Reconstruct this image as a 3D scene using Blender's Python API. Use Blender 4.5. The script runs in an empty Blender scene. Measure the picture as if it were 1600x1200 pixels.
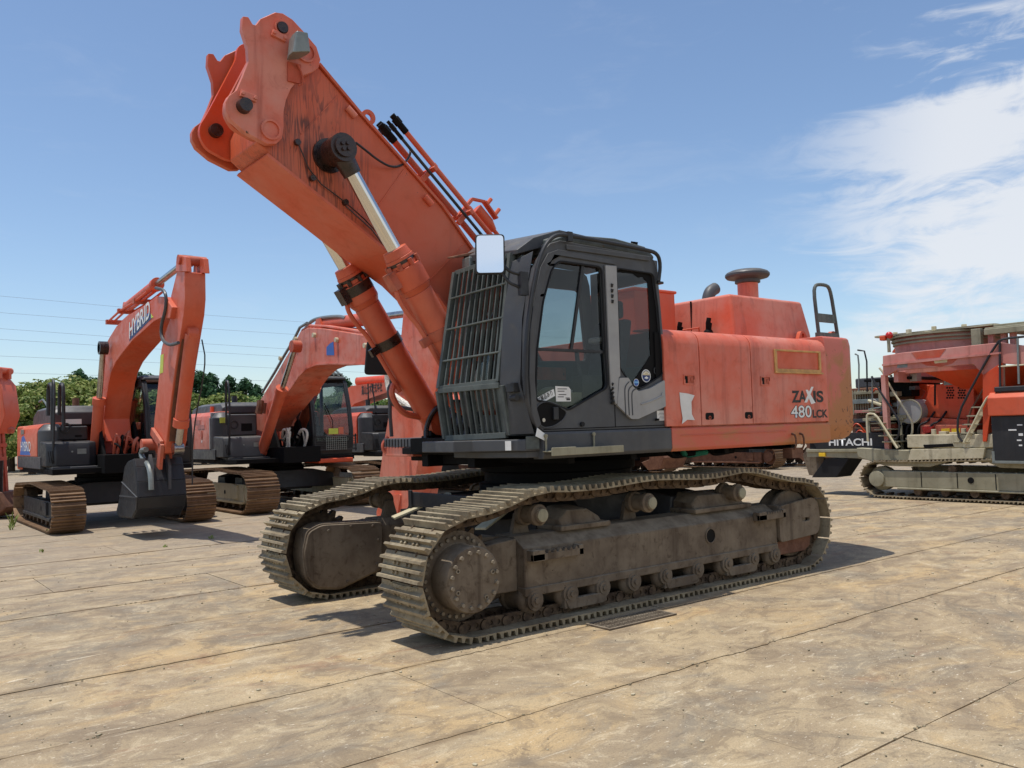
import bpy, bmesh, math, random
from math import radians, sin, cos, pi, sqrt, atan2, hypot
from mathutils import Vector, Matrix
from mathutils.geometry import tessellate_polygon

random.seed(7)
scene = bpy.context.scene
COL = scene.collection

# ------------------------------------------------------------------ camera
CAM_LOC = Vector((6.170, 7.111, 1.672))
YAW, PITCH, ROLL, FPX = -2.23550, 0.051715, -0.030079, 1339.25
FW = Vector((cos(YAW) * cos(PITCH), sin(YAW) * cos(PITCH), sin(PITCH)))
_r = Vector((sin(YAW), -cos(YAW), 0.0))
_u = _r.cross(FW)
RT = _r * cos(ROLL) + _u * sin(ROLL)
UP = -_r * sin(ROLL) + _u * cos(ROLL)
cam_data = bpy.data.cameras.new("camera")
cam = bpy.data.objects.new("camera", cam_data)
COL.objects.link(cam)
m3 = Matrix((RT, UP, -FW)).transposed()
cam.matrix_world = Matrix.Translation(CAM_LOC) @ m3.to_4x4()
cam_data.sensor_width = 36.0
cam_data.lens = 36.0 * FPX / 1600.0
cam_data.clip_start = 0.05
cam_data.clip_end = 3000.0
scene.camera = cam

# ------------------------------------------------------------------ sky, sun, exposure
SUN_DIR = Vector((0.19, -0.07, 1.0)).normalized()          # towards the sun
world = bpy.data.worlds.new("World")
scene.world = world
world.use_nodes = True
nt = world.node_tree
nt.nodes.clear()
w_out = nt.nodes.new("ShaderNodeOutputWorld")
w_bg = nt.nodes.new("ShaderNodeBackground")
w_sky = nt.nodes.new("ShaderNodeTexSky")
w_sky.sky_type = 'NISHITA'
w_sky.sun_disc = False
w_sky.sun_elevation = math.asin(SUN_DIR.z)
w_sky.sun_rotation = atan2(SUN_DIR.x, SUN_DIR.y)
w_sky.altitude = 30.0
w_sky.air_density = 1.0
w_sky.dust_density = 0.55
w_sky.ozone_density = 2.8
w_bg.inputs['Strength'].default_value = 0.13


def wn(kind, **kw):
    n = nt.nodes.new(kind)
    for k, v in kw.items():
        setattr(n, k, v)
    return n


def wmath(op, a, b=None, clamp=False):
    n = wn("ShaderNodeMath", operation=op, use_clamp=clamp)
    for i, x in enumerate((a, b)):
        if x is None:
            continue
        if isinstance(x, (int, float)):
            n.inputs[i].default_value = x
        else:
            nt.links.new(x, n.inputs[i])
    return n.outputs[0]


def wramp(val, lo, hi):
    n = wn("ShaderNodeMapRange", interpolation_type='SMOOTHSTEP')
    nt.links.new(val, n.inputs[0])
    n.inputs[1].default_value = lo
    n.inputs[2].default_value = hi
    return n.outputs[0]


# clouds: cirrus streaks in azimuth / elevation, thicker towards the south-west (right of the picture and beyond it)
w_tc = wn("ShaderNodeTexCoord")
w_sep = wn("ShaderNodeSeparateXYZ")
nt.links.new(w_tc.outputs['Generated'], w_sep.inputs[0])


def wdot(vec):
    n = wn("ShaderNodeVectorMath", operation='DOT_PRODUCT')
    nt.links.new(w_tc.outputs['Generated'], n.inputs[0])
    n.inputs[1].default_value = vec
    return n.outputs['Value']


ca = radians(-140)
w_az = wmath('ARCTAN2', wdot((sin(ca), -cos(ca), 0)), wdot((cos(ca), sin(ca), 0)))       # grows to the right
w_el = wmath('ARCSINE', w_sep.outputs[2])
w_comb = wn("ShaderNodeCombineXYZ")
nt.links.new(w_az, w_comb.inputs[0])
nt.links.new(w_el, w_comb.inputs[1])


def wnoise(rot, scale, loc, s, det, rough, dist):
    m = wn("ShaderNodeMapping")
    nt.links.new(w_comb.outputs[0], m.inputs[0])
    m.inputs['Rotation'].default_value = (0, 0, rot)
    m.inputs['Scale'].default_value = scale
    m.inputs['Location'].default_value = loc
    n = wn("ShaderNodeTexNoise")
    nt.links.new(m.outputs[0], n.inputs['Vector'])
    n.inputs['Scale'].default_value = s
    n.inputs['Detail'].default_value = det
    n.inputs['Roughness'].default_value = rough
    n.inputs['Distortion'].default_value = dist
    return n.outputs[0]


w_n1 = wnoise(radians(-20), (2.6, 11.0, 1), (0.4, 0.1, 0), 1.0, 10, 0.55, 0.7)
w_n2 = wnoise(radians(-26), (9.0, 30.0, 1), (3.1, 2.2, 0), 1.0, 10, 0.65, 1.4)
w_region = wramp(wmath('ADD', w_az, wmath('MULTIPLY', w_el, -0.18)), 0.02, 0.24)
w_low = wramp(w_el, 0.03, 0.10)
w_high = wmath('SUBTRACT', 1.0, wramp(w_el, 0.30, 0.46))
w_c = wmath('ADD', wmath('MULTIPLY', w_n1, 0.68), wmath('MULTIPLY', w_n2, 0.32))
w_c = wmath('ADD', w_c, wmath('MULTIPLY', wmath('MULTIPLY', w_region, wmath('ADD', wmath('MULTIPLY', w_high, 0.75), 0.25)), 0.17))
w_c = wramp(w_c, 0.525, 0.675)
w_c = wmath('MULTIPLY', w_c, w_low)
w_c = wmath('MULTIPLY', w_c, wmath('ADD', wmath('MULTIPLY', w_region, 0.78), 0.07), clamp=True)
w_mix = wn("ShaderNodeMix", data_type='RGBA')
nt.links.new(w_c, w_mix.inputs[0])
nt.links.new(w_sky.outputs[0], w_mix.inputs[6])
w_mix.inputs[7].default_value = (5.6, 5.75, 6.0, 1.0)
nt.links.new(w_mix.outputs[2], w_bg.inputs[0])
nt.links.new(w_bg.outputs[0], w_out.inputs[0])

sun_data = bpy.data.lights.new("sun", 'SUN')
sun = bpy.data.objects.new("sun", sun_data)
COL.objects.link(sun)
sun.rotation_euler = SUN_DIR.to_track_quat('Z', 'Y').to_euler()
sun_data.energy = 3.4
sun_data.angle = radians(0.53)
sun_data.color = (1.0, 0.955, 0.89)

vs = scene.view_settings
scene.display_settings.display_device = 'sRGB'
vs.view_transform = 'Standard'
vs.look = 'None'
vs.exposure = 0.20
vs.gamma = 1.0
vs.use_curve_mapping = False
scene.render.engine = 'CYCLES'
scene.cycles.max_bounces = 8
scene.cycles.transparent_max_bounces = 12


# ------------------------------------------------------------------ measuring helper: a photo pixel (1600x1200) on a known plane of the yard
def at(px, py, ax, val):
    d = FW + RT * ((px - 800) / FPX) + UP * ((600 - py) / FPX)
    return CAM_LOC + d * ((val - CAM_LOC[ax]) / d[ax])


def onY(pts, y):
    return [(p.x, p.z) for p in (at(a, b, 1, y) for a, b in pts)]


def onX(pts, x):
    return [(p.y, p.z) for p in (at(a, b, 0, x) for a, b in pts)]


def crop(pts, x0, y0, k):
    return [(x0 + a * k, y0 + b * k) for a, b in pts]


# ------------------------------------------------------------------ materials
def lin(r, g, b):
    def f(c):
        c /= 255.0
        return c / 12.92 if c <= 0.04045 else ((c + 0.055) / 1.055) ** 2.4
    return (f(r), f(g), f(b), 1.0)


class NT:
    def __init__(self, name):
        self.m = bpy.data.materials.new(name)
        self.m.use_nodes = True
        self.t = self.m.node_tree
        self.t.nodes.clear()
        self.out = self.n("ShaderNodeOutputMaterial")
        self.geo = self.n("ShaderNodeNewGeometry")
        self.pos = self.geo.outputs['Position']

    def n(self, kind, **kw):
        x = self.t.nodes.new(kind)
        for k, v in kw.items():
            setattr(x, k, v)
        return x

    def link(self, a, b):
        self.t.links.new(a, b)

    def setin(self, node, i, x):
        if isinstance(x, (int, float, tuple)):
            node.inputs[i].default_value = x
        else:
            self.link(x, node.inputs[i])

    def math(self, op, a, b=0.0, clamp=False):
        x = self.n("ShaderNodeMath", operation=op, use_clamp=clamp)
        self.setin(x, 0, a)
        self.setin(x, 1, b)
        return x.outputs[0]

    def mapping(self, scale=(1, 1, 1), rot=(0, 0, 0), vec=None, loc=(0, 0, 0)):
        x = self.n("ShaderNodeMapping")
        self.link(vec or self.pos, x.inputs[0])
        x.inputs['Scale'].default_value = scale
        x.inputs['Rotation'].default_value = rot
        x.inputs['Location'].default_value = loc
        return x.outputs[0]

    def noise(self, scale, detail=5.0, rough=0.55, vec=None, dist=0.0):
        x = self.n("ShaderNodeTexNoise")
        self.link(vec or self.pos, x.inputs['Vector'])
        x.inputs['Scale'].default_value = scale
        x.inputs['Detail'].default_value = detail
        x.inputs['Roughness'].default_value = rough
        x.inputs['Distortion'].default_value = dist
        return x.outputs[0]

    def ramp(self, v, lo, hi, a=0.0, b=1.0):
        x = self.n("ShaderNodeMapRange", interpolation_type='SMOOTHSTEP')
        self.link(v, x.inputs[0])
        x.inputs[1].default_value = lo
        x.inputs[2].default_value = hi
        x.inputs[3].default_value = a
        x.inputs[4].default_value = b
        return x.outputs[0]

    def mix(self, f, a, b, mode='MIX'):
        x = self.n("ShaderNodeMix", data_type='RGBA', blend_type=mode)
        self.setin(x, 0, f)
        self.setin(x, 6, a)
        self.setin(x, 7, b)
        return x.outputs[2]

    def bsdf(self, color, rough=0.5, metal=0.0, spec=0.5, bump=None, strength=0.3, dist=0.01, coat=0.0):
        x = self.n("ShaderNodeBsdfPrincipled")
        self.setin(x, 'Base Color', color)
        self.setin(x, 'Roughness', rough)
        self.setin(x, 'Metallic', metal)
        self.setin(x, 'Specular IOR Level', spec)
        if coat:
            x.inputs['Coat Weight'].default_value = coat
            x.inputs['Coat Roughness'].default_value = 0.25
        if bump is not None:
            b = self.n("ShaderNodeBump")
            b.inputs['Strength'].default_value = strength
            b.inputs['Distance'].default_value = dist
            self.link(bump, b.inputs['Height'])
            self.link(b.outputs[0], x.inputs['Normal'])
        self.link(x.outputs[0], self.out.inputs[0])
        return x


def paint(name, base, faded, dirt, dirt_amt=0.35, rough=0.45, scale=1.3, streak=0.35, dust=0.25, dust_col=None, spec=0.45, chips=0.0,
          chip_col=(0.10, 0.045, 0.02, 1), metal=0.0):
    """weathered sheet-metal paint: patchy fading, runs of dirt, dust lying on top faces"""
    t = NT(name)
    a = t.noise(scale, 6, 0.6)
    c = t.mix(t.ramp(a, 0.32, 0.68), base, faded)
    b = t.noise(scale * 4.3, 8, 0.65, dist=0.6)
    c = t.mix(t.math('MULTIPLY', t.ramp(b, 0.5, 0.78), dirt_amt), c, dirt)
    s = t.noise(1.0, 6, 0.62, vec=t.mapping((7, 7, 0.55)), dist=0.35)
    c = t.mix(t.math('MULTIPLY', t.ramp(s, 0.50, 0.74), streak), c, dirt)
    fine = t.noise(scale * 38, 4, 0.7)
    c = t.mix(t.math('MULTIPLY', t.ramp(fine, 0.58, 0.75), 0.22), c, dirt)
    if chips:
        k = t.noise(14.0, 7, 0.72, dist=0.3)
        c = t.mix(t.ramp(k, 0.70 - chips * 0.12, 0.72 - chips * 0.11), c, chip_col)
    if dust:
        sep = t.n("ShaderNodeSeparateXYZ")
        t.link(t.geo.outputs['Normal'], sep.inputs[0])
        up = t.ramp(sep.outputs[2], 0.35, 0.95)
        dn = t.noise(6.0, 6, 0.7)
        f = t.math('MULTIPLY', up, t.ramp(dn, 0.35, 0.7, 0.35, 1.0))
        c = t.mix(t.math('MULTIPLY', f, dust), c, dust_col or lin(176, 160, 132))
    r = t.ramp(b, 0.3, 0.75, rough - 0.07, min(1.0, rough + 0.22))
    t.bsdf(c, r, metal, spec, bump=t.math('ADD', t.math('MULTIPLY', a, 0.4), t.math('MULTIPLY', fine, 0.12)), strength=0.10, dist=0.02)
    return t.m


def plain(name, col, rough=0.5, metal=0.0, spec=0.5, var=0.25, scale=9.0, bump=0.08):
    t = NT(name)
    a = t.noise(scale, 6, 0.6)
    d = tuple(max(0.0, x * (1 - var)) for x in col[:3]) + (1,)
    l = tuple(min(1.0, x * (1 + var)) for x in col[:3]) + (1,)
    c = t.mix(t.ramp(a, 0.3, 0.7), d, l)
    t.bsdf(c, t.ramp(a, 0.3, 0.7, max(0.03, rough - 0.08), min(1, rough + 0.08)), metal, spec, bump=a, strength=bump, dist=0.01)
    return t.m


M = {}
M['orange'] = paint("orange_paint", lin(206, 86, 50), lin(204, 108, 82), lin(150, 68, 46), 0.30, 0.42, 0.9, 0.20, 0.10)
M['orange_fade'] = paint("faded_orange_paint", lin(212, 96, 66), lin(210, 134, 114), lin(158, 74, 54), 0.45, 0.42, 1.5, 0.65, 0.12, chips=0.25)
M['orange_bright'] = paint("bright_orange_paint", lin(214, 74, 30), lin(208, 86, 50), lin(140, 52, 26), 0.25, 0.36, 1.4, 0.18, 0.10)
M['orange_worn'] = paint("worn_orange_paint", lin(188, 76, 46), lin(184, 104, 82), lin(96, 58, 40), 0.55, 0.55, 1.7, 0.5, 0.25, chips=0.5)
M['pink_fade'] = paint("chalky_red_paint", lin(192, 112, 100), lin(204, 150, 138), lin(150, 98, 86), 0.4, 0.62, 0.9, 0.6, 0.3)
M['red_orange'] = paint("machine_bay_orange_paint", lin(208, 66, 24), lin(200, 80, 40), lin(140, 54, 30), 0.3, 0.4, 1.4, 0.3, 0.12)
M['dark'] = paint("dark_grey_paint", lin(62, 63, 66), lin(74, 75, 77), lin(92, 88, 80), 0.3, 0.45, 2.0, 0.22, 0.30, lin(150, 142, 126))
M['black'] = paint("black_paint", lin(30, 31, 34), lin(40, 41, 44), lin(70, 66, 60), 0.25, 0.45, 2.2, 0.2, 0.22, lin(120, 112, 98))
M['deep_black'] = plain("greasy_black_steel", lin(20, 19, 19), 0.75, 0.0, 0.15)
M['rubber'] = plain("black_rubber", lin(28, 28, 30), 0.65, 0.0, 0.3)
M['guard'] = paint("guard_grey_green_paint", lin(70, 76, 74), lin(92, 98, 94), lin(60, 55, 48), 0.4, 0.5, 5.0, 0.3, 0.35, lin(160, 156, 140), chips=0.3)
M['silver'] = paint("silver_grey_paint", lin(146, 145, 144), lin(160, 158, 154), lin(120, 114, 104), 0.2, 0.4, 2.0, 0.18, 0.10)
M['chrome'] = plain("chromed_rod", (0.72, 0.71, 0.69, 1), 0.10, 1.0, 0.5, 0.05, 3.0, 0.01)
M['chrome_dull'] = plain("dull_rod", (0.42, 0.39, 0.36, 1), 0.28, 1.0, 0.5, 0.2, 6.0, 0.03)
M['oily'] = plain("oily_dark_grease", lin(44, 28, 24), 0.32, 0.0, 0.6, 0.55, 18.0, 0.6)
M['rust'] = paint("brown_rusty_steel", lin(98, 62, 44), lin(122, 84, 62), lin(60, 42, 32), 0.5, 0.75, 6.0, 0.3, 0.3)
M['dirt_steel'] = paint("dusty_brown_steel", lin(98, 85, 71), lin(124, 111, 94), lin(62, 49, 38), 0.75, 0.80, 3.0, 0.7, 0.6, lin(158, 146, 126), 0.25, chips=0.35, chip_col=lin(70, 52, 38))
M['cream'] = paint("cream_paint", lin(196, 186, 150), lin(206, 198, 170), lin(130, 114, 84), 0.4, 0.6, 1.6, 0.35, 0.3)
M['dust_cream'] = paint("dust_covered_cream_paint", lin(178, 168, 138), lin(196, 186, 158), lin(104, 94, 72), 0.6, 0.75, 3.0, 0.5, 0.4)
M['olive'] = paint("dusty_olive_grey_paint", lin(138, 132, 108), lin(156, 150, 126), lin(92, 86, 68), 0.45, 0.65, 1.5, 0.4, 0.4, lin(196, 188, 164))
M['white'] = plain("white_print", lin(226, 226, 222), 0.5, 0, 0.4, 0.04)
M['ink'] = plain("black_print", lin(30, 28, 28), 0.5, 0, 0.4, 0.1)
M['blue_print'] = plain("blue_print", lin(60, 104, 178), 0.5, 0, 0.4, 0.1)
M['navy_print'] = plain("navy_print", lin(38, 58, 110), 0.5, 0, 0.4, 0.1)
M['sky_print'] = plain("pale_blue_print", lin(120, 180, 220), 0.5, 0, 0.4, 0.1)
M['sand_print'] = plain("sand_print", lin(206, 190, 150), 0.5, 0, 0.4, 0.1)
M['yellow'] = plain("yellow_plate", lin(232, 188, 40), 0.45, 0, 0.5, 0.1)
M['yellowgreen'] = plain("yellow_green_print", lin(196, 206, 80), 0.5, 0, 0.4, 0.1)
M['paper'] = plain("white_paper", lin(222, 220, 214), 0.8, 0, 0.2, 0.05, 8.0, 0.3)
M['red'] = plain("red_lens", lin(190, 30, 24), 0.3, 0, 0.6, 0.1)
M['seat'] = plain("dark_seat_fabric", lin(72, 73, 76), 0.9, 0, 0.2, 0.2, 20)
M['lamp'] = plain("lamp_glass", lin(170, 176, 176), 0.18, 0.2, 0.6, 0.1)
M['lampgrey'] = plain("pale_grey_cast", lin(128, 134, 130), 0.4, 0.3, 0.5, 0.12)
M['hose_white'] = plain("white_wrapped_hose", lin(206, 202, 190), 0.7, 0, 0.3, 0.35, 40.0, 0.4)
M['green'] = plain("green_plastic", lin(40, 130, 104), 0.5)
M['mirror'] = plain("mirror_glass", (0.74, 0.82, 0.93, 1), 0.02, 1.0, 0.5, 0.0, 1.0, 0.0)

# shoes: steel with packed yellow-grey dust
t = NT("track_shoe_steel")
a = t.noise(3.0, 6, 0.6)
b = t.noise(22.0, 6, 0.65)
c = t.mix(t.ramp(a, 0.3, 0.7), lin(126, 112, 90), lin(166, 152, 124))
c = t.mix(t.math('MULTIPLY', t.ramp(b, 0.45, 0.75), 0.6), c, lin(84, 70, 54))
c = t.mix(t.math('MULTIPLY', t.ramp(t.noise(60, 4, 0.7), 0.55, 0.7), 0.35), c, lin(176, 164, 136))
t.bsdf(c, 0.72, 0.15, 0.3, bump=b, strength=0.35, dist=0.01)
M['shoe'] = t.m
t = NT("rusty_track_shoe_steel")
a = t.noise(2.0, 6, 0.6)
b = t.noise(16.0, 6, 0.65)
c = t.mix(t.ramp(a, 0.3, 0.7), lin(104, 80, 58), lin(140, 112, 84))
c = t.mix(t.math('MULTIPLY', t.ramp(b, 0.45, 0.75), 0.6), c, lin(66, 46, 34))
t.bsdf(c, 0.6, 0.35, 0.4, bump=b, strength=0.3, dist=0.01)
M['shoe_rust'] = t.m
t = NT("track_link_steel")
b = t.noise(12.0, 6, 0.65)
c = t.mix(t.ramp(b, 0.35, 0.7), lin(62, 48, 36), lin(104, 86, 66))
t.bsdf(c, 0.75, 0.1, 0.3, bump=b, strength=0.4, dist=0.01)
M['link'] = t.m
t = NT("dried_mud")
b = t.noise(30.0, 8, 0.7)
c = t.mix(t.ramp(b, 0.3, 0.7), lin(120, 108, 86), lin(178, 166, 138))
t.bsdf(c, 0.95, 0, 0.1, bump=b, strength=0.9, dist=0.02)
M['mud'] = t.m

M['bolt'] = plain("worn_bolt_steel", lin(134, 122, 104), .7, .2, .4, .3, 20)
# glass
t = NT("tinted_glass")
tr = t.n("ShaderNodeBsdfTransparent")
tr.inputs[0].default_value = (0.72, 0.75, 0.74, 1)
gl = t.n("ShaderNodeBsdfGlossy")
gl.inputs['Roughness'].default_value = 0.015
gl.inputs[0].default_value = (0.9, 0.95, 0.97, 1)
fr = t.n("ShaderNodeFresnel")
fr.inputs[0].default_value = 1.5
front = t.math('SUBTRACT', 1.0, t.geo.outputs['Backfacing'])
f2 = t.math('MULTIPLY', t.math('MULTIPLY', fr.outputs[0], 1.0), front, True)
mx = t.n("ShaderNodeMixShader")
t.link(f2, mx.inputs[0])
t.link(tr.outputs[0], mx.inputs[1])
t.link(gl.outputs[0], mx.inputs[2])
t.link(mx.outputs[0], t.out.inputs[0])
M['glass'] = t.m

M['ochre'] = plain('ochre_worn_strip', lin(196, 150, 92), .6, 0, .3, .2)
# boom paint with oil runs spreading below the cylinder pin and the tip plates
t = NT("oil_streaked_orange_paint")
a = t.noise(0.9, 6, 0.6)
c = t.mix(t.ramp(a, 0.3, 0.7), lin(204, 88, 50), lin(196, 104, 74))
b = t.noise(4.5, 8, 0.65, dist=0.6)
c = t.mix(t.math('MULTIPLY', t.ramp(b, 0.5, 0.8), 0.25), c, lin(140, 62, 44))
sv = t.mapping((7.5, 7.5, 0.75), rot=(0, radians(-12), 0))
s_a = t.noise(1.0, 3, 0.5, vec=sv, dist=1.2)
s_b = t.noise(1.3, 3, 0.5, vec=t.mapping((9, 9, 0.6), rot=(0, radians(14), 0)), dist=1.4)
ra = t.math('SUBTRACT', 1.0, t.ramp(t.math('ABSOLUTE', t.math('SUBTRACT', s_a, 0.5)), 0.004, 0.036))
rb = t.math('SUBTRACT', 1.0, t.ramp(t.math('ABSOLUTE', t.math('SUBTRACT', s_b, 0.52)), 0.003, 0.022))
wide = t.math('MULTIPLY', t.ramp(t.noise(2.6, 5, 0.6, vec=t.mapping((1.6, 1, .6))), 0.5, 0.7), 0.55)
s = t.math('MAXIMUM', t.math('MAXIMUM', ra, rb), wide)


def blob(t, centre, radius, soft, squash=(1, 1, 1)):
    d = t.n("ShaderNodeVectorMath", operation='DISTANCE')
    mp = t.mapping(squash)
    t.link(mp, d.inputs[0])
    d.inputs[1].default_value = tuple(centre[i] * squash[i] for i in range(3))
    return t.ramp(d.outputs['Value'], radius - soft, radius + soft, 1.0, 0.0)


m1 = blob(t, (2.98, -0.1, 4.25), 0.38, 0.25, (1.0, 0.15, 0.62))
m2 = blob(t, (2.60, -0.1, 3.95), 0.22, 0.16, (1.0, 0.15, 0.55))
msk = t.math('MAXIMUM', m1, m2)
k = t.math('MULTIPLY', t.math('MULTIPLY', msk, s), t.ramp(t.noise(3.0, 4, .6), .34, .56, .5, 1.0))
c = t.mix(t.math('MULTIPLY', k, 0.8), c, lin(62, 38, 33))
fine = t.noise(40, 4, 0.7)
c = t.mix(t.math('MULTIPLY', t.ramp(fine, 0.6, 0.75), 0.2), c, lin(120, 60, 44))
chip = t.noise(11.0, 7, 0.72, dist=0.3)
c = t.mix(t.ramp(chip, 0.685, 0.70), c, lin(70, 40, 30))
run = t.noise(1.0, 6, 0.62, vec=t.mapping((5, 5, 0.5)), dist=0.4)
c = t.mix(t.math('MULTIPLY', t.ramp(run, 0.52, 0.75), 0.45), c, lin(150, 70, 46))
t.bsdf(c, t.ramp(b, 0.3, 0.75, 0.36, 0.6), 0, 0.45, bump=a, strength=0.08, dist=0.02)
M['boom'] = t.m

# counterweight: the same paint, browned and scratched towards the lower rear
t = NT("scraped_counterweight_paint")
a = t.noise(1.1, 6, 0.6)
c = t.mix(t.ramp(a, 0.3, 0.7), lin(204, 94, 72), lin(198, 108, 92))
msk = blob(t, (-3.50, 1.3, 1.40), 0.62, 0.42, (1.0, 0.4, 0.66))
n2 = t.noise(3.2, 8, 0.66, dist=0.8)
c = t.mix(t.math('MULTIPLY', t.ramp(t.math('ADD', n2, t.math('MULTIPLY', msk, 0.40)), 0.56, 0.76), 0.9), c, lin(170, 112, 62))
n3 = t.noise(9.0, 8, 0.72, dist=1.2)
c = t.mix(t.ramp(t.math('ADD', n3, t.math('MULTIPLY', msk, 0.13)), 0.70, 0.72), c, lin(74, 46, 32))
t.bsdf(c, t.ramp(a, 0.3, 0.7, 0.42, 0.6), 0, 0.45, bump=n2, strength=0.12, dist=0.02)
M['cw'] = t.m
t = NT("rust_tinged_deck_paint")
a = t.noise(1.1, 6, 0.6)
c = t.mix(t.ramp(a, 0.3, 0.7), lin(204, 92, 66), lin(196, 106, 86))
n2 = t.noise(2.6, 8, 0.66, vec=t.mapping((0.6, 1, 1.6)), dist=0.6)
sepx = t.n("ShaderNodeSeparateXYZ")
t.link(t.pos, sepx.inputs[0])
c = t.mix(t.math('MULTIPLY', t.ramp(t.math('ADD', n2, t.ramp(sepx.outputs[0], -3.0, -0.9, 0.24, 0.0)), 0.5, 0.72), 0.85), c, lin(176, 118, 70))
t.bsdf(c, 0.5, 0, 0.4, bump=n2, strength=0.1, dist=0.02)
M['skirt'] = t.m


# ------------------------------------------------------------------ mesh builder
class MB:
    def __init__(self):
        self.v = []
        self.f = []
        self.mi = []

    def add(self, verts, faces, mi=0, mat=None):
        o = len(self.v)
        for p in verts:
            p = Vector(p)
            self.v.append(mat @ p if mat is not None else p)
        for f in faces:
            self.f.append(tuple(i + o for i in f))
            self.mi.append(mi)
        return self

    def box(self, x0, x1, y0, y1, z0, z1, mi=0, mat=None):
        v = [(x, y, z) for z in (z0, z1) for y in (y0, y1) for x in (x0, x1)]
        f = [(0, 2, 3, 1), (4, 5, 7, 6), (0, 1, 5, 4), (2, 6, 7, 3), (0, 4, 6, 2), (1, 3, 7, 5)]
        return self.add(v, f, mi, mat)

    def bar(self, p, q, w, h, up=(0, 0, 1), mi=0):
        """rectangular bar from p to q, w across, h along up"""
        p, q = Vector(p), Vector(q)
        d = (q - p)
        L = d.length
        d.normalize()
        u = Vector(up)
        s = d.cross(u)
        if s.length < 1e-4:
            s = d.cross(Vector((1, 0, 0)))
        s.normalize()
        u = s.cross(d)
        mt = Matrix((d, s, u)).transposed().to_4x4()
        mt.translation = p
        return self.box(0, L, -w / 2, w / 2, -h / 2, h / 2, mi, mt)

    def plate(self, outer, holes, axis, a, b, mi=0):
        """flat outline (with holes) in the plane across axis, extruded from a to b"""
        def mk(p, d):
            return {'x': (d, p[0], p[1]), 'y': (p[0], d, p[1]), 'z': (p[0], p[1], d)}[axis]
        loops = [list(outer)] + [list(h) for h in holes]
        flat = [Vector((p[0], p[1], 0)) for lp in loops for p in lp]
        tris = tessellate_polygon([[Vector((p[0], p[1], 0)) for p in lp] for lp in loops])
        n = len(flat)
        v = [mk(p, a) for p in flat] + [mk(p, b) for p in flat]
        f = []
        if not holes and self._convex(outer):
            f += [tuple(range(n))[::-1], tuple(range(n, 2 * n))]
        else:
            for t3 in tris:
                f.append(tuple(t3))
                f.append(tuple(i + n for i in reversed(t3)))
        o = 0
        for lp in loops:
            k = len(lp)
            for i in range(k):
                j = (i + 1) % k
                f.append((o + i, o + j, o + j + n, o + i + n))
            o += k
        return self.add(v, f, mi)

    @staticmethod
    def _convex(poly):
        s = 0
        n = len(poly)
        for i in range(n):
            a, b, c = poly[i], poly[(i + 1) % n], poly[(i + 2) % n]
            z = (b[0] - a[0]) * (c[1] - b[1]) - (b[1] - a[1]) * (c[0] - b[0])
            if abs(z) < 1e-9:
                continue
            if s == 0:
                s = 1 if z > 0 else -1
            elif (z > 0) != (s > 0):
                return False
        return True

    def cyl(self, p, q, r0, r1=None, n=16, mi=0, caps=True):
        p, q = Vector(p), Vector(q)
        r1 = r0 if r1 is None else r1
        d = (q - p).normalized()
        s = d.orthogonal().normalized()
        u = d.cross(s)
        v = []
        for c, r in ((p, r0), (q, r1)):
            for i in range(n):
                a = 2 * pi * i / n
                v.append(c + s * (r * cos(a)) + u * (r * sin(a)))
        f = [(i, (i + 1) % n, (i + 1) % n + n, i + n) for i in range(n)]
        if caps:
            f += [tuple(range(n))[::-1], tuple(range(n, 2 * n))]
        return self.add(v, f, mi)

    def ring(self, p, q, ro, ri, n=24, mi=0):
        p, q = Vector(p), Vector(q)
        d = (q - p).normalized()
        s = d.orthogonal().normalized()
        u = d.cross(s)
        v = []
        for c, r in ((p, ro), (q, ro), (q, ri), (p, ri)):
            for i in range(n):
                a = 2 * pi * i / n
                v.append(c + s * (r * cos(a)) + u * (r * sin(a)))
        f = []
        for k in range(4):
            for i in range(n):
                j = (i + 1) % n
                k2 = (k + 1) % 4
                f.append((k * n + i, k * n + j, k2 * n + j, k2 * n + i))
        return self.add(v, f, mi)

    def lathe(self, prof, origin, axis=(0, 0, 1), n=24, mi=0):
        """prof: list of (radius, height)"""
        o, d = Vector(origin), Vector(axis).normalized()
        s = d.orthogonal().normalized()
        u = d.cross(s)
        v = []
        for r, h in prof:
            for i in range(n):
                a = 2 * pi * i / n
                v.append(o + d * h + s * (r * cos(a)) + u * (r * sin(a)))
        f = []
        for k in range(len(prof) - 1):
            for i in range(n):
                j = (i + 1) % n
                f.append((k * n + i, k * n + j, k * n + n + j, k * n + n + i))
        f.append(tuple(range(n))[::-1])
        f.append(tuple(range((len(prof) - 1) * n, len(prof) * n)))
        return self.add(v, f, mi)

    def tube(self, pts, r, n=8, mi=0, closed=False, smooth=0):
        pts = [Vector(p) for p in pts]
        for _ in range(smooth):
            new = [pts[0]]
            for i in range(len(pts) - 1):
                new.append(pts[i] * 0.75 + pts[i + 1] * 0.25)
                new.append(pts[i] * 0.25 + pts[i + 1] * 0.75)
            new.append(pts[-1])
            pts = new
        m = len(pts)
        v = []
        ref = None
        for i, p in enumerate(pts):
            if closed:
                d = pts[(i + 1) % m] - pts[i - 1]
            else:
                d = pts[min(i + 1, m - 1)] - pts[max(i - 1, 0)]
            d.normalize()
            if ref is None:
                ref = d.orthogonal().normalized()
            ref = (ref - d * ref.dot(d))
            if ref.length < 1e-5:
                ref = d.orthogonal()
            ref.normalize()
            u = d.cross(ref)
            for k in range(n):
                a = 2 * pi * k / n
                v.append(p + ref * (r * cos(a)) + u * (r * sin(a)))
        f = []
        for i in range(m if closed else m - 1):
            i2 = (i + 1) % m
            for k in range(n):
                k2 = (k + 1) % n
                f.append((i * n + k, i * n + k2, i2 * n + k2, i2 * n + k))
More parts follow.
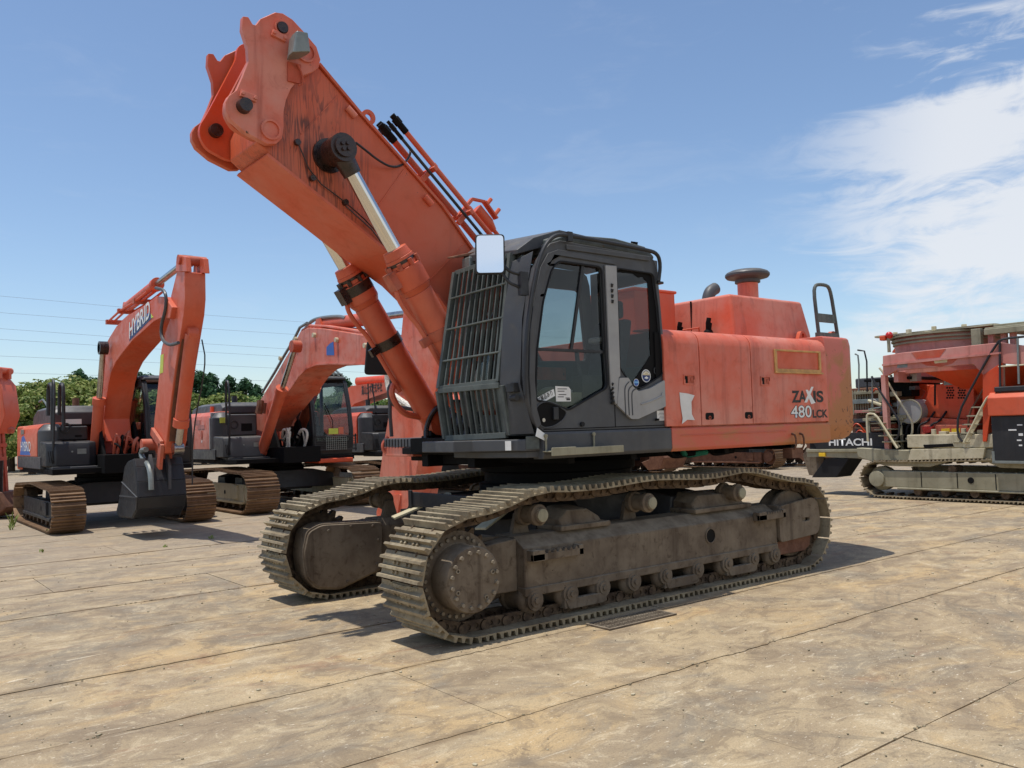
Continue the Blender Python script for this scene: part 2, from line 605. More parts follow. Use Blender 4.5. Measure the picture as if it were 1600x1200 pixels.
        if not closed:
            f += [tuple(range(n))[::-1], tuple(range((m - 1) * n, m * n))]
        return self.add(v, f, mi)

    def ball(self, c, r, n=10, k=6, squash=(1, 1, 1), mi=0):
        c = Vector(c)
        v = []
        for i in range(k + 1):
            th = pi * i / k
            for j in range(n):
                ph = 2 * pi * j / n
                v.append(c + Vector((r * sin(th) * cos(ph) * squash[0], r * sin(th) * sin(ph) * squash[1], r * cos(th) * squash[2])))
        f = [(i * n + j, (i + 1) * n + j, (i + 1) * n + (j + 1) % n, i * n + (j + 1) % n) for i in range(k) for j in range(n)]
        return self.add(v, f, mi)

    def loft(self, secs, mi=0, caps=True):
        """secs: list of equally long rings of points"""
        n = len(secs[0])
        v = [p for s in secs for p in s]
        f = []
        for k in range(len(secs) - 1):
            for i in range(n):
                j = (i + 1) % n
                f.append((k * n + i, k * n + j, k * n + n + j, k * n + n + i))
        if caps:
            f += [tuple(range(n))[::-1], tuple(range((len(secs) - 1) * n, len(secs) * n))]
        return self.add(v, f, mi)

    def mesh(self, name, mats, angle=34, weld=True):
        me = bpy.data.meshes.new(name)
        me.from_pydata([tuple(p) for p in self.v], [], self.f)
        mats = mats if isinstance(mats, (list, tuple)) else [mats]
        for m in mats:
            me.materials.append(m)
        if len(mats) > 1:
            me.polygons.foreach_set("material_index", self.mi)
        bm = bmesh.new()
        bm.from_mesh(me)
        bmesh.ops.recalc_face_normals(bm, faces=bm.faces)
        bm.to_mesh(me)
        bm.free()
        me.polygons.foreach_set("use_smooth", [True] * len(me.polygons))
        me.set_sharp_from_angle(angle=radians(angle))
        me.update()
        return me

    def build(self, name, mats, parent=None, bevel=0.0, seg=2, angle=34):
        o = bpy.data.objects.new(name, self.mesh(name, mats, angle if not bevel else 180))
        COL.objects.link(o)
        o.parent = parent
        if bevel:
            md = o.modifiers.new("bevel", 'BEVEL')
            md.width = bevel
            md.segments = seg
            md.limit_method = 'ANGLE'
            md.angle_limit = radians(32)
            md.harden_normals = True
        return o


def inst(name, me, parent, mt):
    o = bpy.data.objects.new(name, me)
    COL.objects.link(o)
    o.parent = parent
    o.matrix_local = mt
    return o


def thing(name, label, cat, loc=(0, 0, 0), rz=0.0, group=None):
    o = bpy.data.objects.new(name, None)
    COL.objects.link(o)
    o.location = loc
    o.rotation_euler = (0, 0, rz)
    o.empty_display_size = 0.3
    o['label'] = label
    o['category'] = cat
    if group:
        o['group'] = group
    return o


def tag(o, label, cat=None, group=None, kind=None):
    if label:
        o['label'] = label
    if cat:
        o['category'] = cat
    if group:
        o['group'] = group
    if kind:
        o['kind'] = kind
    return o


FONT_CJK = None


def lettering(name, body, origin, right, up, width, height, mat, parent, extrude=0.0015, shear=0.0, bold=0.0):
    """flat print: the words fitted into width x height, lower left at origin"""
    cu = bpy.data.curves.new(name, 'FONT')
    cu.body = body
    cu.extrude = 0.0
    cu.shear = shear
    cu.offset = bold
    tmp = bpy.data.objects.new(name, cu)
    COL.objects.link(tmp)
    dg = bpy.context.evaluated_depsgraph_get()
    me = bpy.data.meshes.new_from_object(tmp.evaluated_get(dg))
    bpy.data.objects.remove(tmp)
    bpy.data.curves.remove(cu)
    xs = [v.co.x for v in me.vertices] or [0, 1]
    ys = [v.co.y for v in me.vertices] or [0, 1]
    x0, x1, y0, y1 = min(xs), max(xs), min(ys), max(ys)
    r, u = Vector(right).normalized(), Vector(up).normalized()
    nrm = r.cross(u)
    for v in me.vertices:
        a = (v.co.x - x0) / max(1e-6, x1 - x0) * width
        b = (v.co.y - y0) / max(1e-6, y1 - y0) * height
        v.co = Vector(origin) + r * a + u * b + nrm * extrude
    me.materials.clear()
    me.materials.append(mat)
    me.name = name
    o = bpy.data.objects.new(name, me)
    COL.objects.link(o)
    o.parent = parent
    return o


def rounded(poly, r, n=4):
    """round every corner of a 2-D outline"""
    out = []
    m = len(poly)
    for i in range(m):
        p = Vector(poly[i])
        a = Vector(poly[i - 1]) - p
        b = Vector(poly[(i + 1) % m]) - p
        k = min(r, a.length * 0.45, b.length * 0.45)
        a.normalize()
        b.normalize()
        p0, p2 = p + a * k, p + b * k
        for j in range(n + 1):
            s = j / n
            out.append(tuple(p0 * (1 - s) ** 2 + p * (2 * s * (1 - s)) + p2 * s ** 2))
    return out


def circle(cx, cy, r, n=20):
    return [(cx + r * cos(2 * pi * i / n), cy + r * sin(2 * pi * i / n)) for i in range(n)]


# ------------------------------------------------------------------ crawler tracks
def resample(path, count):
    pts = [Vector((p[0], p[1])) for p in path]
    L = [0.0]
    m = len(pts)
    for i in range(m):
        L.append(L[-1] + (pts[(i + 1) % m] - pts[i]).length)
    tot = L[-1]
    out = []
    j = 0
    for i in range(count):
        s = tot * i / count
        while L[j + 1] < s:
            j += 1
        f = (s - L[j]) / max(1e-9, L[j + 1] - L[j])
        out.append(pts[j].lerp(pts[(j + 1) % m], f))
    return out, tot / count


def shoe_mesh(name, pitch, width, mat, h=0.040, plate_n=0.0, detail=True):
    """triple-grouser shoe: x along travel, y across, +z away from the chain"""
    b = MB()
    p = pitch / 2
    prof = [(-p + .002, 0), (p + .006, 0), (p + .006, .014)]
    ks = [(-p + 0.004, 0.022, h), (-p + pitch * .36, 0.020, h * .92), (-p + pitch * .70, 0.020, h)]
    pr = []
    for x, w, hh in reversed(ks):
        pr += [(x + w + .012, .014), (x + w, .014 + hh), (x, .014 + hh), (x - .006 if x > -p + .01 else x, .014)]
    prof = [(-p + .002, 0), (p + .004, 0)] + pr
    b.plate(prof, [], 'y', -width / 2, width / 2)
    if detail:
        for sx in (-p + pitch * .27, -p + pitch * .60):
            for sy in (-.12, -.06, .06, .12):
                b.cyl((sx, sy, .012), (sx, sy, .032), .014, n=6)
    return b.mesh(name, mat)


def crawler(parent, name, yc, path, count, width, shoe_mat, link_mat, links=True, lug=0.11, off=0.035, shoe_h=0.04, mud=False):
    pins, pitch = resample(path, count)
    band = MB()
    for p in pins:
        band.cyl((p.x, yc - lug - .03, p.y), (p.x, yc + lug + .03, p.y), 0.026, n=8)
    root = bpy.data.objects.new(name, None)
    COL.objects.link(root)
    root.parent = parent
    tag(band.build("chain_pin", link_mat, root), None, kind='stuff')
    sm = shoe_mesh("track_shoe", pitch, width, shoe_mat, shoe_h, detail=links)
    if links:
        lms = []
        for s in (-1, 1):
            lb = MB()
            y0, y1 = sorted((s * lug, s * (lug + .035)))
            outl = rounded([(-pitch / 2 - .035, -.045), (-.02, -.055), (pitch / 2 + .02, -.055), (pitch / 2 + .035, .02), (pitch / 2, .034), (-pitch / 2 + .02, .034), (-pitch / 2 - .045, .02)], .03, 3)
            lb.plate(outl, [circle(-.03, -.005, .022, 8), circle(.045, -.005, .022, 8)], 'y', y0, y1)
            ys = y1 if s > 0 else y0
            lb.cyl((-pitch / 2, ys, 0), (-pitch / 2, ys + s * .018, 0), .045, n=12)
            lb.ring((pitch / 2, ys, 0), (pitch / 2, ys + s * .010, 0), .045, .026, n=12)
            ym = (y0 + y1) / 2
            lb.box(-pitch / 2 + .01, pitch / 2 - .01, ym - .004, ym + .004, -.03, .03)
            lms.append(lb.mesh("track_link", link_mat))
    n = len(pins)
    for i in range(n):
        a, b = pins[i], pins[(i + 1) % n]
        d = (b - a).normalized()
        nn = Vector((d.y, -d.x))                       # outward for a path running rear -> front along the ground
        c = (a + b) / 2
        mt = Matrix(((d.x, 0, nn.x, c.x + nn.x * off), (0, -1, 0, yc), (d.y, 0, nn.y, c.y + nn.y * off), (0, 0, 0, 1)))
        inst("track_shoe", sm, root, mt)
        if links:
            ml = Matrix(((d.x, 0, nn.x, c.x), (0, -1, 0, yc), (d.y, 0, nn.y, c.y), (0, 0, 0, 1)))
            for lm in lms:
                inst("track_link", lm, root, ml)
    if mud:
        mb = MB()
        rnd = random.Random(int(yc * 1000))
        for i in range(n):
            a, b = pins[i], pins[(i + 1) % n]
            d = (b - a).normalized()
            nn = Vector((d.y, -d.x))
            c = (a + b) / 2
            if c.y < 0.35 or rnd.random() < 0.35:
                continue
            for s0, s1 in ((-.44, -.16), (-.08, .20), (.26, .50)):
                if rnd.random() < .35:
                    continue
                y0 = rnd.uniform(-.24, -.05)
                y1 = rnd.uniform(.05, .24)
                nu, nv = 14, 5
                vs_, fs_ = [], []
                top = rnd.uniform(.010, .030)
                for iu in range(nu + 1):
                    for iv in range(nv + 1):
                        fu, fv = iu / nu, iv / nv
                        edge = min(1.0, 3.0 * min(fu, 1 - fu)) * (.55 + .45 * min(1.0, 3 * min(fv, 1 - fv)))
                        h = off + .010 + top * edge * rnd.uniform(.35, 1.15)
                        s = pitch * (s0 + (s1 - s0) * fv)
                        vs_.append((c.x + d.x * s + nn.x * h, yc + y0 + (y1 - y0) * fu + rnd.uniform(-.006, .006), c.y + d.y * s + nn.y * h))
                for iu in range(nu):
                    for iv in range(nv):
                        q = iu * (nv + 1) + iv
                        fs_.append((q, q + 1, q + nv + 2, q + nv + 1))
                mb.add(vs_, fs_)
        o = mb.build("dried_mud", M['mud'], root)
        tag(o, None, kind='stuff')
    return root


def bolt_ring(b, c, r, n, rad, h, axis=1, s=1, mi=0, phase=0.0, k=6):
    c = Vector(c)
    for i in range(n):
        a = 2 * pi * i / n + phase
        p = c + Vector((r * cos(a), 0, r * sin(a)))
        b.cyl(p, p + Vector((0, s * h, 0)), rad, n=k, mi=mi)
# ================================================================== the demolition excavator in the foreground
EX = thing("demolition_excavator", "largest faded orange excavator, in front, with barred cab and raised boom stump without an arm",
           "excavator", (0, 0, 0))

# ---- undercarriage
arcF = [(2.27 + .425 * cos(radians(a)), .515 + .425 * sin(radians(a))) for a in range(-90, 100, 6)]
arcR = [(-2.27 + .425 * cos(radians(a)), .515 + .425 * sin(radians(a))) for a in range(84, 271, 6)]
topl = [(2.07, .96), (1.87, 1.0), (1.73, 1.045), (1.60, 1.08), (1.47, 1.09), (1.15, 1.07), (.74, 1.075), (.31, 1.105), (.07, 1.11), (-.16, 1.095),
        (-.64, 1.07), (-.99, 1.09), (-1.27, 1.115), (-1.61, 1.045), (-1.98, .965)]
PATH = arcF + topl + arcR
TRK = {}
for s, nm in ((1, "crawler_track"), (-1, "crawler_track")):
    TRK[s] = crawler(EX, nm, s * 1.255, PATH, 54, 0.62, M['shoe'], M['link'], True, mud=True)

for s in (1, -1):
    Y = lambda d: s * (1.255 + d)
    b = MB()
    # box beam with a bevelled top, lower flange
    prof = [(Y(-.26), .30), (Y(.195), .30), (Y(.195), .66), (Y(.05), .755), (Y(-.20), .755), (Y(-.26), .68)]
    b.loft([[(x, p[0], p[1]) for p in prof] for x in (1.66, .6, -.8, -1.88)])
    b.box(-1.86, 1.67, min(Y(.10), Y(.215)), max(Y(.10), Y(.215)), .262, .335)
    # narrower neck towards the final drive
    b.loft([[(x, Y(d), z) for d, z in ((-.24, .30), (.10 - k, .30), (.10 - k, .74 - k), (-.24, .74 - k))] for x, k in ((1.66, 0.0), (1.86, .02), (2.08, .06))])
    fr = b.build("track_frame", M['dirt_steel'], EX, .012)
    # idler housing at the rear end
    b = MB()
    pr = rounded([(-1.875, .345), (-2.60, .375), (-2.66, .50), (-2.62, .735), (-2.52, .79), (-1.875, .735)], .06)
    slot = rounded([(-2.30, .535), (-2.44, .535), (-2.44, .575), (-2.30, .575)], .02, 3)
    b.plate(pr, [slot], 'y', *sorted((Y(.20), Y(.232))))
    b.box(-2.4, -1.88, *sorted((Y(-.2), Y(.205))), .40, .74)
    b.build("idler_housing", M['dirt_steel'], fr, .01)
    b = MB()
    b.plate([(-1.84, .345), (-2.54, .372), (-2.50, .25), (-2.40, .20), (-1.80, .20)], [], 'y', *sorted((Y(.10), Y(.18))))
    b.build("idler_guard", M['rust'], fr, .008)
    # round hole with a raised lip
    b = MB()
    ye = Y(.195)
    b.cyl((-.75, ye, .53), (-.75, ye + s * .003, .53), .068, n=18)
    b.build("frame_hole", M['deep_black'], fr)
    b = MB()
    b.ring((-.75, ye, .53), (-.75, ye + s * .010, .53), .080, .068, 18)
    b.build("hole_lip", M['dirt_steel'], fr)
    # toothed steps
    for xa, xb, z in ((1.63, 1.06, .60), (-1.46, -1.93, .66)):
        b = MB()
        yo = sorted((ye, ye + s * .085))
        b.box(xa - .13, xa, yo[0], yo[1], z - .045, z + .045)
        b.box(xb, xb + .05, yo[0], yo[1], z - .045, z + .045)
        b.box(xb, xa, *sorted((ye + s * .05, ye + s * .085)), z - .042, z + .015)
        k = 7
        for i in range(k):
            x = xb + .06 + (xa - xb - .20) * i / (k - 1)
            b.plate([(x, z + .015), (x + .045, z + .015), (x + .0225, z + .045)], [], 'y', *sorted((ye + s * .048, ye + s * .087)))
        b.build("frame_step", M['dirt_steel'], fr, .004)
    # wedge shaped leg seats on top of the frame
    for xa, xb in ((1.18, .57), (-.62, -1.54)):
        b = MB()
        b.box(xb, xa, *sorted((Y(-.22), Y(.13))), .752, .80)
        sec = [[(x, Y(d), z) for d, z in ((-.24, .79), (.08, .79), (.03, zt), (-.24, zt + .03))] for x, zt in ((xa - .05, .84), (xa - .16, .925), (xb + .2, .915), (xb + .06, .84))]
        b.loft(sec)
        b.build("leg_seat", M['dirt_steel'], fr, .014)
    # lower rollers
    for x in (1.57, 1.17, .78, .38, -.05, -.52, -.98, -1.42, -1.80):
        b = MB()
        prf = [(.05, 0), (.085, 0), (.088, .03), (.115, .05), (.125, .07), (.125, .10), (.105, .115), (.105, .30), (.125, .315), (.125, .345), (.115, .365), (.088, .385), (.085, .415), (.05, .415)]
        b.lathe(prf, (x, Y(-.195) , .225), (0, s, 0), 20)
        b.cyl((x, Y(.19), .225), (x, Y(.235), .225), .058, n=14)
        b.cyl((x, Y(.235), .225), (x, Y(.250), .225), .026, n=10)
        b.build("track_roller", M['dirt_steel'], fr, 0)
    # roller guards
    for xc in (.99, -.28, -1.22):
        b = MB()
        w = .26
        for e in (-1, 1):
            b.plate([(xc + e * w, .30), (xc + e * (w - .09), .30), (xc + e * (w - .06), .10), (xc + e * (w - .01), .10)], [], 'y', *sorted((Y(.13), Y(.215))))
        b.plate(rounded([(xc - w + .01, .185), (xc - w + .05, .095), (xc + w - .05, .095), (xc + w - .01, .185)], .02, 2), [], 'y', *sorted((Y(.17), Y(.228))))
        b.build("roller_guard", M['dirt_steel'], fr, .008)
    # carrier rollers on brackets
    for x in (1.46, .10, -1.27):
        b = MB()
        b.lathe([(.03, 0), (.072, 0), (.075, .03), (.100, .04), (.100, .085), (.078, .095), (.078, .21), (.092, .22), (.092, .262), (.072, .275), (.066, .30), (.03, .30)], (x, Y(-.09), .925), (0, s, 0), 22)
        b.build("carrier_roller", M['dirt_steel'], fr)
        b = MB()
        b.lathe([(.02, 0), (.056, 0), (.056, .012), (.045, .016), (.02, .016)], (x, Y(.21), .925), (0, s, 0), 18)
        b.build("roller_cap", M['olive'], fr)
        b = MB()
        b.plate([(x - .10, .74), (x + .10, .74), (x + .045, .93), (x - .045, .93)], [], 'y', *sorted((Y(-.14), Y(-.09))))
        b.build("roller_bracket", M['dirt_steel'], fr, .006)
    # sprocket
    b = MB()
    teeth = []
    nT = 23
    for i in range(nT * 4):
        r = (.345, .345, .405, .405)[i % 4]
        a = 2 * pi * (i + .5) / (nT * 4)
        teeth.append((2.27 + r * cos(a), .515 + r * sin(a)))
    b.plate(teeth, [], 'y', *sorted((Y(-.035), Y(.035))))
    b.build("sprocket", M['link'], fr)
    # final drive hub
    b = MB()
    cy, cz = 2.27, .50
    b.lathe([(.20, 0), (.355, 0), (.365, .02), (.365, .06), (.33, .075), (.27, .08), (.262, .09), (.262, .29), (.252, .305), (.20, .310)], (cy, Y(.02), cz), (0, s, 0), 40)
    hub = b.build("final_drive_hub", M['dirt_steel'], fr)
    b = MB()
    b.cyl((0, 0, 0), (0, s * .022, 0), .018, .016, 6)
    bolt_me = b.mesh("hub_bolt", M['bolt'])
    for n_, r_, y_, ph in ((30, .312, .095, 0), (16, .215, .328, .2)):
        for k in range(n_):
            a = 2 * pi * k / n_ + ph
            inst("hub_bolt", bolt_me, fr, Matrix.Translation((cy + r_ * cos(a), Y(y_), cz + r_ * sin(a))))
    for a in (.5, 2.9, -2.2, -.45):
        b = MB()
        b.ring((cy + .180 * cos(a), Y(.33), cz + .180 * sin(a)), (cy + .180 * cos(a), Y(.342), cz + .180 * sin(a)), .019, .011, 10)
        b.build("drain_plug", M['bolt'], fr)
    # rear idler wheel
    b = MB()
    b.lathe([(.10, 0), (.36, 0), (.375, .02), (.375, .05), (.33, .07), (.33, .15), (.375, .17), (.375, .20), (.36, .22), (.10, .22)], (-2.27, Y(-.11), .515), (0, s, 0), 40)
    b.build("idler_wheel", M['dirt_steel'], fr)
    # inner cover over the travel motor
    b = MB()
    yi0, yi1 = sorted((Y(-.30), Y(-.36)))
    pr = rounded([(2.56, .50), (2.51, .70), (2.37, .76), (1.68, .73), (1.70, .25), (2.17, .11), (2.42, .15), (2.53, .27)], .05)
    b.plate(pr, [], 'y', yi0, yi1)
    rim = rounded([(2.575, .50), (2.525, .715), (2.38, .775), (1.66, .745), (1.68, .235), (2.17, .09), (2.43, .13), (2.545, .26)], .05)
    b.plate(rim, [], 'y', *sorted((Y(-.10), Y(-.335))))
    for p in ((2.30, .70), (2.05, .72), (1.80, .70), (2.1, .165), (1.76, .30), (1.74, .55)):
        b.cyl((p[0], Y(-.36), p[1]), (p[0], Y(-.375), p[1]), .018, n=6)
    b.build("travel_motor_cover", M['dirt_steel'], fr, .008)

# carbody
b = MB()
b.box(-1.05, 1.05, -.80, .80, .52, .98)
for sx in (-1, 1):
    for s in (-1, 1):
        b.loft([[(sx * (x0 - .36), y * s, z0), (sx * (x0 + .30), y * s, z0), (sx * (x0 + .24), y * s, z1), (sx * (x0 - .30), y * s, z1)]
                for x0, y, z0, z1 in ((.78, .70, .50, 1.0), (.95, 1.05, .56, .92))])
b.box(.95, 1.35, -.55, .55, .80, .97)
cb = b.build("carbody", M['black'], EX, .02)
for s in (-1, 1):
    b = MB()
    b.bar((1.62, s * .78, .775), (1.02, s * .60, .995), .13, .022, (0.2, 0, 1))
    b.build("leg_top_strip", M['cream'], cb, .004)  # pale strip along the top of the carbody leg
b = MB()
b.box(1.36, 1.40, -.80, .72, .88, 1.03)
b.box(1.395, 1.42, .66, .72, .84, 1.05)
b.box(1.395, 1.42, -.80, -.74, .84, 1.05)
b.build("front_crossbar", M['black'], cb, .006)
b = MB()
b.lathe([(.60, 0), (.86, 0), (.86, .12), (.80, .14), (.80, .24), (.84, .26), (.84, .36), (.5, .36)], (0, 0, .97), (0, 0, 1), 48)
b.build("slewing_ring", M['deep_black'], EX)

# ---- revolving frame
b = MB()
b.plate([(1.42, 1.44), (1.42, -.90), (.6, -1.44), (-3.0, -1.44), (-3.0, 1.44)], [], 'z', 1.43, 1.50)
b.box(-2.9, 1.35, -.62, -.50, 1.30, 1.62)
b.box(-2.9, 1.35, .22, .34, 1.30, 1.62)
b.box(-1.4, 1.2, -.45, .20, 1.32, 1.42)
for x in (-2.4, -1.2, .2, 1.0):
    b.box(x - .04, x + .04, -1.35, 1.35, 1.34, 1.44)
fr = b.build("revolving_frame", M['deep_black'], EX, .008)


def skirt(name, x0, x1, mat):
    prof = [(1.485, 1.40), (1.505, 1.43), (1.505, 1.615), (1.49, 1.632), (1.36, 1.632), (1.36, 1.40)]
    b = MB()
    b.loft([[(x, p[0], p[1]) for p in prof] for x in (x0, x1)])
    return b.build(name, mat, EX, .008)


skirt("cab_skirt", -.172, 1.455, M['dark'])
sk = skirt("body_skirt", -2.925, -.176, M['skirt'])
b = MB()
b.box(-2.05, -.30, 1.505, 1.513, 1.548, 1.556)
b.build("skirt_crease", M['skirt'], sk, .002)
b = MB()
for x in (-2.15, -2.30):
    b.tube([(x, 1.50, 1.52), (x, 1.555, 1.50), (x, 1.555, 1.36), (x, 1.48, 1.34)], .012, 6, smooth=1)
b.box(-2.33, -2.12, 1.40, 1.52, 1.25, 1.36)
b.build("hanging_bracket", M['rust'], sk)
for x in (-.35, -.55, -1.0):
    b = MB()
    b.tube([(x, 1.30, 1.42), (x - .2, 1.15, 1.33), (x - .5, 1.2, 1.36)], .03, 8, smooth=2)
    b.build("belly_hose", M['green'] if x == -.55 else M['deep_black'], fr)

# right-hand skirt
b = MB()
b.loft([[(x, p[0], p[1]) for p in [(-1.485, 1.40), (-1.505, 1.43), (-1.505, 1.615), (-1.36, 1.632), (-1.36, 1.40)]] for x in (-2.92, .55)])
b.build("body_skirt", M['skirt'], EX, .008)

# ---- engine hood, three doors, side and top
b = MB()
hp = [(1.47, 1.63), (1.47, 2.46), (1.435, 2.54), (1.35, 2.585), (1.2, 2.60), (-1.2, 2.60), (-1.42, 2.52), (-1.47, 2.42), (-1.47, 1.63)]
b.loft([[(x, p[0], p[1]) for p in hp] for x in (-2.90, -.22)])
hood = b.build("engine_hood", M['orange_fade'], EX, .01)


def hood_door(x0, x1):
    dp = [(1.473, 1.645), (1.502, 1.645), (1.502, 2.455), (1.492, 2.515), (1.462, 2.565), (1.41, 2.600), (1.33, 2.615), (1.10, 2.622), (1.10, 2.604), (1.34, 2.588), (1.42, 2.55), (1.473, 2.45)]
    b = MB()
    b.loft([[(x, p[0], p[1]) for p in dp] for x in (x0, x1)])
    return b.build("hood_door", M['orange_fade'], EX, .006, 2)


D1 = hood_door(-.625, -.105)
D2 = hood_door(-1.465, -.637)
D3 = hood_door(-2.905, -1.477)
b = MB()
b.box(-.12, -.02, 1.38, 1.47, 1.64, 2.56)
b.build("cab_gap_seal", M['deep_black'], EX)
for dr, x in ((D1, -.46), (D3, -1.71)):
    b = MB()
    b.plate(rounded([(x + .085, 2.05), (x - .085, 2.05), (x - .085, 2.155), (x + .085, 2.155)], .012, 2), [[(x + .06, 2.065), (x - .06, 2.065), (x - .06, 2.14), (x + .06, 2.14)]], 'y', 1.502, 1.510)
    hnd = b.build("latch_frame", M['orange_fade'], dr, .003)
    b = MB()
    b.box(x - .055, x + .02, 1.5025, 1.506, 2.07, 2.135)
    b.box(x - .02, x - .052, 1.506, 1.512, 2.085, 2.12)
    b.build("latch_plate", M['orange_worn'], dr)
    b = MB()
    b.box(x + .022, x + .058, 1.5025, 1.504, 2.068, 2.137)
    b.build("latch_recess", M['deep_black'], dr)
for x in (-.755, -1.395):
    b = MB()
    b.plate(rounded([(x + .065, 1.70), (x - .065, 1.70), (x - .065, 1.77), (x + .065, 1.77)], .022, 3), [], 'y', 1.502, 1.5045)
    b.build("air_slot", M['deep_black'], D2)
    b = MB()
    b.ring((x, 1.5045, 1.72), (x, 1.507, 1.72), .02, .012, 10)
    b.build("slot_stud", M['orange_worn'], D2)
# framed recess on the third door
b = MB()
o = [(-1.885, 2.205), (-2.775, 2.205), (-2.775, 2.455), (-1.885, 2.455)]
i = [(-1.925, 2.24), (-2.735, 2.24), (-2.735, 2.435), (-1.925, 2.435)]
b.plate(o, [i], 'y', 1.502, 1.520)
b.box(-2.80, -1.88, 1.502, 1.528, 2.19, 2.207)
b.build("badge_frame", M['ochre'], D3, .003)
b = MB()
b.box(-2.735, -1.925, 1.5022, 1.506, 2.24, 2.435)
b.build("badge_panel", M['orange'], D3)
# lettering, reads towards the rear of the machine
RGT, UPV = (-1, 0, 0), (0, 0, 1)
lettering("lettering", "ZA", (-2.185, 1.502, 1.865), RGT, UPV, .285, .135, M['ink'], D3, .002, bold=.035)
lettering("lettering", "IS", (-2.605, 1.502, 1.865), RGT, UPV, .205, .135, M['ink'], D3, .002, bold=.035)
b = MB()
b.plate([(-2.42, 1.865), (-2.475, 1.865), (-2.62, 2.045), (-2.575, 2.045)], [], 'y', 1.5035, 1.5045)
b.plate([(-2.455, 2.01), (-2.50, 2.01), (-2.64, 1.86), (-2.555, 1.845)], [], 'y', 1.5045, 1.5055)
b.build("lettering_x", M['white'], D3)
lettering("lettering", "480", (-2.15, 1.502, 1.69), RGT, UPV, .415, .145, M['ink'], D3, .0015, bold=.05)
lettering("lettering", "480", (-2.158, 1.502, 1.695), RGT, UPV, .395, .135, M['white'], D3, .003, bold=.012)
lettering("lettering", "LCK", (-2.575, 1.502, 1.688), RGT, UPV, .31, .095, M['ink'], D3, .002, bold=.035)
# peeling white sheet on the first door
b = MB()
pp = [(-.305, 1.975, 1.506), (-.42, 1.965, 1.508), (-.50, 1.945, 1.53), (-.47, 1.88, 1.512), (-.475, 1.76, 1.507), (-.495, 1.70, 1.525), (-.40, 1.705, 1.510), (-.305, 1.665, 1.522), (-.335, 1.72, 1.508), (-.315, 1.85, 1.506)]
b.add([(x, y, z) for x, z, y in pp] + [(x, y + .0012, z) for x, z, y in pp], [tuple(range(10)), tuple(range(19, 9, -1))] + [(i, (i + 1) % 10, (i + 1) % 10 + 10, i + 10) for i in range(10)])
b.build("peeling_sheet", M['paper'], D1)

# ---- raised engine cover
b = MB()
bot = [(-1.96, .93), (-3.53, .93), (-3.53, -.6), (-1.96, -.6)]
top = [(-1.99, .87), (-3.44, .87), (-3.44, -.55), (-1.99, -.55)]
b.loft([[(p[0], p[1], 2.60) for p in bot], [(p[0] * .999, p[1], 2.74) for p in bot], [(p[0], p[1], 3.17) for p in top]])
b.build("engine_cover", M['orange_fade'], EX, .04, 3)
b = MB()
b.box(-1.985, -1.955, .30, .305, 2.62, 3.15)
b.build("cover_seam", M['deep_black'], EX)
b = MB()
for y in (.05, .35, .62, .85):
    pass
for x in (-2.1, -2.45, -2.85, -3.4):
    b.cyl((x, .945, 2.625), (x, .945, 2.655), .018, n=8)
b.build("cover_bolt", M['orange_worn'], EX)
for y in (.62, .18):
    b = MB()
    b.tube([(-1.90, y, 2.62), (-1.90, y, 2.70), (-1.87, y + .03, 2.77), (-1.90, y + .02, 2.84)], .022, 8, smooth=2)
    b.ball((-1.885, y, 2.72), .06, 10, 7)
    b.tube([(-1.88, y, 2.76), (-1.86, y + .02, 2.84), (-1.87, y + .03, 2.90)], .028, 8)
    b.build("lifting_hook", M['deep_black'], EX)
b = MB()
b.tube([(-1.88, .50, 2.62), (-1.86, .50, 2.80), (-1.86, .26, 2.80), (-1.88, .26, 2.62)], .012, 6)
b.build("grab_rail", M['orange'], EX)
# tall box behind the cab
b = MB()
b.box(-1.72, -1.02, -.55, .27, 2.60, 3.235)
b.box(-1.74, -1.00, -.57, .29, 3.225, 3.262)
b.build("tank_box", M['orange'], EX, .015)
# exhaust and air intake
b = MB()
b.tube([(-2.10, .45, 3.08), (-2.12, .45, 3.20), (-2.17, .45, 3.27), (-2.26, .45, 3.31)], .075, 14, smooth=2)
b.build("exhaust_pipe", M['dark'], EX)
b = MB()
b.cyl((-3.32, .15, 3.12), (-3.32, .15, 3.53), .135, n=24)
st = b.build("intake_stack", M['orange_fade'], EX)
b = MB()
b.lathe([(.14, 0), (.165, .01), (.165, .05), (.20, .06), (.27, .075), (.29, .10), (.29, .125), (.27, .15), (.21, .175), (.10, .19), (.02, .192)], (-3.32, .15, 3.50), (0, 0, 1), 32)
b.build("rain_cap", M['dark'], st)

# ---- counterweight
b = MB()
plan = [(-2.93, 1.475), (-3.40, 1.475), (-3.52, 1.45), (-3.62, 1.38), (-3.70, 1.26), (-3.86, .95), (-3.98, .55), (-4.02, 0), (-3.98, -.55), (-3.86, -.95), (-3.70, -1.26), (-3.62, -1.38), (-3.52, -1.45), (-3.40, -1.475), (-2.93, -1.475)]


def ringz(z, k):
    return [(p[0] + (k if p[0] < -3.3 else 0), p[1] - math.copysign(k, p[1]) * (1 if abs(p[1]) > .1 else 0), z) for p in plan]


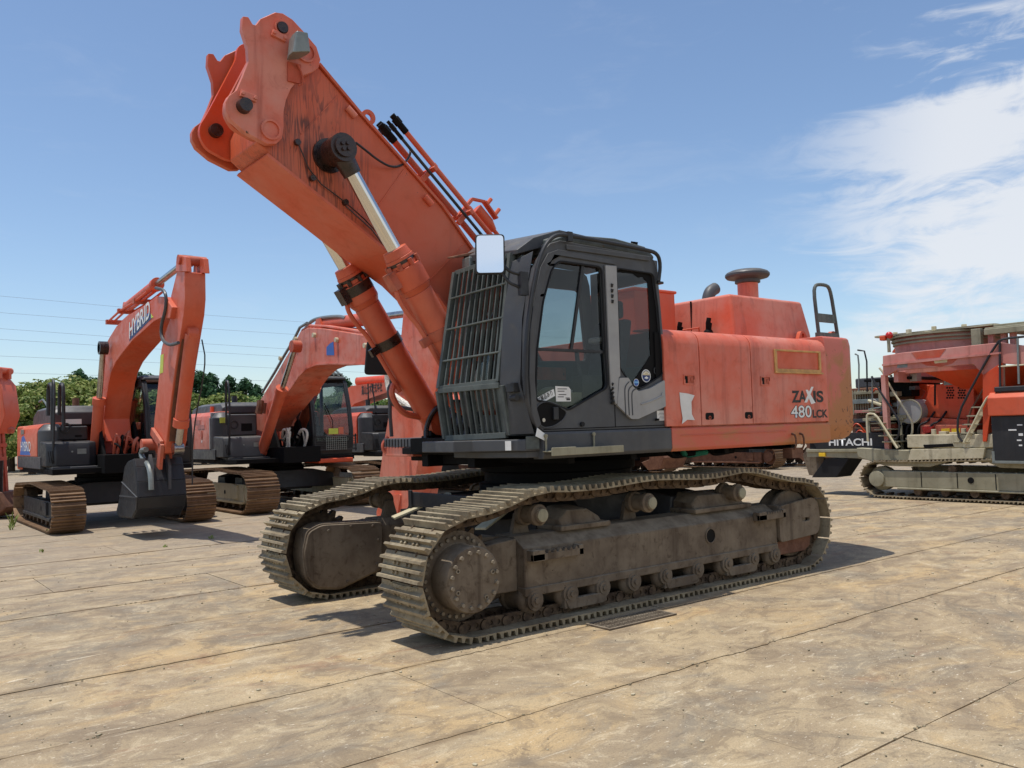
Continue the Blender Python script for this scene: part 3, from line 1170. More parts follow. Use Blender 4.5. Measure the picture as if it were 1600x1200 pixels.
b.loft([ringz(1.42, .10), ringz(1.46, .045), ringz(1.53, .01), ringz(1.62, 0), ringz(2.55, 0), ringz(2.63, .012), ringz(2.65, .03)])
cw = b.build("counterweight", M['cw'], EX, .01, angle=40)
for x, y in ((-3.20, 1.00), (-3.62, 1.16)):
    b = MB()
    b.plate(rounded([(x - .11, 2.63), (x + .11, 2.63), (x + .05, 2.765), (x - .04, 2.77)], .04, 4), [circle(x, 2.715, .026, 12)], 'y', y - .025, y + .025)
    b.build("lifting_eye", M['orange'], cw, .005)
b = MB()
yl = 1.22
b.tube([(-3.24, yl, 2.62), (-3.20, yl, 2.95), (-3.17, yl, 3.22), (-3.20, yl, 3.30), (-3.27, yl, 3.325), (-3.42, yl, 3.33), (-3.50, yl, 3.31), (-3.545, yl, 3.22), (-3.60, yl, 2.95), (-3.66, yl, 2.62)], .022, 10, smooth=1)
b.box(-3.60, -3.20, yl - .012, yl + .012, 2.86, 2.965)
b.box(-3.62, -3.20, yl - .03, yl + .03, 2.64, 2.73)
b.build("guard_rail", M['guard'], EX)

# ---- cab
CY0, CY1 = .46, 1.475
outer = [(1.42, 1.635), (1.52, 1.72), (1.585, 1.90), (1.605, 2.10), (1.575, 2.52), (1.515, 2.80), (1.43, 3.08), (1.37, 3.20), (1.28, 3.285), (1.16, 3.325), (.0, 3.30), (-.06, 3.26), (-.095, 3.16), (-.135, 2.60), (-.165, 2.15), (-.165, 1.635)]
wf = rounded([(1.505, 1.905), (1.47, 2.34), (1.385, 2.76), (1.275, 3.05), (1.19, 3.135), (.665, 3.13), (.655, 2.35), (.64, 2.02), (1.135, 1.815), (1.34, 1.885)], .05, 4)
wr = rounded([(.475, 3.14), (-.03, 3.13), (-.075, 2.80), (-.115, 2.15), (.20, 2.015), (.30, 2.03), (.40, 2.12), (.475, 2.2)], .05, 4)
b = MB()
b.plate(outer, [wf, wr], 'y', CY1 - .05, CY1)
cab = b.build("cab", M['dark'], EX, .012)
# right side of the cab
b = MB()
b.plate(outer, [rounded([(1.47, 2.32), (1.36, 2.76), (1.22, 3.1), (.05, 3.1), (-.02, 2.36)], .06, 4)], 'y', CY0, CY0 + .05)
# rear wall and floor
b.plate([(CY0 + .05, 1.635), (CY1 - .05, 1.635), (CY1 - .05, 3.28), (CY0 + .05, 3.28)], [rounded([(CY0 + .14, 2.25), (CY1 - .14, 2.25), (CY1 - .14, 3.08), (CY0 + .14, 3.08)], .06, 4)], 'x', -.155, -.10)
b.box(-.10, 1.40, CY0 + .05, CY1 - .05, 1.60, 1.66)
# front corner posts and sill
for y0, y1 in ((CY0 + .05, CY0 + .11), (CY1 - .11, CY1 - .05)):
    b.loft([[(x, y, z) for x, y in ((xx, y0), (xx + .06, y0), (xx + .06, y1), (xx, y1))] for xx, z in ((1.36, 1.64), (1.46, 1.72), (1.525, 1.92), (1.54, 2.12), (1.505, 2.52), (1.45, 2.8), (1.37, 3.06), (1.22, 3.26))])
b.box(1.36, 1.44, CY0 + .05, CY1 - .05, 1.64, 1.80)
b.box(1.10, 1.26, CY0 + .05, CY1 - .05, 3.20, 3.30)
b.build("cab_shell", M['dark'], cab, .008)
b = MB()
b.loft([[(x, CY0 + .03 - k, z), (x, CY1 - .02 + k * .3, z)] + [(x, CY1 - .02, z + h), (x, CY1 - .25, z + h + .05), (x, CY0 + .25, z + h + .05), (x, CY0 + .03, z + h)]
        for x, z, h, k in ((1.24, 3.29, .03, 0), (1.05, 3.325, .07, 0), (.45, 3.315, .11, 0), (0.05, 3.30, .09, 0), (-.07, 3.28, .03, 0))])
roof = b.build("cab_roof", M['guard'], cab, .012)
b = MB()
b.cyl((.12, CY1 - .10, 3.41), (.12, CY1 - .09, 3.445), .035, n=14)
b.build("roof_plug", M['deep_black'], cab)
# falling-object guard over the roof front and its visor
b = MB()
b.loft([[(1.50, .46, 3.26), (1.50, 1.28, 3.20), (1.50, 1.28, 3.24), (1.50, .46, 3.33)], [(1.34, .46, 3.28), (1.34, 1.32, 3.25), (1.34, 1.32, 3.36), (1.34, .46, 3.45)], [(1.04, .52, 3.34), (1.04, 1.34, 3.34), (1.04, 1.34, 3.46), (1.04, .52, 3.52)], [(.66, .56, 3.38), (.66, 1.34, 3.38), (.66, 1.34, 3.44), (.66, .56, 3.50)]])
b.build("roof_guard", M['dark'], cab, .008)
b = MB()
b.loft([[(1.62, .36, 3.31), (1.62, .46, 3.295), (1.62, .46, 3.315), (1.62, .36, 3.325)], [(1.40, .36, 3.35), (1.40, .62, 3.34), (1.40, .62, 3.37), (1.40, .36, 3.38)], [(1.2, .40, 3.41), (1.2, .70, 3.42), (1.2, .70, 3.44), (1.2, .40, 3.44)]])
b.build("lamp_visor", M['rust'], cab, .004)
b = MB()
b.box(1.44, 1.53, .47, .60, 3.16, 3.30)
b.build("cab_lamp", M['lampgrey'], cab, .012)
b = MB()
b.box(1.40, 1.46, .90, 1.02, 3.22, 3.33)
b.box(1.38, 1.44, 1.10, 1.16, 3.18, 3.30)
b.box(1.35, 1.45, 1.20, 1.28, 3.14, 3.20)
b.build("guard_bracket", M['guard'], cab, .006)

# silver pillar and hinge cover
b = MB()
b.plate([(.632, 3.15), (.488, 3.155), (.490, 2.125), (.512, 2.112), (.545, 1.87), (.565, 1.86), (.622, 2.04), (.628, 2.4)], [], 'y', CY1 + .002, CY1 + .022)
pl = b.build("door_pillar", M['silver'], cab, .006)
b = MB()
lo = rounded([(.51, 2.108), (.39, 2.112), (.335, 2.03), (.26, 1.985), (.10, 2.015), (-.105, 2.095), (-.108, 1.84), (.28, 1.725), (.37, 1.725), (.55, 1.855)], .015, 3)
b.plate(lo, [], 'y', CY1 + .002, CY1 + .026)
pn = b.build("lower_side_panel", M['silver'], cab, .006)
b = MB()
for k, (xa, xb) in enumerate(((.445, .405), (.395, .36), (.345, .315))):
    b.tube([(xa - .06, CY1 + .026, 2.075 - k * .03), (xa, CY1 + .027, 2.03 - k * .02), (xb + .045, CY1 + .027, 1.95), (xb + .04, CY1 + .027, 1.76)], .006, 6, smooth=2)
b.build("panel_groove", M['dark'], pn)
b = MB()
b.tube([(.24, CY1 + .026, 1.862), (.10, CY1 + .028, 1.89), (-.07, CY1 + .026, 1.945)], .009, 6, smooth=1)
b.cyl((-.065, CY1 + .024, 1.955), (-.065, CY1 + .034, 1.955), .018, n=10)
b.build("panel_ridge", M['silver'], pn)
b = MB()
for z in (2.95, 2.90, 2.85, 2.80):
    b.cyl((.565, CY1 + .022, z), (.565, CY1 + .032, z + .03), .012, n=8)
for z in (2.03, 1.99, 1.95, 1.91, 1.87):
    b.cyl((.60, CY1 + .006, z), (.60, CY1 + .03, z + .028), .012, n=8)
b.build("door_hinge", M['black'], cab)
# door edge strip and door seams
b = MB()
b.plate([(1.505, 1.66), (1.555, 1.78), (1.575, 2.10), (1.55, 2.5), (1.49, 2.79), (1.41, 3.06), (1.32, 3.19), (1.20, 3.235), (.50, 3.215), (.50, 3.165), (1.18, 3.18), (1.27, 3.13), (1.35, 3.02), (1.435, 2.77), (1.495, 2.48), (1.515, 2.10), (1.50, 1.83), (1.46, 1.70)], [], 'y', CY1 + .001, CY1 + .016)
b.build("door_rim", M['dark'], cab, .005)
b = MB()
b.box(.555, .565, CY1, CY1 + .0015, 1.66, 1.86)
b.tube([(1.425, CY1 + .001, 1.655), (.9, CY1 + .001, 1.655), (-.15, CY1 + .001, 1.66)], .004, 5)
b.build("door_seam", M['deep_black'], cab)
b = MB()
b.cyl((.98, CY1, 1.69), (.98, CY1 + .02, 1.69), .022, n=14)
b.build("door_stop", M['rubber'], cab)
# glazing
for nm, hole in (("door_glass", wf), ("side_glass", wr)):
    b = MB()
    b.plate(hole, [], 'y', CY1 - .032, CY1 - .026)
    b.build(nm, M['glass'], cab)
b = MB()
b.plate(rounded([(1.47, 2.32), (1.36, 2.76), (1.22, 3.1), (.05, 3.1), (-.02, 2.36)], .06, 4), [], 'y', CY0 + .02, CY0 + .026)
b.build("side_glass", M['glass'], cab)
b = MB()
b.loft([[(x, CY0 + .11, z), (x, CY1 - .11, z), (x + .006, CY1 - .11, z), (x + .006, CY0 + .11, z)] for x, z in ((1.53, 1.84), (1.56, 2.1), (1.53, 2.52), (1.47, 2.8), (1.39, 3.06), (1.27, 3.22))])
b.build("windscreen", M['glass'], cab)
b = MB()
b.plate([(CY0 + .14, 2.25), (CY1 - .14, 2.25), (CY1 - .14, 3.08), (CY0 + .14, 3.08)], [], 'x', -.130, -.124)
b.build("rear_glass", M['glass'], cab)
# black printed border of the rear side pane, sliding window bars, trim
b = MB()
b.plate([(-.02, 3.13), (-.07, 2.80), (-.11, 2.15), (.195, 2.02), (.28, 2.03), (.24, 2.12), (.10, 2.26), (.03, 2.34), (.03, 2.9), (.04, 3.05), (.10, 3.09), (.16, 3.08), (.22, 3.11), (.46, 3.11), (.46, 3.135)], [], 'y', CY1 - .024, CY1 - .020)
b.build("pane_border", M['deep_black'], cab)
b = MB()
b.box(.66, 1.465, CY1 - .03, CY1 - .012, 2.335, 2.36)
b.bar((.885, CY1 - .02, 3.13), (1.06, CY1 - .02, 2.35), .018, .03, (1, 0, 0))
b.build("window_bar", M['black'], cab)
b = MB()
b.tube([(p[0], CY1 + .001, p[1]) for p in wf], .010, 6, closed=True)
b.tube([(p[0], CY1 + .001, p[1]) for p in wr], .008, 6, closed=True)
b.build("window_seal", M['rubber'], cab)
# door handle pocket
hpk = [(1.50 - .36 * k, 0) for k in (0, 1)]
hs = rounded([(1.515, 1.84), (1.43, 1.895), (1.30, 1.885), (1.145, 1.80), (1.20, 1.73), (1.30, 1.68), (1.43, 1.665), (1.50, 1.73)], .06, 4)
b = MB()
b.plate(hs, [], 'y', CY1 + .0005, CY1 + .003)
dh = b.build("handle_pocket", M['deep_black'], cab)
b = MB()
b.tube([(p[0], CY1 + .003, p[1]) for p in hs], .007, 6, closed=True)
b.build("pocket_rim", M['dark'], cab)
b = MB()
b.box(1.27, 1.325, CY1 + .003, CY1 + .030, 1.735, 1.845)
b.build("door_handle", M['black'], cab, .006)
b = MB()
b.cyl((1.425, CY1 + .003, 1.735), (1.425, CY1 + .010, 1.735), .017, n=14)
b.build("key_lock", M['chrome_dull'], cab)
# stickers on the glass and skirt
b = MB()
b.plate([(1.475, 1.925), (1.275, 2.005), (1.26, 1.945), (1.46, 1.86)], [], 'y', CY1 - .0255, CY1 - .024)
stk = b.build("sticker", M['white'], cab)
rv = Vector((-.20, 0, .08)).normalized()
lettering("lettering", "\u4ed8\u5c5e\u54c1\u3042\u308a", (1.455, CY1 - .024, 1.882), rv, rv.cross(Vector((0, 1, 0))) * -1, .185, .048, M['ink'], stk, .001, bold=.02)
b = MB()
b.plate([(1.255, 2.03), (1.10, 2.025), (1.075, 2.0), (1.075, 1.895), (1.25, 1.895)], [], 'y', CY1 - .0255, CY1 - .024)
st2 = b.build("inspection_sheet", M['paper'], cab)
b = MB()
for i, (x0, x1, z) in enumerate(((1.23, 1.12, 2.005), (1.23, 1.15, 1.985), (1.22, 1.13, 1.955), (1.23, 1.16, 1.935), (1.14, 1.09, 1.925))):
    b.box(x1, x0, CY1 - .0238, CY1 - .0232, z - .003, z + .004)
b.box(1.085, 1.13, CY1 - .0238, CY1 - .0232, 1.905, 1.92)
b.build("sheet_print", M['ink'], st2)
for (x, z, r, mats) in ((.105, 2.135, .062, ('white', 'navy_print', 'sand_print')), (.245, 2.07, .036, ('white', 'blue_print', 'sky_print'))):
    b = MB()
    b.cyl((x, CY1 - .019, z), (x, CY1 - .0178, z), r, n=26)
    dsc = b.build("round_sticker", M[mats[0]], cab)
    b = MB()
    b.cyl((x, CY1 - .0178, z), (x, CY1 - .0172, z), r * .86, n=26)
    b.build("sticker_field", M[mats[1]], dsc)
    b = MB()
    if r > .05:
        b.plate([(x + r * .78 * cos(a), z + r * .1 + r * .66 * sin(a)) for a in [pi * i / 12 for i in range(13)]], [], 'y', CY1 - .0172, CY1 - .0166)
    else:
        b.plate([(x + r * .8, z - r * .15), (x - r * .8, z - r * .15), (x - r * .75, z + r * .3), (x + r * .75, z + r * .3)], [], 'y', CY1 - .0172, CY1 - .0166)
    b.build("sticker_emblem", M[mats[2]], dsc)
    b = MB()
    if r > .05:
        for a in (.5, 1.2, 1.9, 2.6):
            b.cyl((x + r * .55 * cos(a), CY1 - .0166, z + r * .12 + r * .5 * sin(a)), (x + r * .55 * cos(a), CY1 - .016, z + r * .12 + r * .5 * sin(a)), r * .11, n=8)
        b.plate([(x + r * .5, z - r * .35), (x - r * .1, z - r * .5), (x - r * .5, z - r * .3), (x, z - r * .05)], [], 'y', CY1 - .0166, CY1 - .016)
        b.build("sticker_mark", M['white'], dsc)
b = MB()
b.ring((-.035, CY1 - .019, 2.185), (-.035, CY1 - .010, 2.185), .04, .026, 20)
b.cyl((-.035, CY1 - .019, 2.185), (-.035, CY1 - .014, 2.185), .018, n=12)
b.build("air_vent", M['black'], cab)
b = MB()
b.box(-.12, -.005, CY1, CY1 + .0015, 1.705, 1.80)
st3 = b.build("data_label", M['paper'], cab)
b = MB()
for k in range(6):
    b.box(-.105, -.02 - .01 * (k % 3), CY1 + .0015, CY1 + .0022, 1.717 + k * .0135, 1.721 + k * .0135)
b.build("label_print", M['ink'], st3)
b = MB()
b.box(-.002, .025, CY1, CY1 + .03, 1.705, 1.725)
b.build("door_catch", M['deep_black'], cab)
# roof rail running down the front post, radio mast at the rear
b = MB()
b.tube([(-.075, 1.50, 3.06), (-.10, 1.51, 3.22), (-.06, 1.515, 3.325), (.1, 1.515, 3.345), (1.12, 1.515, 3.372), (1.26, 1.515, 3.35), (1.37, 1.515, 3.26), (1.45, 1.51, 3.10), (1.54, 1.51, 2.80), (1.61, 1.51, 2.45), (1.635, 1.505, 2.15), (1.63, 1.50, 1.95)], .019, 10, smooth=2)
b.build("cab_rail", M['black'], cab)
b = MB()
b.box(.03, 1.10, CY1 + .002, CY1 + .02, 3.245, 3.29)
b.build("rain_gutter", M['dark'], cab, .006)
b = MB()
b.box(1.06, 1.12, 1.50, 1.535, 3.31, 3.40)
b.build("rail_clamp", M['black'], cab, .004)
b = MB()
b.box(-.15, -.07, 1.40, 1.50, 3.035, 3.06)
b.build("roof_tip", M['black'], cab, .006)
# interior
b = MB()
b.box(.10, .62, .72, 1.20, 1.98, 2.12)
b.loft([[(x, .74, z), (x + .12, .74, z), (x + .12, 1.18, z), (x, 1.18, z)] for x, z in ((.12, 2.10), (.02, 2.45), (-.03, 2.72))])
b.box(-.02, .08, .84, 1.08, 2.74, 2.92)
b.build("seat", M['seat'], cab, .03)
b = MB()
b.box(.25, .85, 1.22, 1.36, 1.90, 2.14)
b.box(.25, .85, .55, .68, 1.90, 2.14)
b.tube([(.80, 1.29, 2.12), (.84, 1.29, 2.30), (.82, 1.27, 2.38)], .022, 8, smooth=1)
b.tube([(.80, .62, 2.12), (.84, .62, 2.30), (.82, .64, 2.38)], .022, 8, smooth=1)
b.box(1.30, 1.42, .54, .62, 2.30, 2.62)
b.build("control_console", M['seat'], cab, .015)
b = MB()
for y in (.84, 1.04):
    b.tube([(1.18, y, 1.70), (1.20, y, 2.0), (1.14, y, 2.22)], .014, 6)
    b.box(1.10, 1.28, y - .05, y + .05, 1.70, 1.73)
b.build("travel_lever", M['chrome_dull'], cab)
b = MB()
b.ball((1.02, 1.10, 1.98), .11, 12, 8, (1.2, .7, .6))
b.box(.86, 1.10, 1.16, 1.36, 1.86, 1.98)
b.build("rag_bundle", M['olive'], cab)
b = MB()
b.box(.30, .95, .515, .53, 1.75, 2.28)
b.build("orange_glimpse", M['orange_worn'], cab, .01)  # added panel, stands in for the orange glimpsed through the far windows
b = MB()
b.box(.72, .84, .50, .512, 2.72, 2.92)
b.build("window_notice", M['paper'], cab)
b = MB()
b.tube([(1.30, .98, 1.9), (1.24, .98, 2.28), (1.20, .98, 2.32)], .03, 8)
b.tube([(1.20 + .17 * cos(a) * .35, .98 + .17 * sin(a), 2.34 + .17 * cos(a) * .6) for a in [i * pi / 8 for i in range(16)]], .016, 6, closed=True)
b.build("steering_column", M['rubber'], cab)
b = MB()
b.box(.98, 1.22, .60, .72, 2.05, 2.22)
b.build("switch_panel", M['silver'], cab, .02)
b = MB()
b.box(.05, .22, .78, 1.14, 2.50, 2.56)
b.box(.62, .74, .80, 1.12, 1.94, 2.02)
b.build("seat_cover", M['paper'], cab, .02)

# front bar guard: upper leaning grille and lower grille
gu_in, gl_in = (1.675, 3.13), (1.885, 2.05)
gu_out, gl_out = (1.50, 3.21), (1.675, 2.08)


def gpt(u, v):
    """u 0..1 across from the boom side to the door side, v 0 bottom .. 1 top"""
    a = Vector((gl_in[0] * (1 - v) + gu_in[0] * v, 0.58, gl_in[1] * (1 - v) + gu_in[1] * v))
    c = Vector((gl_out[0] * (1 - v) + gu_out[0] * v, 1.20, gl_out[1] * (1 - v) + gu_out[1] * v))
    return a.lerp(c, u)


GR = MB()
for u in (0.0, 1.0):
    GR.bar(gpt(u, 0), gpt(u, 1.0), .035, .07, (1, .1, .2))
GR.bar(gpt(0, 0), gpt(1, 0), .05, .05, (0, 0, 1))
GR.bar(gpt(0, 1.0), gpt(1, 1.0), .03, .04, (0, 0, 1))
grille = GR.build("front_guard", M['guard'], EX, .003)
NB = 11
for i in range(1, NB):
    u = i / NB
    b = MB()
    b.bar(gpt(u, .0), gpt(u, 1.0), .013, .034, (1, .15, .2))
    b.build("guard_bar", M['guard'], grille)
for v in (.23, .50, .77):
    b = MB()
    b.tube([gpt(0, v) + Vector((.03, 0, 0)), gpt(1, v) + Vector((.03, 0, 0))], .010, 6)
    b.build("guard_rod", M['guard'], grille)
# lower grille
lu_i, ll_i = Vector((1.895, .58, 2.03)), Vector((1.83, .58, 1.60))
lu_o, ll_o = Vector((1.685, 1.22, 2.045)), Vector((1.625, 1.22, 1.615))
b = MB()
b.bar(lu_i, lu_o, .05, .045, (0, 0, 1))
b.bar(ll_i, ll_o, .05, .05, (0, 0, 1))
b.bar(lu_i, ll_i, .03, .07, (1, 0, 0))
b.bar(lu_o, ll_o, .10, .03, (1, 0, 0))
low = b.build("lower_guard", M['guard'], EX, .003)
for i in range(1, NB):
    u = i / NB
    b = MB()
    b.bar(lu_i.lerp(lu_o, u), ll_i.lerp(ll_o, u), .015, .036, (1, .15, 0))
    b.build("guard_bar", M['guard'], low)
for k in range(3):
    b = MB()
    z = 1.655 + k * .028
    b.bar((1.60, .78, z), (1.56, 1.22, z), .05, .010, (0, 0, 1))
    b.build("guard_slat", M['guard'], low)
# side cheek between grille and cab
b = MB()
b.loft([[(1.53, 1.20, 3.13), (1.40, 1.38, 3.22), (1.39, 1.37, 3.22), (1.51, 1.20, 3.14)], [(1.63, 1.22, 2.66), (1.56, 1.40, 2.62), (1.55, 1.39, 2.62), (1.61, 1.22, 2.66)], [(1.69, 1.22, 2.07), (1.62, 1.42, 2.05), (1.61, 1.41, 2.05), (1.67, 1.22, 2.07)], [(1.65, 1.24, 1.62), (1.50, 1.44, 1.62), (1.49, 1.43, 1.62), (1.63, 1.24, 1.62)]])
b.build("guard_cheek", M['dark'], EX, .004)
b = MB()
b.box(1.60, 1.68, 1.30, 1.40, 1.98, 2.06)
b.cyl((1.66, 1.34, 1.93), (1.66, 1.42, 1.93), .03, n=10)
b.build("guard_latch", M['black'], EX, .006)

# left mirror on two bent stays
mc = Vector((1.86, 1.36, 3.15))
mn = (CAM_LOC - mc).normalized()
mn = (mn + Vector((.05, .30, .66)) * .28).normalized()
b = MB()
s_ = Vector((0, 0, 1)).cross(mn).normalized()
u_ = mn.cross(s_)
mt = Matrix((s_, u_, mn)).transposed().to_4x4()
mt.translation = mc
sh = rounded([(-.125, -.17), (.125, -.17), (.13, .17), (-.12, .17)], .035, 4)
b.plate(sh, [], 'z', -.045, 0)
b.v = [mt @ p for p in b.v]
mir = b.build("wing_mirror", M['black'], EX, .008)
b = MB()
sh2 = rounded([(-.113, -.158), (.113, -.158), (.118, .158), (-.108, .158)], .03, 4)
b.plate(sh2, [], 'z', .0, .004)
b.v = [mt @ p for p in b.v]
b.build("mirror_glass", M['mirror'], mir)
b = MB()
b.tube([(1.62, 1.46, 2.86), (1.66, 1.46, 2.88), (1.72, 1.44, 2.90), (1.76, 1.40, 2.98), (1.80, 1.37, 3.08)], .014, 8, smooth=2)
b.tube([(1.58, 1.48, 2.98), (1.64, 1.47, 2.98), (1.72, 1.44, 3.00), (1.76, 1.39, 3.08), (1.80, 1.36, 3.14)], .014, 8, smooth=2)
b.box(1.56, 1.64, 1.45, 1.50, 2.80, 3.0)
b.build("mirror_stay", M['black'], mir)

# cab front step, side step
b = MB()
pl = [(1.455, 1.46), (1.60, 1.44), (1.80, .95), (1.97, .90), (1.97, .38), (1.36, .38), (1.36, 1.46)]
b.plate(pl, [], 'z', 1.475, 1.575)
b.plate([(1.44, 1.44), (1.56, 1.40), (1.70, .98), (1.70, .50), (1.2, .50), (1.2, 1.44)], [], 'z', 1.415, 1.475)
fs = b.build("front_platform", M['dark'], EX, .01)
b = MB()
b.plate([(1.47, 1.47), (1.60, 1.445), (1.585, 1.43), (1.46, 1.455)], [], 'z', 1.49, 1.60)
b.build("platform_end", M['guard'], fs, .004)
b = MB()
b.box(1.63, 1.69, 1.312, 1.3135, 1.485, 1.565)
b.v = [Matrix.Translation((1.66, 1.30, 0)) @ Matrix.Rotation(radians(-69), 4, 'Z') @ Matrix.Translation((-1.66, -1.285, 0)) @ p for p in b.v]
b.build("warning_label", M['paper'], fs)
b = MB()
b.plate([(1.54, 1.60), (1.42, 1.55), (1.41, 1.60), (1.52, 1.67)], [], 'y', 1.505, 1.508)
b.build("tag_plate", M['white'], fs)
b = MB()
b.box(.62, 1.47, 1.505, 1.63, 1.462, 1.472)
b.box(.62, 1.47, 1.62, 1.632, 1.43, 1.492)
b.box(1.20, 1.47, 1.625, 1.636, 1.43, 1.50)
for x in (.88, 1.44):
    b.cyl((x, 1.52, 1.47), (x, 1.52, 1.60), .010, n=8)
    b.cyl((x, 1.51, 1.60), (x, 1.53, 1.60), .018, n=8)
b.build("side_step", M['olive'], EX, .003)

# ---- right front: tool box, steps, hand rails, mirror
b = MB()
b.loft([[(x, -1.42, z), (x, -.72, z), (x - .10, -.72, z2), (x - .10, -1.42, z2)] for x, z, z2 in ((.82, 1.62, 1.66), (.62, 1.62, 2.0), (.35, 1.62, 2.22), (-.20, 1.62, 2.30))])
tb = b.build("tool_box", M['orange'], EX, .02)
b = MB()
b.plate([(.78, 1.80), (.70, 2.02), (1.0, 2.02)], [], 'y', -1.30, -1.27)
b.plate([(.78, 1.80), (.70, 2.02), (1.0, 2.02)], [], 'y', -1.0, -.97)
b.box(.70, 1.0, -1.30, -.97, 2.01, 2.03)
b.build("step_bracket", M['orange_bright'], tb)
b = MB()
b.box(.62, 1.32, -1.47, -.85, 1.40, 1.50)
sp = b.build("right_step", M['orange_fade'], EX, .01)
b = MB()
for i in range(9):
    x = .66 + i * .076
    b.box(x, x + .05, -.90, -.835, 1.505, 1.59)
for i in range(9):
    y = -1.44 + i * .066
    b.box(1.28, 1.335, y, y + .045, 1.505, 1.59)
b.box(.62, 1.33, -1.47, -.84, 1.586, 1.60)
b.build("step_tread", M['dark'], sp, .004)
b = MB()
b.tube([(1.26, -1.42, 1.42), (1.34, -1.45, 1.45), (1.35, -1.45, 1.55), (1.28, -1.44, 1.62)], .018, 8, smooth=2)
b.build("step_loop", M['orange_fade'], sp)
b = MB()
b.tube([(1.22, -1.46, 1.62), (1.24, -1.46, 1.95), (1.20, -1.46, 2.35), (1.17, -1.46, 2.60)], .022, 8, smooth=1)
b.tube([(1.00, -1.32, 2.16), (1.06, -1.36, 2.21), (1.24, -1.46, 2.24), (1.25, -1.46, 2.05), (1.18, -1.44, 1.96), (.98, -1.34, 1.92)], .022, 8, smooth=2)
b.bar((.98, -1.34, 1.86), (.98, -1.34, 2.22), .03, .03, (1, 0, 0))
b.tube([(1.17, -1.46, 2.60), (1.02, -1.42, 2.62), (.98, -1.40, 2.5), (1.0, -1.40, 2.2)], .020, 8, smooth=1)
b.build("hand_rail", M['dark'], EX)
mc = Vector((1.33, -1.46, 2.52))
mn = (CAM_LOC - mc)
mn.z = 0
mn.normalize()
s_ = Vector((0, 0, 1)).cross(mn).normalized()
mt = Matrix((s_, Vector((0, 0, 1)), mn)).transposed().to_4x4()
mt.translation = mc
b = MB()
b.plate(rounded([(-.20, -.19), (.14, -.20), (.16, .20), (-.16, .20)], .05, 4), [], 'z', -.05, .05)
b.v = [mt @ p for p in b.v]
b.build("wing_mirror", M['rubber'], EX, .02)

# ---- boom
YN, YF = .20, -.44
boom_pts = [(2.84, 4.95), (2.45, 4.60), (2.26, 4.44), (1.95, 4.18), (1.56, 3.85), (1.24, 3.49), (.75, 2.95), (.30, 2.35), (.10, 1.95), (.20, 1.70), (.50, 1.62), (.80, 1.90), (1.40, 2.72), (1.66, 3.02), (1.86, 3.18), (2.20, 3.37), (2.66, 3.66), (3.28, 4.05), (3.42, 4.16), (3.42, 4.34), (3.32, 4.60), (3.18, 4.82), (3.0, 4.97)]
b = MB()
b.plate(boom_pts, [], 'y', YF, YN)
boom = b.build("boom", M['boom'], EX, .012)
# side flanges: top plate edge and weld strips
b = MB()
tp = [(2.84, 4.97), (2.45, 4.615), (2.26, 4.455), (1.95, 4.195), (1.56, 3.865), (1.24, 3.505), (.75, 2.965)]
for i in range(len(tp) - 1):
    b.bar((tp[i][0], (YF + YN) / 2, tp[i][1]), (tp[i + 1][0], (YF + YN) / 2, tp[i + 1][1]), YN - YF + .05, .025, (1, 0, 1))
b.build("boom_top_plate", M['boom'], boom)
b = MB()
bp = [(3.34, 4.06), (2.66, 3.642), (2.20, 3.352), (1.86, 3.162), (1.66, 3.0), (1.40, 2.70), (.82, 1.90)]
for i in range(len(bp) - 1):
    b.bar((bp[i][0], (YF + YN) / 2, bp[i][1]), (bp[i + 1][0], (YF + YN) / 2, bp[i + 1][1]), YN - YF + .06, .025, (-1, 0, 1))
b.build("boom_bottom_plate", M['orange'], boom)
b = MB()
for p_, q_ in (((1.98, 4.16), (2.42, 3.56)), ((1.30, 3.52), (1.72, 3.12)), ((2.66, 4.72), (3.02, 4.30))):
    b = MB()
    b.bar((p_[0], YN + .002, p_[1]), (q_[0], YN + .002, q_[1]), .012, .010, (1, 0, 1))
    b.build("weld_bead", M['boom'], boom)
# lug plates of the boom nose
c1p = lambda pts: crop(pts, 280, 0, .25)
lug = rounded(onY(c1p([(410, 272), (372, 286), (357, 320), (352, 372), (232, 600), (160, 735), (125, 785), (122, 850), (165, 930), (300, 1005), (430, 1010), (560, 800), (560, 400)]), -.46), .05, 3)
for y0, y1 in ((.13, .194), (-.50, -.446)):
    b = MB()
    b.plate(lug, [], 'y', y0, y1)
    b.build("boom_lug", M['boom'] if y0 > 0 else M['orange_bright'], boom, .006)  # far lug gets a brighter orange: bounced light put into its colour
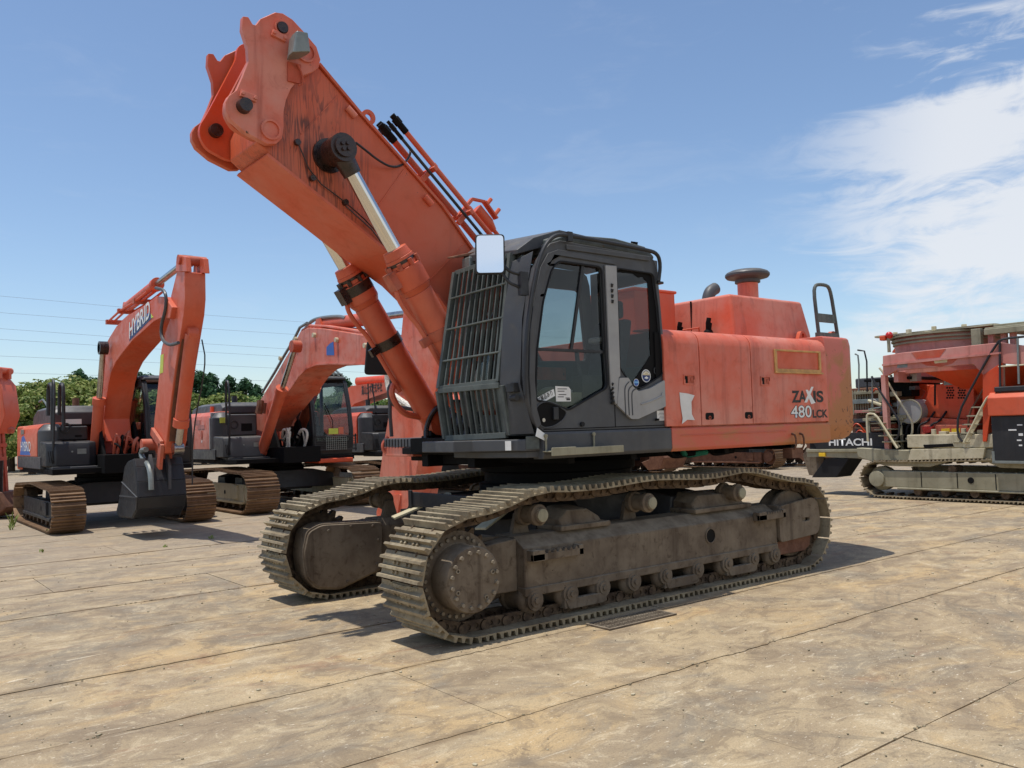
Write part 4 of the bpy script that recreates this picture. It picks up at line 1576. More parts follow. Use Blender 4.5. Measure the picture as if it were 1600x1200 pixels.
# bolt-on tip plates with hooks
tipn = onY(c1p([(390, 110), (385, 190), (420, 300), (425, 390), (390, 480), (350, 570), (300, 607), (281, 645), (283, 695), (310, 750), (400, 830), (540, 905), (600, 905), (635, 870), (645, 800), (645, 700), (660, 630), (690, 560), (760, 480), (830, 455), (862, 430), (875, 380), (850, 300), (770, 205), (700, 130), (640, 92), (590, 85), (500, 125), (482, 150), (468, 165), (452, 160), (440, 140), (425, 115)]), .27)
for y0, y1 in ((.235, .30), (-.62, -.555)):
    b = MB()
    b.plate(tipn, [], 'y', y0, y1)
    tip = b.build("tip_plate", M['orange_fade'] if y0 > 0 else M['boom'], boom, .006)
    so = 1 if y0 > 0 else -1
    ys = y1 if y0 > 0 else y0
    for (px, py, r) in ((790, 330, .088), (570, 812, .088)):
        q_ = at(*crop([(px, py)], 280, 0, .25)[0], 1, .30)
        b = MB()
        b.ring((q_.x, ys, q_.z), (q_.x, ys + so * .022, q_.z), r, r * .80, 28)
        b.cyl((q_.x, ys, q_.z), (q_.x, ys + so * .004, q_.z), r * .82, n=28)
        b.build("pin_boss", M['orange_fade'], tip)
    for (px, py, r, ln) in ((640, 178, .052, .035), (400, 668, .062, .075)):
        q_ = at(*crop([(px, py)], 280, 0, .25)[0], 1, .30)
        b = MB()
        b.cyl((q_.x, ys, q_.z), (q_.x, ys + so * ln, q_.z), r, r * .9, 20)
        b.build("pin", M['oily'], tip)
        if ln < .05:
            b = MB()
            b.ring((q_.x, ys, q_.z), (q_.x, ys + so * .02, q_.z), .066, .052, 24)
            b.build("pin_boss", M['orange_fade'], tip)
    for (pa, pb) in (((575, 205), (665, 250)), ((378, 585), (480, 625))):
        qa, qb = (at(*crop([p], 280, 0, .25)[0], 1, .30) for p in (pa, pb))
        b = MB()
        b.bar((qa.x, ys + so * .014, qa.z), (qb.x, ys + so * .014, qb.z), .028, .055, (1, 0, 1))
        ln = .05
        for q_ in (qa.lerp(qb, .12), qa.lerp(qb, .88)):
            b.cyl((q_.x, ys + so * .02, q_.z), (q_.x, ys + so * .045, q_.z), .017, n=6)
        b.build("retainer", M['orange_fade'], tip, .004)
# visible pins between the lugs
q_ = at(*crop([(220, 825)], 280, 0, .25)[0], 1, -.46)
b = MB()
b.cyl((q_.x, -.46, q_.z), (q_.x, -.385, q_.z), .062, .058, 20)
b.cyl((q_.x, -.56, q_.z), (q_.x, -.46, q_.z), .05, n=16)
b.build("pin", M['oily'], boom)
# work lamp
b = MB()
lc = Vector((3.14, .36, 4.965))
b.loft([[(lc.x + a * w, lc.y + .10 * w + d, lc.z + h) for a, h in ((.085, -.10), (.05, .09), (-.055, .10), (-.075, -.06))] for w, d in ((.7, -.09), (1.0, -.02), (1.0, .06), (.8, .09))])
b.build("work_lamp", M['lampgrey'], boom, .008)
b = MB()
b.box(3.06, 3.18, .30, .32, 4.70, 4.87)
b.tube([(3.10, .33, 4.86), (3.06, .34, 4.78), (3.05, .33, 4.70), (3.09, .32, 4.68)], .008, 6, smooth=1)
b.build("lamp_bracket", M['orange_worn'], boom)
# cylinder pin bosses
for s, y0 in ((1, YN), (-1, YF)):
    b = MB()
    b.ring((2.76, y0, 4.15), (2.76, y0 + s * .025, 4.15), .155, .05, 32)
    b.cyl((2.76, y0, 4.15), (2.76, y0 + s * .19, 4.15), .115, n=24)
    b.build("cylinder_boss", M['oily'], boom)
# lifting eye, clips, cable and studs on the side
b = MB()
p0 = at(576, 183, 1, 0.0)
b.ring((p0.x, -.03, p0.z), (p0.x, .0, p0.z), .075, .035, 20)
b.build("lifting_eye", M['boom'], boom)
for px, py in ((551, 176), (671, 314)):
    p0 = at(px, py, 1, .22)
    b = MB()
    b.cyl((p0.x - .03, .215, p0.z - .03), (p0.x + .05, .215, p0.z + .04), .03, n=12)
    b.build("clip_boss", M['orange_fade'], boom)
b = MB()
cpts = [at(px, py, 1, .225) for px, py in ((465, 222), (489, 278), (540, 316), (580, 352), (606, 386))]
b.tube(cpts, .006, 6, smooth=1)
b.tube([p + Vector((.0, 0, -.035)) for p in cpts[2:]], .006, 6)
for p in cpts[:3]:
    b.cyl((p.x, .20, p.z), (p.x, .24, p.z), .028, n=8)
b.build("lamp_cable", M['oily'], boom)
b = MB()
gp = [at(px, py, 1, y) for px, py, y in ((556, 223, .45), (568, 232, .42), (590, 250, .30), (612, 262, .26), (630, 258, .2), (641, 243, .1), (641, 234, .05))]
b.tube(gp, .011, 8, smooth=2)
b.build("grease_hose", M['black'], boom)
# pipe run along the back of the boom
dirp = Vector((-.815, 0, -.58)).normalized()
nrm = Vector((-.66, 0, .75)).normalized() * 1.0
nrm = Vector((dirp.z, 0, -dirp.x))
nrm = nrm if nrm.z > 0 else -nrm
P0 = Vector((2.03, 0, 4.40))
ax = (Vector((1.10, 0, 3.52)) - Vector((2.03, 0, 4.36))).normalized()
nr = Vector((-ax.z, 0, ax.x))
nr = nr if nr.z > 0 else -nr
for y, r, off, ln, mt_ in ((.10, .026, .22, 1.70, 'orange'), (-.02, .030, .13, 1.62, 'orange_worn'), (-.16, .030, .22, 1.6, 'orange'), (.17, .015, .085, 1.45, 'black'), (-.34, .03, .19, 1.6, 'orange')):
    b = MB()
    a0 = P0 + nr * off + Vector((0, y, 0))
    b.tube([a0, a0 + ax * ln], r, 10)
    b.build("hydraulic_pipe", M[mt_], boom)
    b = MB()
    b.cyl(a0, a0 - ax * .10, r * 1.25, n=10)
    b.cyl(a0 - ax * .10, a0 - ax * .17, r * 1.55, n=6)
    b.cyl(a0 - ax * .17, a0 - ax * .21, r * 1.1, n=10)
    b.build("pipe_fitting", M['deep_black'], boom)
for s_ in (.42, .98, 1.45):
    b = MB()
    c0 = P0 + ax * s_
    b.bar(c0 + Vector((0, .20, 0)) + nr * .15, c0 + Vector((0, -.45, 0)) + nr * .15, .05, .03, tuple(nr))
    b.bar(c0 + Vector((0, .10, 0)), c0 + Vector((0, .10, 0)) + nr * .25, .03, .05, tuple(ax))
    b.build("pipe_clamp", M['orange'], boom, .004)
vc = P0 + ax * 1.18 + nr * .40
b = MB()
b.cyl(vc - ax * .10 + Vector((0, -.05, 0)), vc + ax * .10 + Vector((0, -.05, 0)), .062, n=16)
b.cyl(vc + ax * .10 + Vector((0, -.05, 0)), vc + ax * .20 + Vector((0, -.05, 0)), .062, .03, 16)
b.tube([vc + ax * .2 + Vector((0, -.05, 0)), vc + ax * .32 + Vector((0, -.05, 0)), vc + ax * .34 - nr * .12, vc + ax * .42 - nr * .16], .022, 8)
b.bar(vc - ax * .22 + nr * .0, vc - ax * .22 - nr * .3, .05, .03, tuple(ax))
b.bar(vc - ax * .22, vc - ax * .10 + nr * .10, .05, .02, tuple(nr))
b.bar(vc - ax * .10 + nr * .10, vc + ax * .12 + nr * .08, .07, .02, tuple(nr))
for k in (-.06, .08):
    b.cyl(vc + ax * k + nr * .10, vc + ax * k + nr * .19, .022, n=8)
b.tube([vc + ax * .42 - nr * .16, vc + ax * .50 + nr * .0, vc + ax * .62 + nr * .02, vc + ax * .70 - nr * .1, vc + ax * .78 - nr * .02], .026, 8)
b.build("holding_valve", M['orange'], boom)

# ---- boom cylinders
AX = Vector((1.20, 0, 1.74)) - Vector((2.76, 0, 4.15))
AXL = AX.length
AXD = AX.normalized()
NRM = Vector((-AXD.z, 0, AXD.x))
for y in (.405, -.565):
    s = 1 if y > 0 else -1
    T = Vector((2.76, y, 4.15))
    b = MB()
    b.cyl(T + Vector((0, -.10, 0)), T + Vector((0, .10, 0)), .125, n=28)
    b.cyl(T + Vector((0, s * .10, 0)), T + Vector((0, s * .125, 0)), .09, n=20)
    for a in (.6, 2.2, 3.7, 5.3):
        b.cyl(T + Vector((.035 * cos(a), s * .125, .035 * sin(a))), T + Vector((.035 * cos(a), s * .145, .035 * sin(a))), .018, n=6)
    b.cyl(T + AXD * .08, T + AXD * .24, .095, .082, 20)
    rodeye = b.build("cylinder_eye", M['oily'], EX)
    b = MB()
    b.cyl(T + AXD * .24, T + AXD * 1.10, .068, n=28)
    b.build("cylinder_rod", M['chrome'], rodeye)
    b = MB()
    b.cyl(T + AXD * .98, T + AXD * 1.06, .115, .13, 28)
    b.cyl(T + AXD * 1.06, T + AXD * 1.16, .135, n=28)
    b.cyl(T + AXD * 1.16, T + AXD * 1.36, .160, n=28)
    b.cyl(T + AXD * 1.36, T + AXD * 1.42, .160, .130, 28)
    b.cyl(T + AXD * 1.42, T + AXD * (AXL - .15), .134, n=28)
    b.cyl(T + AXD * (AXL - .16), T + AXD * AXL, .138, .11, 28)
    b.cyl(T + AXD * AXL + Vector((0, -.1, 0)), T + AXD * AXL + Vector((0, .1, 0)), .12, n=24)
    cyl = b.build("cylinder_barrel", M['orange'], EX, .006)
    b = MB()
    bolt_ring(b, T + AXD * 1.1, .1, 0, .01, .02)
    for a in range(8):
        an = a * pi / 4
        d = NRM * cos(an) * .150 + Vector((0, 1, 0)) * sin(an) * .150
        b = MB()
        b.cyl(T + AXD * 1.10 + d, T + AXD * 1.165 + d, .022, n=6)
        b.build("head_bolt", M['orange_worn'] if s > 0 else M['oily'], cyl)
    b = MB()
    b.bar(T + AXD * 1.14 - NRM * -.17, T + AXD * 1.30 - NRM * -.17, .12, .10, tuple(NRM))
    b.build("port_block", M['orange_worn'] if s > 0 else M['oily'], cyl)
    b = MB()
    b.cyl(T + AXD * 1.09, T + AXD * 1.12, .137, n=28)
    if s < 0:
        b.cyl(T + AXD * 1.17, T + AXD * 1.27, .163, n=28)
    b.build("oil_film", M['oily'], cyl)
    b = MB()
    b.cyl(T + AXD * 1.80, T + AXD * 1.90, .145, n=24)
    b.bar(T + AXD * 1.85 + NRM * .12, T + AXD * 1.85 + NRM * .24, .05, .08, tuple(AXD))
    b.build("pipe_band", M['oily'] if s < 0 else M['orange_worn'], cyl)
    b = MB()
    N = NRM if NRM.x > 0 else -NRM
    b.tube([T + AXD * 1.26 + N * .15, T + AXD * 1.34 + N * .22, T + AXD * 1.55 + N * .21, T + AXD * 1.66 + N * .175, T + AXD * 1.85 + N * .17, T + AXD * 2.35 + N * .17], .024, 8, smooth=2)
    b.build("cylinder_pipe", M['orange'], cyl)
    b = MB()
    b.tube([T + AXD * 2.28 + N * .14 + Vector((0, -.09, 0)), T + AXD * 2.25 + N * .20, T + AXD * 2.32 + N * .28, T + AXD * 2.55 + N * .28, T + AXD * 2.70 + N * .12], .032, 8, smooth=2)
    b.build("cylinder_hose", M['orange'], cyl)
# greasy hose bundle at the boom foot
b = MB()
rnd = random.Random(3)
for k in range(12):
    y = rnd.uniform(-.45, .36)
    x = rnd.uniform(1.15, 1.45)
    b.tube([(x, y, 1.5), (x + rnd.uniform(-.1, .15), y + rnd.uniform(-.1, .1), 1.75), (x - .1, y + rnd.uniform(-.1, .1), 1.95), (x - .35, y, 1.9)], rnd.uniform(.02, .035), 8, smooth=2)
b.build("hose_bundle", M['oily'], EX)
b = MB()
b.box(1.05, 1.50, -.60, .34, 1.45, 1.60)
b.box(.9, 1.30, -.66, -.50, 1.45, 2.0)
b.box(.0, 1.30, .26, .36, 1.45, 2.0)
b.build("boom_foot_bracket", M['deep_black'], EX, .01)
# ================================================================== parked excavators of the rows behind
def sag_path(hl, R, top_sag=.05):
    p = [(hl + R * cos(radians(a)), .09 + R + R * sin(radians(a))) for a in range(-90, 91, 9)]
    zt = .09 + 2 * R
    for k in range(1, 12):
        f = k / 12
        p.append((hl * (1 - 2 * f), zt + .05 * sin(pi * f) - .03 * sin(3 * pi * f) * .5))
    p += [(-hl + R * cos(radians(a)), .09 + R + R * sin(radians(a))) for a in range(90, 271, 9)]
    return p


def undercarriage(root, P):
    g, w, hl, R = P['g'], P['w'], P['hl'], P['R']
    for s in (1, -1):
        path = sag_path(hl, R)
        crawler(root, "crawler_track", s * g, path, P.get('n', 44), w, M['shoe_rust'], M['link'], False, lug=.09, off=.03, shoe_h=.03)
        b = MB()
        y0, y1 = sorted((s * (g - .16), s * (g + .17)))
        zt = .09 + 2 * R - .20
        b.loft([[(x, y0, .22), (x, y1, .22), (x, y1, zt - .10), (x, y1 - s * .02, zt - .02) if s > 0 else (x, y1, zt - .05), (x, y0, zt)] for x in (-hl + .28, hl - .30)])
        b.box(-hl + .30, hl - .35, *sorted((s * (g + .10), s * (g + .20))), .20, .26)
        b.box(hl - .9, hl - .62, *sorted((s * (g + .12), s * (g + .215))), .30, zt - .02)
        fr = b.build("track_frame", P['frame'], root, .01)
        b = MB()
        b.cyl((hl * .25, s * (g + .165), (.22 + zt) / 2), (hl * .25, s * (g + .172), (.22 + zt) / 2), .05, n=14)
        b.build("frame_hole", M['deep_black'], fr)
        for k, x in enumerate((-hl * .75, -hl * .5, -hl * .25, 0, hl * .25, hl * .5, hl * .72)):
            b = MB()
            b.cyl((x, s * (g - .15), .19), (x, s * (g + .16), .19), .085, n=14)
            b.build("track_roller", M['link'], fr)
        for x in (hl, -hl):
            b = MB()
            b.cyl((x, s * (g - .10), .09 + R), (x, s * (g + .10), .09 + R), R - .07, n=28)
            if x > 0:
                b.cyl((x, s * (g + .10), .09 + R), (x, s * (g + .20), .09 + R), R * .55, R * .5, 24)
            b.build("track_wheel", P['frame'] if x > 0 else M['link'], fr)
    b = MB()
    b.box(-.75, .75, -.60, .60, .40, .86)
    for sx in (-1, 1):
        b.loft([[(sx * .30, y, z0), (sx * .86, y, z0), (sx * .80, y, z1), (sx * .34, y, z1)] for y, z0, z1 in ((-g + .12, .42, .74), (-.6, .44, .86), (.6, .44, .86), (g - .12, .42, .74))])
    cbd = b.build("carbody", M['black'], root, .02)
    b = MB()
    b.lathe([(.5, 0), (.66, 0), (.66, .10), (.62, .11), (.62, .24), (.4, .24)], (0, 0, .84), (0, 0, 1), 32)
    b.build("slewing_ring", M['deep_black'], root)


def upper(root, P):
    """deck, counterweight, side doors, front boxes, engine hood, cab. y right is negative"""
    yr, xs, xr = P['yr'], P['xs'], P['xr']
    o, fr = P['paint'], M['dark']
    z0, z1, zt = 1.09, 1.42, P['zt']
    b = MB()
    b.box(xr + .5, 1.30, yr + .06, -yr - .06, 1.06, 1.16)
    b.box(-.2, 1.55, -.45, .45, 1.04, 1.40)
    b.build("revolving_frame", M['deep_black'], root, .01)
    # skirts
    for s in (-1, 1):
        b = MB()
        ya, yb = sorted((s * abs(yr), s * (abs(yr) - .10)))
        pl_ = [(xs + .35, s * abs(yr)), (xr + .45, s * abs(yr)), (xr + .45, s * (abs(yr) - .1)), (xs + .35, s * (abs(yr) - .1))]
        b.plate(pl_, [], 'z', z0 + .06, z0 + .30)
        b.build("deck_skirt", M['dark'], root, .01)
    # counterweight
    yw = abs(yr)
    plan = [(xr + .42, yw), (xr + .25, yw - .05), (xr + .10, yw - .35), (xr + .02, yw - .8), (xr, 0), (xr + .02, -yw + .8), (xr + .10, -yw + .35), (xr + .25, -yw + .05), (xr + .42, -yw), (xr + .75, -yw + .05), (xr + .75, yw - .05)]
    b = MB()
    b.loft([[(x, y, z) for x, y in plan] for z in (z0, z0 + .05, zt - .12, zt - .02)])
    b.build("counterweight", o, root, .05, 3)
    # side body with rounded shoulder, both sides
    for s in (-1, 1):
        xa = xs if s < 0 else -.55
        n = 2
        L = xa - (xr + .44)
        for k in range(n):
            x1_ = xa - L * k / n - .006
            x0_ = xa - L * (k + 1) / n + .006
            prof = [(s * (yw - .5), z0 + .30), (s * yw, z0 + .30), (s * yw, zt - .22), (s * (yw - .03), zt - .10), (s * (yw - .12), zt - .02), (s * (yw - .26), zt), (s * (yw - .5), zt)]
            b = MB()
            b.loft([[(x, p[0], p[1]) for p in prof] for x in (x0_, x1_)])
            b.build("side_door", o, root, .012)
    # engine hood, raised dark
    b = MB()
    b.loft([[(x, y, z) for y, z in ((-yw + .30, zt - .05), (-yw + .32, zt + h - .05), (-yw + .45, zt + h), (.45, zt + h), (.55, zt + h - .08), (.6, zt - .05))] for x, h in ((xr + .4, P['hood'] * .7), (xr + .8, P['hood']), (-.45, P['hood']), (-.30, P['hood'] * .6))])
    b.build("engine_hood", M['dark'], root, .03)
    b = MB()
    b.cyl((xr + 1.0, -.3, zt + .1), (xr + 1.0, -.3, zt + P['hood'] + .22), .07, n=14)
    b.build("exhaust_pipe", P.get('stack', M['black']), root)
    # silver or dark corner column ahead of the doors, front boxes in two tiers
    b = MB()
    pr = rounded([(xs, yr + .004), (xs + .20, yr + .004), (xs + .34, yr + .16), (xs + .34, yr + .45), (xs, yr + .45)], .12, 5)
    b.loft([[(x, y, z) for x, y in pr] for z in (z0 + .30, zt - .16)] + [[(x * .5 + (xs + .10) * .5, y * .55 + (yr + .25) * .45, zt - .03) for x, y in pr]])
    b.build("corner_cover", P['corner'], root, .02)
    if P.get('trim'):
        b = MB()
        b.box(xs - .012, xs + .06, yr - .012, yr + .02, z0 + .31, zt - .15)
        b.box(xs - .012, xs + .06, yr + .02, yr + .4, zt - .13, zt - .03)
        b.build("silver_trim", M['silver'], root, .01)
    ytop = -.50
    b = MB()
    b.box(xs + .05, xs + .36, yr + .30, ytop, 1.70, zt - .08)
    ub = b.build("upper_box", M['black'] if not P.get('trim') else M['dark'], root, .03)
    b = MB()
    b.box(xs + .362, xs + .368, yr + .62, ytop - .12, 1.80, zt - .30)
    b.build("box_recess", M['deep_black'], ub)
    b = MB()
    b.ring((xs + .36, yr + .45, 1.95), (xs + .385, yr + .45, 1.95), .10, .075, 18)
    b.build("box_ring", M['black'], ub)
    b = MB()
    xb = xs + .36
    b.loft([[(xa_, y, z) for xa_, z in ((xb - .3, 1.20), (xb + d, 1.20), (xb + d, 1.56), (xb + d - .05, 1.66), (xb - .3, 1.70))] for y, d in ((yr + .02, P['low'] - .12), (yr + .16, P['low']), (ytop - .1, P['low']), (ytop + .04, P['low'] - .1))])
    lb = b.build("lower_box", M['black'] if not P.get('trim') else M['dark'], root, .025)
    b = MB()
    b.box(xb + P['low'], xb + P['low'] + .006, ytop - .32, ytop - .16, 1.43, 1.53)
    b.build("box_label", M['lampgrey'], lb)
    b = MB()
    b.cyl((xb + P['low'], yr + .45, 1.48), (xb + P['low'] + .012, yr + .45, 1.48), .018, n=8)
    b.build("box_lock", M['lampgrey'], lb)
    for k in range(7):
        b = MB()
        y = yr + .07 + k * .035
        b.bar((xb + P['low'] - .02, y, 1.27), (xb + P['low'] - .03, y - .03, 1.50), .012, .02, (1, 0, 0))
        b.build("louvre", M['rubber'], lb)
    b = MB()
    b.box(xb + P['low'] - .05, xb + P['low'] + .14, yr + .40, ytop + .02, 1.14, 1.19)
    b.box(xb - .2, xb + P['low'] + .02, yr + .10, ytop, 1.04, 1.20)
    b.build("boarding_step", M['dark'], root, .008)
    # handrail
    if P.get('rail', True):
        b = MB()
        xx = xb + P['low'] - .05
        b.tube([(xx, yr + .12, 1.25), (xx + .02, yr + .14, 1.9), (xx - .02, yr + .16, 2.62), (xx - .10, yr + .16, P['railz']), (xx - .30, yr + .18, P['railz'] + .02), (xx - .36, yr + .2, P['railz'] - .2), (xx - .36, yr + .2, 1.95)], .024, 8, smooth=2)
        b.tube([(xx - .02, yr + .16, 2.45), (xx - .35, yr + .2, 2.45)], .016, 6)
        b.build("hand_rail", M['black'], root)
    # cab on the left
    c0, c1 = P['cab']
    ya, yb = .42, abs(yr) - .02
    zt2 = P['cabz']
    side = [(c1 - .10, 1.18), (c1 - .02, 1.40), (c1, 1.75), (c1 - .10, 2.35), (c1 - .28, zt2 - .12), (c1 - .40, zt2), (c0 + .10, zt2), (c0, zt2 - .10), (c0, 1.18)]
    hole = rounded([(c1 - .13, 1.62), (c1 - .13, 1.8), (c1 - .20, 2.30), (c1 - .38, zt2 - .16), (c0 + .12, zt2 - .16), (c0 + .12, 1.75), (c0 + .6, 1.55)], .05, 3)
    for y0, y1 in ((ya, ya + .05), (yb - .05, yb)):
        b = MB()
        b.plate(side, [hole], 'y', y0, y1)
        b.build("cab_side", M['black'], root, .01)
        b = MB()
        b.plate(hole, [], 'y', y0 + .02, y0 + .025)
        b.build("side_glass", M['glass'], root)
    b = MB()
    b.box(c0, c0 + .06, ya + .05, yb - .05, zt2 - .14, zt2)
    b.build("rear_header", M['black'], root)
    b = MB()
    b.box(c0, c0 + .06, ya + .05, yb - .05, 1.18, 1.9)
    b.box(c0, c1 - .1, ya + .05, yb - .05, 1.14, 1.22)
    b.loft([[(c1 - .12, y, 1.18), (c1 - .04, y, 1.18), (c1, y, 1.50), (c1 - .05, y, 1.52)] for y in (ya + .05, yb - .05)])
    b.build("cab_floor", M['black'], root, .008)
    for y0, y1 in ((ya + .05, ya + .10), (yb - .10, yb - .05)):
        b = MB()
        b.loft([[(x - .06, y0, z), (x, y0, z), (x, y1, z), (x - .06, y1, z)] for x, z in ((c1 - .01, 1.5), (c1, 1.75), (c1 - .10, 2.35), (c1 - .28, zt2 - .12), (c1 - .36, zt2 - .02))])
        b.build("cab_post", M['black'], root, .008)
    b = MB()
    b.loft([[(x - .01, ya + .10, z), (x, ya + .10, z), (x, yb - .10, z), (x - .01, yb - .10, z)] for x, z in ((c1 - .02, 1.50), (c1 - .02, 1.75), (c1 - .12, 2.35), (c1 - .30, zt2 - .12))])
    b.build("windscreen", M['glass'], root)
    b = MB()
    b.loft([[(x, ya - .01, z), (x, yb + .01, z), (x, yb - .05, z + h), (x, ya + .05, z + h)] for x, z, h in ((c1 - .30, zt2 - .03, .05), (c1 - .45, zt2, .08), (c0 + .1, zt2, .08), (c0 - .02, zt2 - .03, .04))])
    b.build("cab_roof", M['dark'], root, .02)
    b = MB()
    b.box(c0 + .25, c0 + .7, ya + .28, yb - .25, 1.55, 1.68)
    b.box(c0 + .18, c0 + .32, ya + .28, yb - .25, 1.65, 2.25)
    b.box(c0 + .20, c0 + .30, ya + .40, yb - .38, 2.27, 2.42)
    b.box(c0 + .4, c0 + .9, ya + .10, ya + .22, 1.4, 1.78)
    b.box(c1 - .25, c1 - .15, ya + .14, ya + .24, 1.4, 2.1)
    b.build("seat", M['seat'], root, .03)
    b = MB()
    b.tube([(c1 - .02, ya + .55, 1.55), (c1 + .01, ya + .5, 2.0), (c1 - .09, ya + .35, 2.4)], .01, 5)
    b.build("wiper", M['deep_black'], root)
    if P.get('cabguard'):
        b = MB()
        x = c1 + .10
        for z in (1.30, 1.62):
            b.bar((x, ya - .03, z), (x, yb + .02, z), .03, .03)
        b.bar((x, ya, 1.25), (x, ya, 1.66), .03, .03, (1, 0, 0))
        b.bar((x, yb, 1.25), (x, yb, 1.66), .03, .03, (1, 0, 0))
        gd = b.build("cab_guard", M['black'], root)
        for k in range(7):
            b = MB()
            z = 1.32 + k * .045
            b.bar((x + .01, ya, z), (x + .01, yb, z), .012, .014)
            b.build("guard_bar", M['black'], gd)
        b = MB()
        for k in range(11):
            y = ya + .28 + k * .052
            b.box(x + .02, x + .026, y, y + .008, 1.29, 1.60)
        for k in range(7):
            z = 1.30 + k * .05
            b.box(x + .022, x + .028, ya + .28, ya + .81, z, z + .008)
        b.build("wire_panel", M['lampgrey'], gd)
        b = MB()
        b.box(x - .01, x + .01, ya + .36, ya + .60, 1.665, 1.80)
        b.build("yellow_plate", M['yellowgreen'], gd)
        b = MB()
        b.box(x - .01, x + .01, ya + .62, ya + .74, 1.665, 1.83)
        b.build("orange_plate", M['orange'], gd)
        b = MB()
        b.box(c0 + .15, c1 - .40, ya + .05, yb - .05, zt2 + .10, zt2 + .13)
        for k in range(9):
            y = ya + .08 + k * (yb - ya - .16) / 8
            b.bar((c1 - .38, y, zt2 + .06), (c1 - .75, y, zt2 + .24), .03, .05)
        b.bar((c1 - .75, ya + .04, zt2 + .25), (c1 - .75, yb - .04, zt2 + .25), .05, .05)
        b.build("roof_guard", M['lampgrey'], root)
        b = MB()
        b.box(c1 - .5, c1 + .35, ya - .02, yb - .2, 1.00, 1.10)
        b.build("front_sill", M['orange_bright'], root, .02)


def ram(root, a, c, rb, rr, split, paint, rodmat):
    """hydraulic ram: barrel from a towards c, rod the rest"""
    a, c = Vector(a), Vector(c)
    m = a.lerp(c, split)
    d = (c - a).normalized()
    b = MB()
    b.cyl(a, m - d * .12, rb, n=18)
    b.cyl(m - d * .14, m, rb * 1.18, n=18)
    b.cyl(a + Vector((0, -.08, 0)), a + Vector((0, .08, 0)), rb * .95, n=16)
    brl = b.build("ram_barrel", paint, root, .004)
    b = MB()
    b.cyl(m - d * .02, c, rr, n=16)
    b.cyl(c + Vector((0, -.08, 0)), c + Vector((0, .08, 0)), rr * 1.7, n=16)
    b.build("ram_rod", rodmat, brl)
    return brl


def local(P, X, pts):
    """photo pixels on the yard plane x = X, in the machine's own (x, z)"""
    return [(p.y - P['loc'][1], p.z) for p in (at(a, c, 0, X) for a, c in pts)]


def at_local(P, px, py, X):
    p = at(px, py, 0, X)
    return Vector((p.y - P['loc'][1], -(p.x - P['loc'][0]), p.z))


def hoses(root, P, s=1.0):
    rnd = random.Random(int(abs(P['loc'][0]) * 100))
    for k in range(9):
        b = MB()
        y = rnd.uniform(-.34, .34)
        x = rnd.uniform(.95, 1.20)
        t_ = rnd.uniform(1.5, 1.85)
        b.tube([(x, y, 1.28), (x + rnd.uniform(.05, .3), y + rnd.uniform(-.1, .1), t_), (x + rnd.uniform(-.1, .1), y + rnd.uniform(-.2, .2), t_ + .10), (x - .2, y * .8, t_ - .12)], rnd.uniform(.018, .032), 7, smooth=2)
        b.build("hose_loop", P.get('hose', M['orange_worn']) if k % 3 else M['deep_black'], root)
    for y in (-.36, .30):
        b = MB()
        b.plate([(.35, 1.15), (1.15, 1.15), (.95, 1.55), (.60, 2.05), (.42, 1.95)], [], 'y', y, y + .06)
        b.build("boom_bracket", M['deep_black'], root, .01)
    b = MB()
    b.box(.5, 1.4, -.35, .35, 1.05, 1.28)
    b.build("front_frame", M['deep_black'], root, .01)


def boom_pipes(name, root, pts, ys, r, mat, lift=.06):
    for y in ys:
        b = MB()
        b.tube([(x, y, z + lift) for x, z in pts], r, 7)
        b.build(name, mat, root)


# ---- the hybrid excavator on the left
A = dict(loc=(1.75, -12.2), g=1.18, w=.57, hl=1.80, R=.335, n=42, yr=-1.36, xs=.05, xr=-2.75, zt=2.06, hood=.36, paint=M['orange'], corner=M['dark'], low=.62,
         cab=(-.55, 1.15), cabz=2.92, frame=M['black'], railz=2.86, stack=M['rust'])
LX = thing("crawler_excavator", "orange excavator with blue HYBRID print on its boom and a black bucket hanging in front", "excavator", (A['loc'][0], A['loc'][1], 0), pi / 2)
undercarriage(LX, A)
upper(LX, A)
hoses(LX, A)
k4 = lambda pts: crop(pts, 0, 380, .25)
HB, HA = .25, .165                      # half widths of boom and arm
XB = A['loc'][0] + HB
XA = A['loc'][0] + HA
bp_ = local(A, XB, k4([(600, 1240), (560, 1190), (575, 1050), (605, 930), (640, 740), (655, 640), (685, 585), (725, 520), (800, 450), (900, 390), (975, 332), (1030, 335), (1075, 400), (1060, 470), (1005, 468), (960, 490), (900, 545), (830, 605), (765, 685), (722, 745), (695, 805), (680, 870), (660, 1000), (648, 1100), (660, 1240)]))
b = MB()
b.plate(bp_, [], 'y', -HB, HB)
bo = b.build("boom", M['orange'], LX, .015)
top_ = local(A, 1.75, k4([(725, 515), (800, 448), (900, 388), (975, 330)]))
boom_pipes("boom_pipe", bo, top_, (-.15, -.05, .10), .022, M['orange'], .07)
for x, z in (top_[0], top_[1], top_[2]):
    b = MB()
    b.box(x - .05, x + .05, -.19, .16, z + .02, z + .11)
    b.build("pipe_clamp", M['orange_worn'], bo)
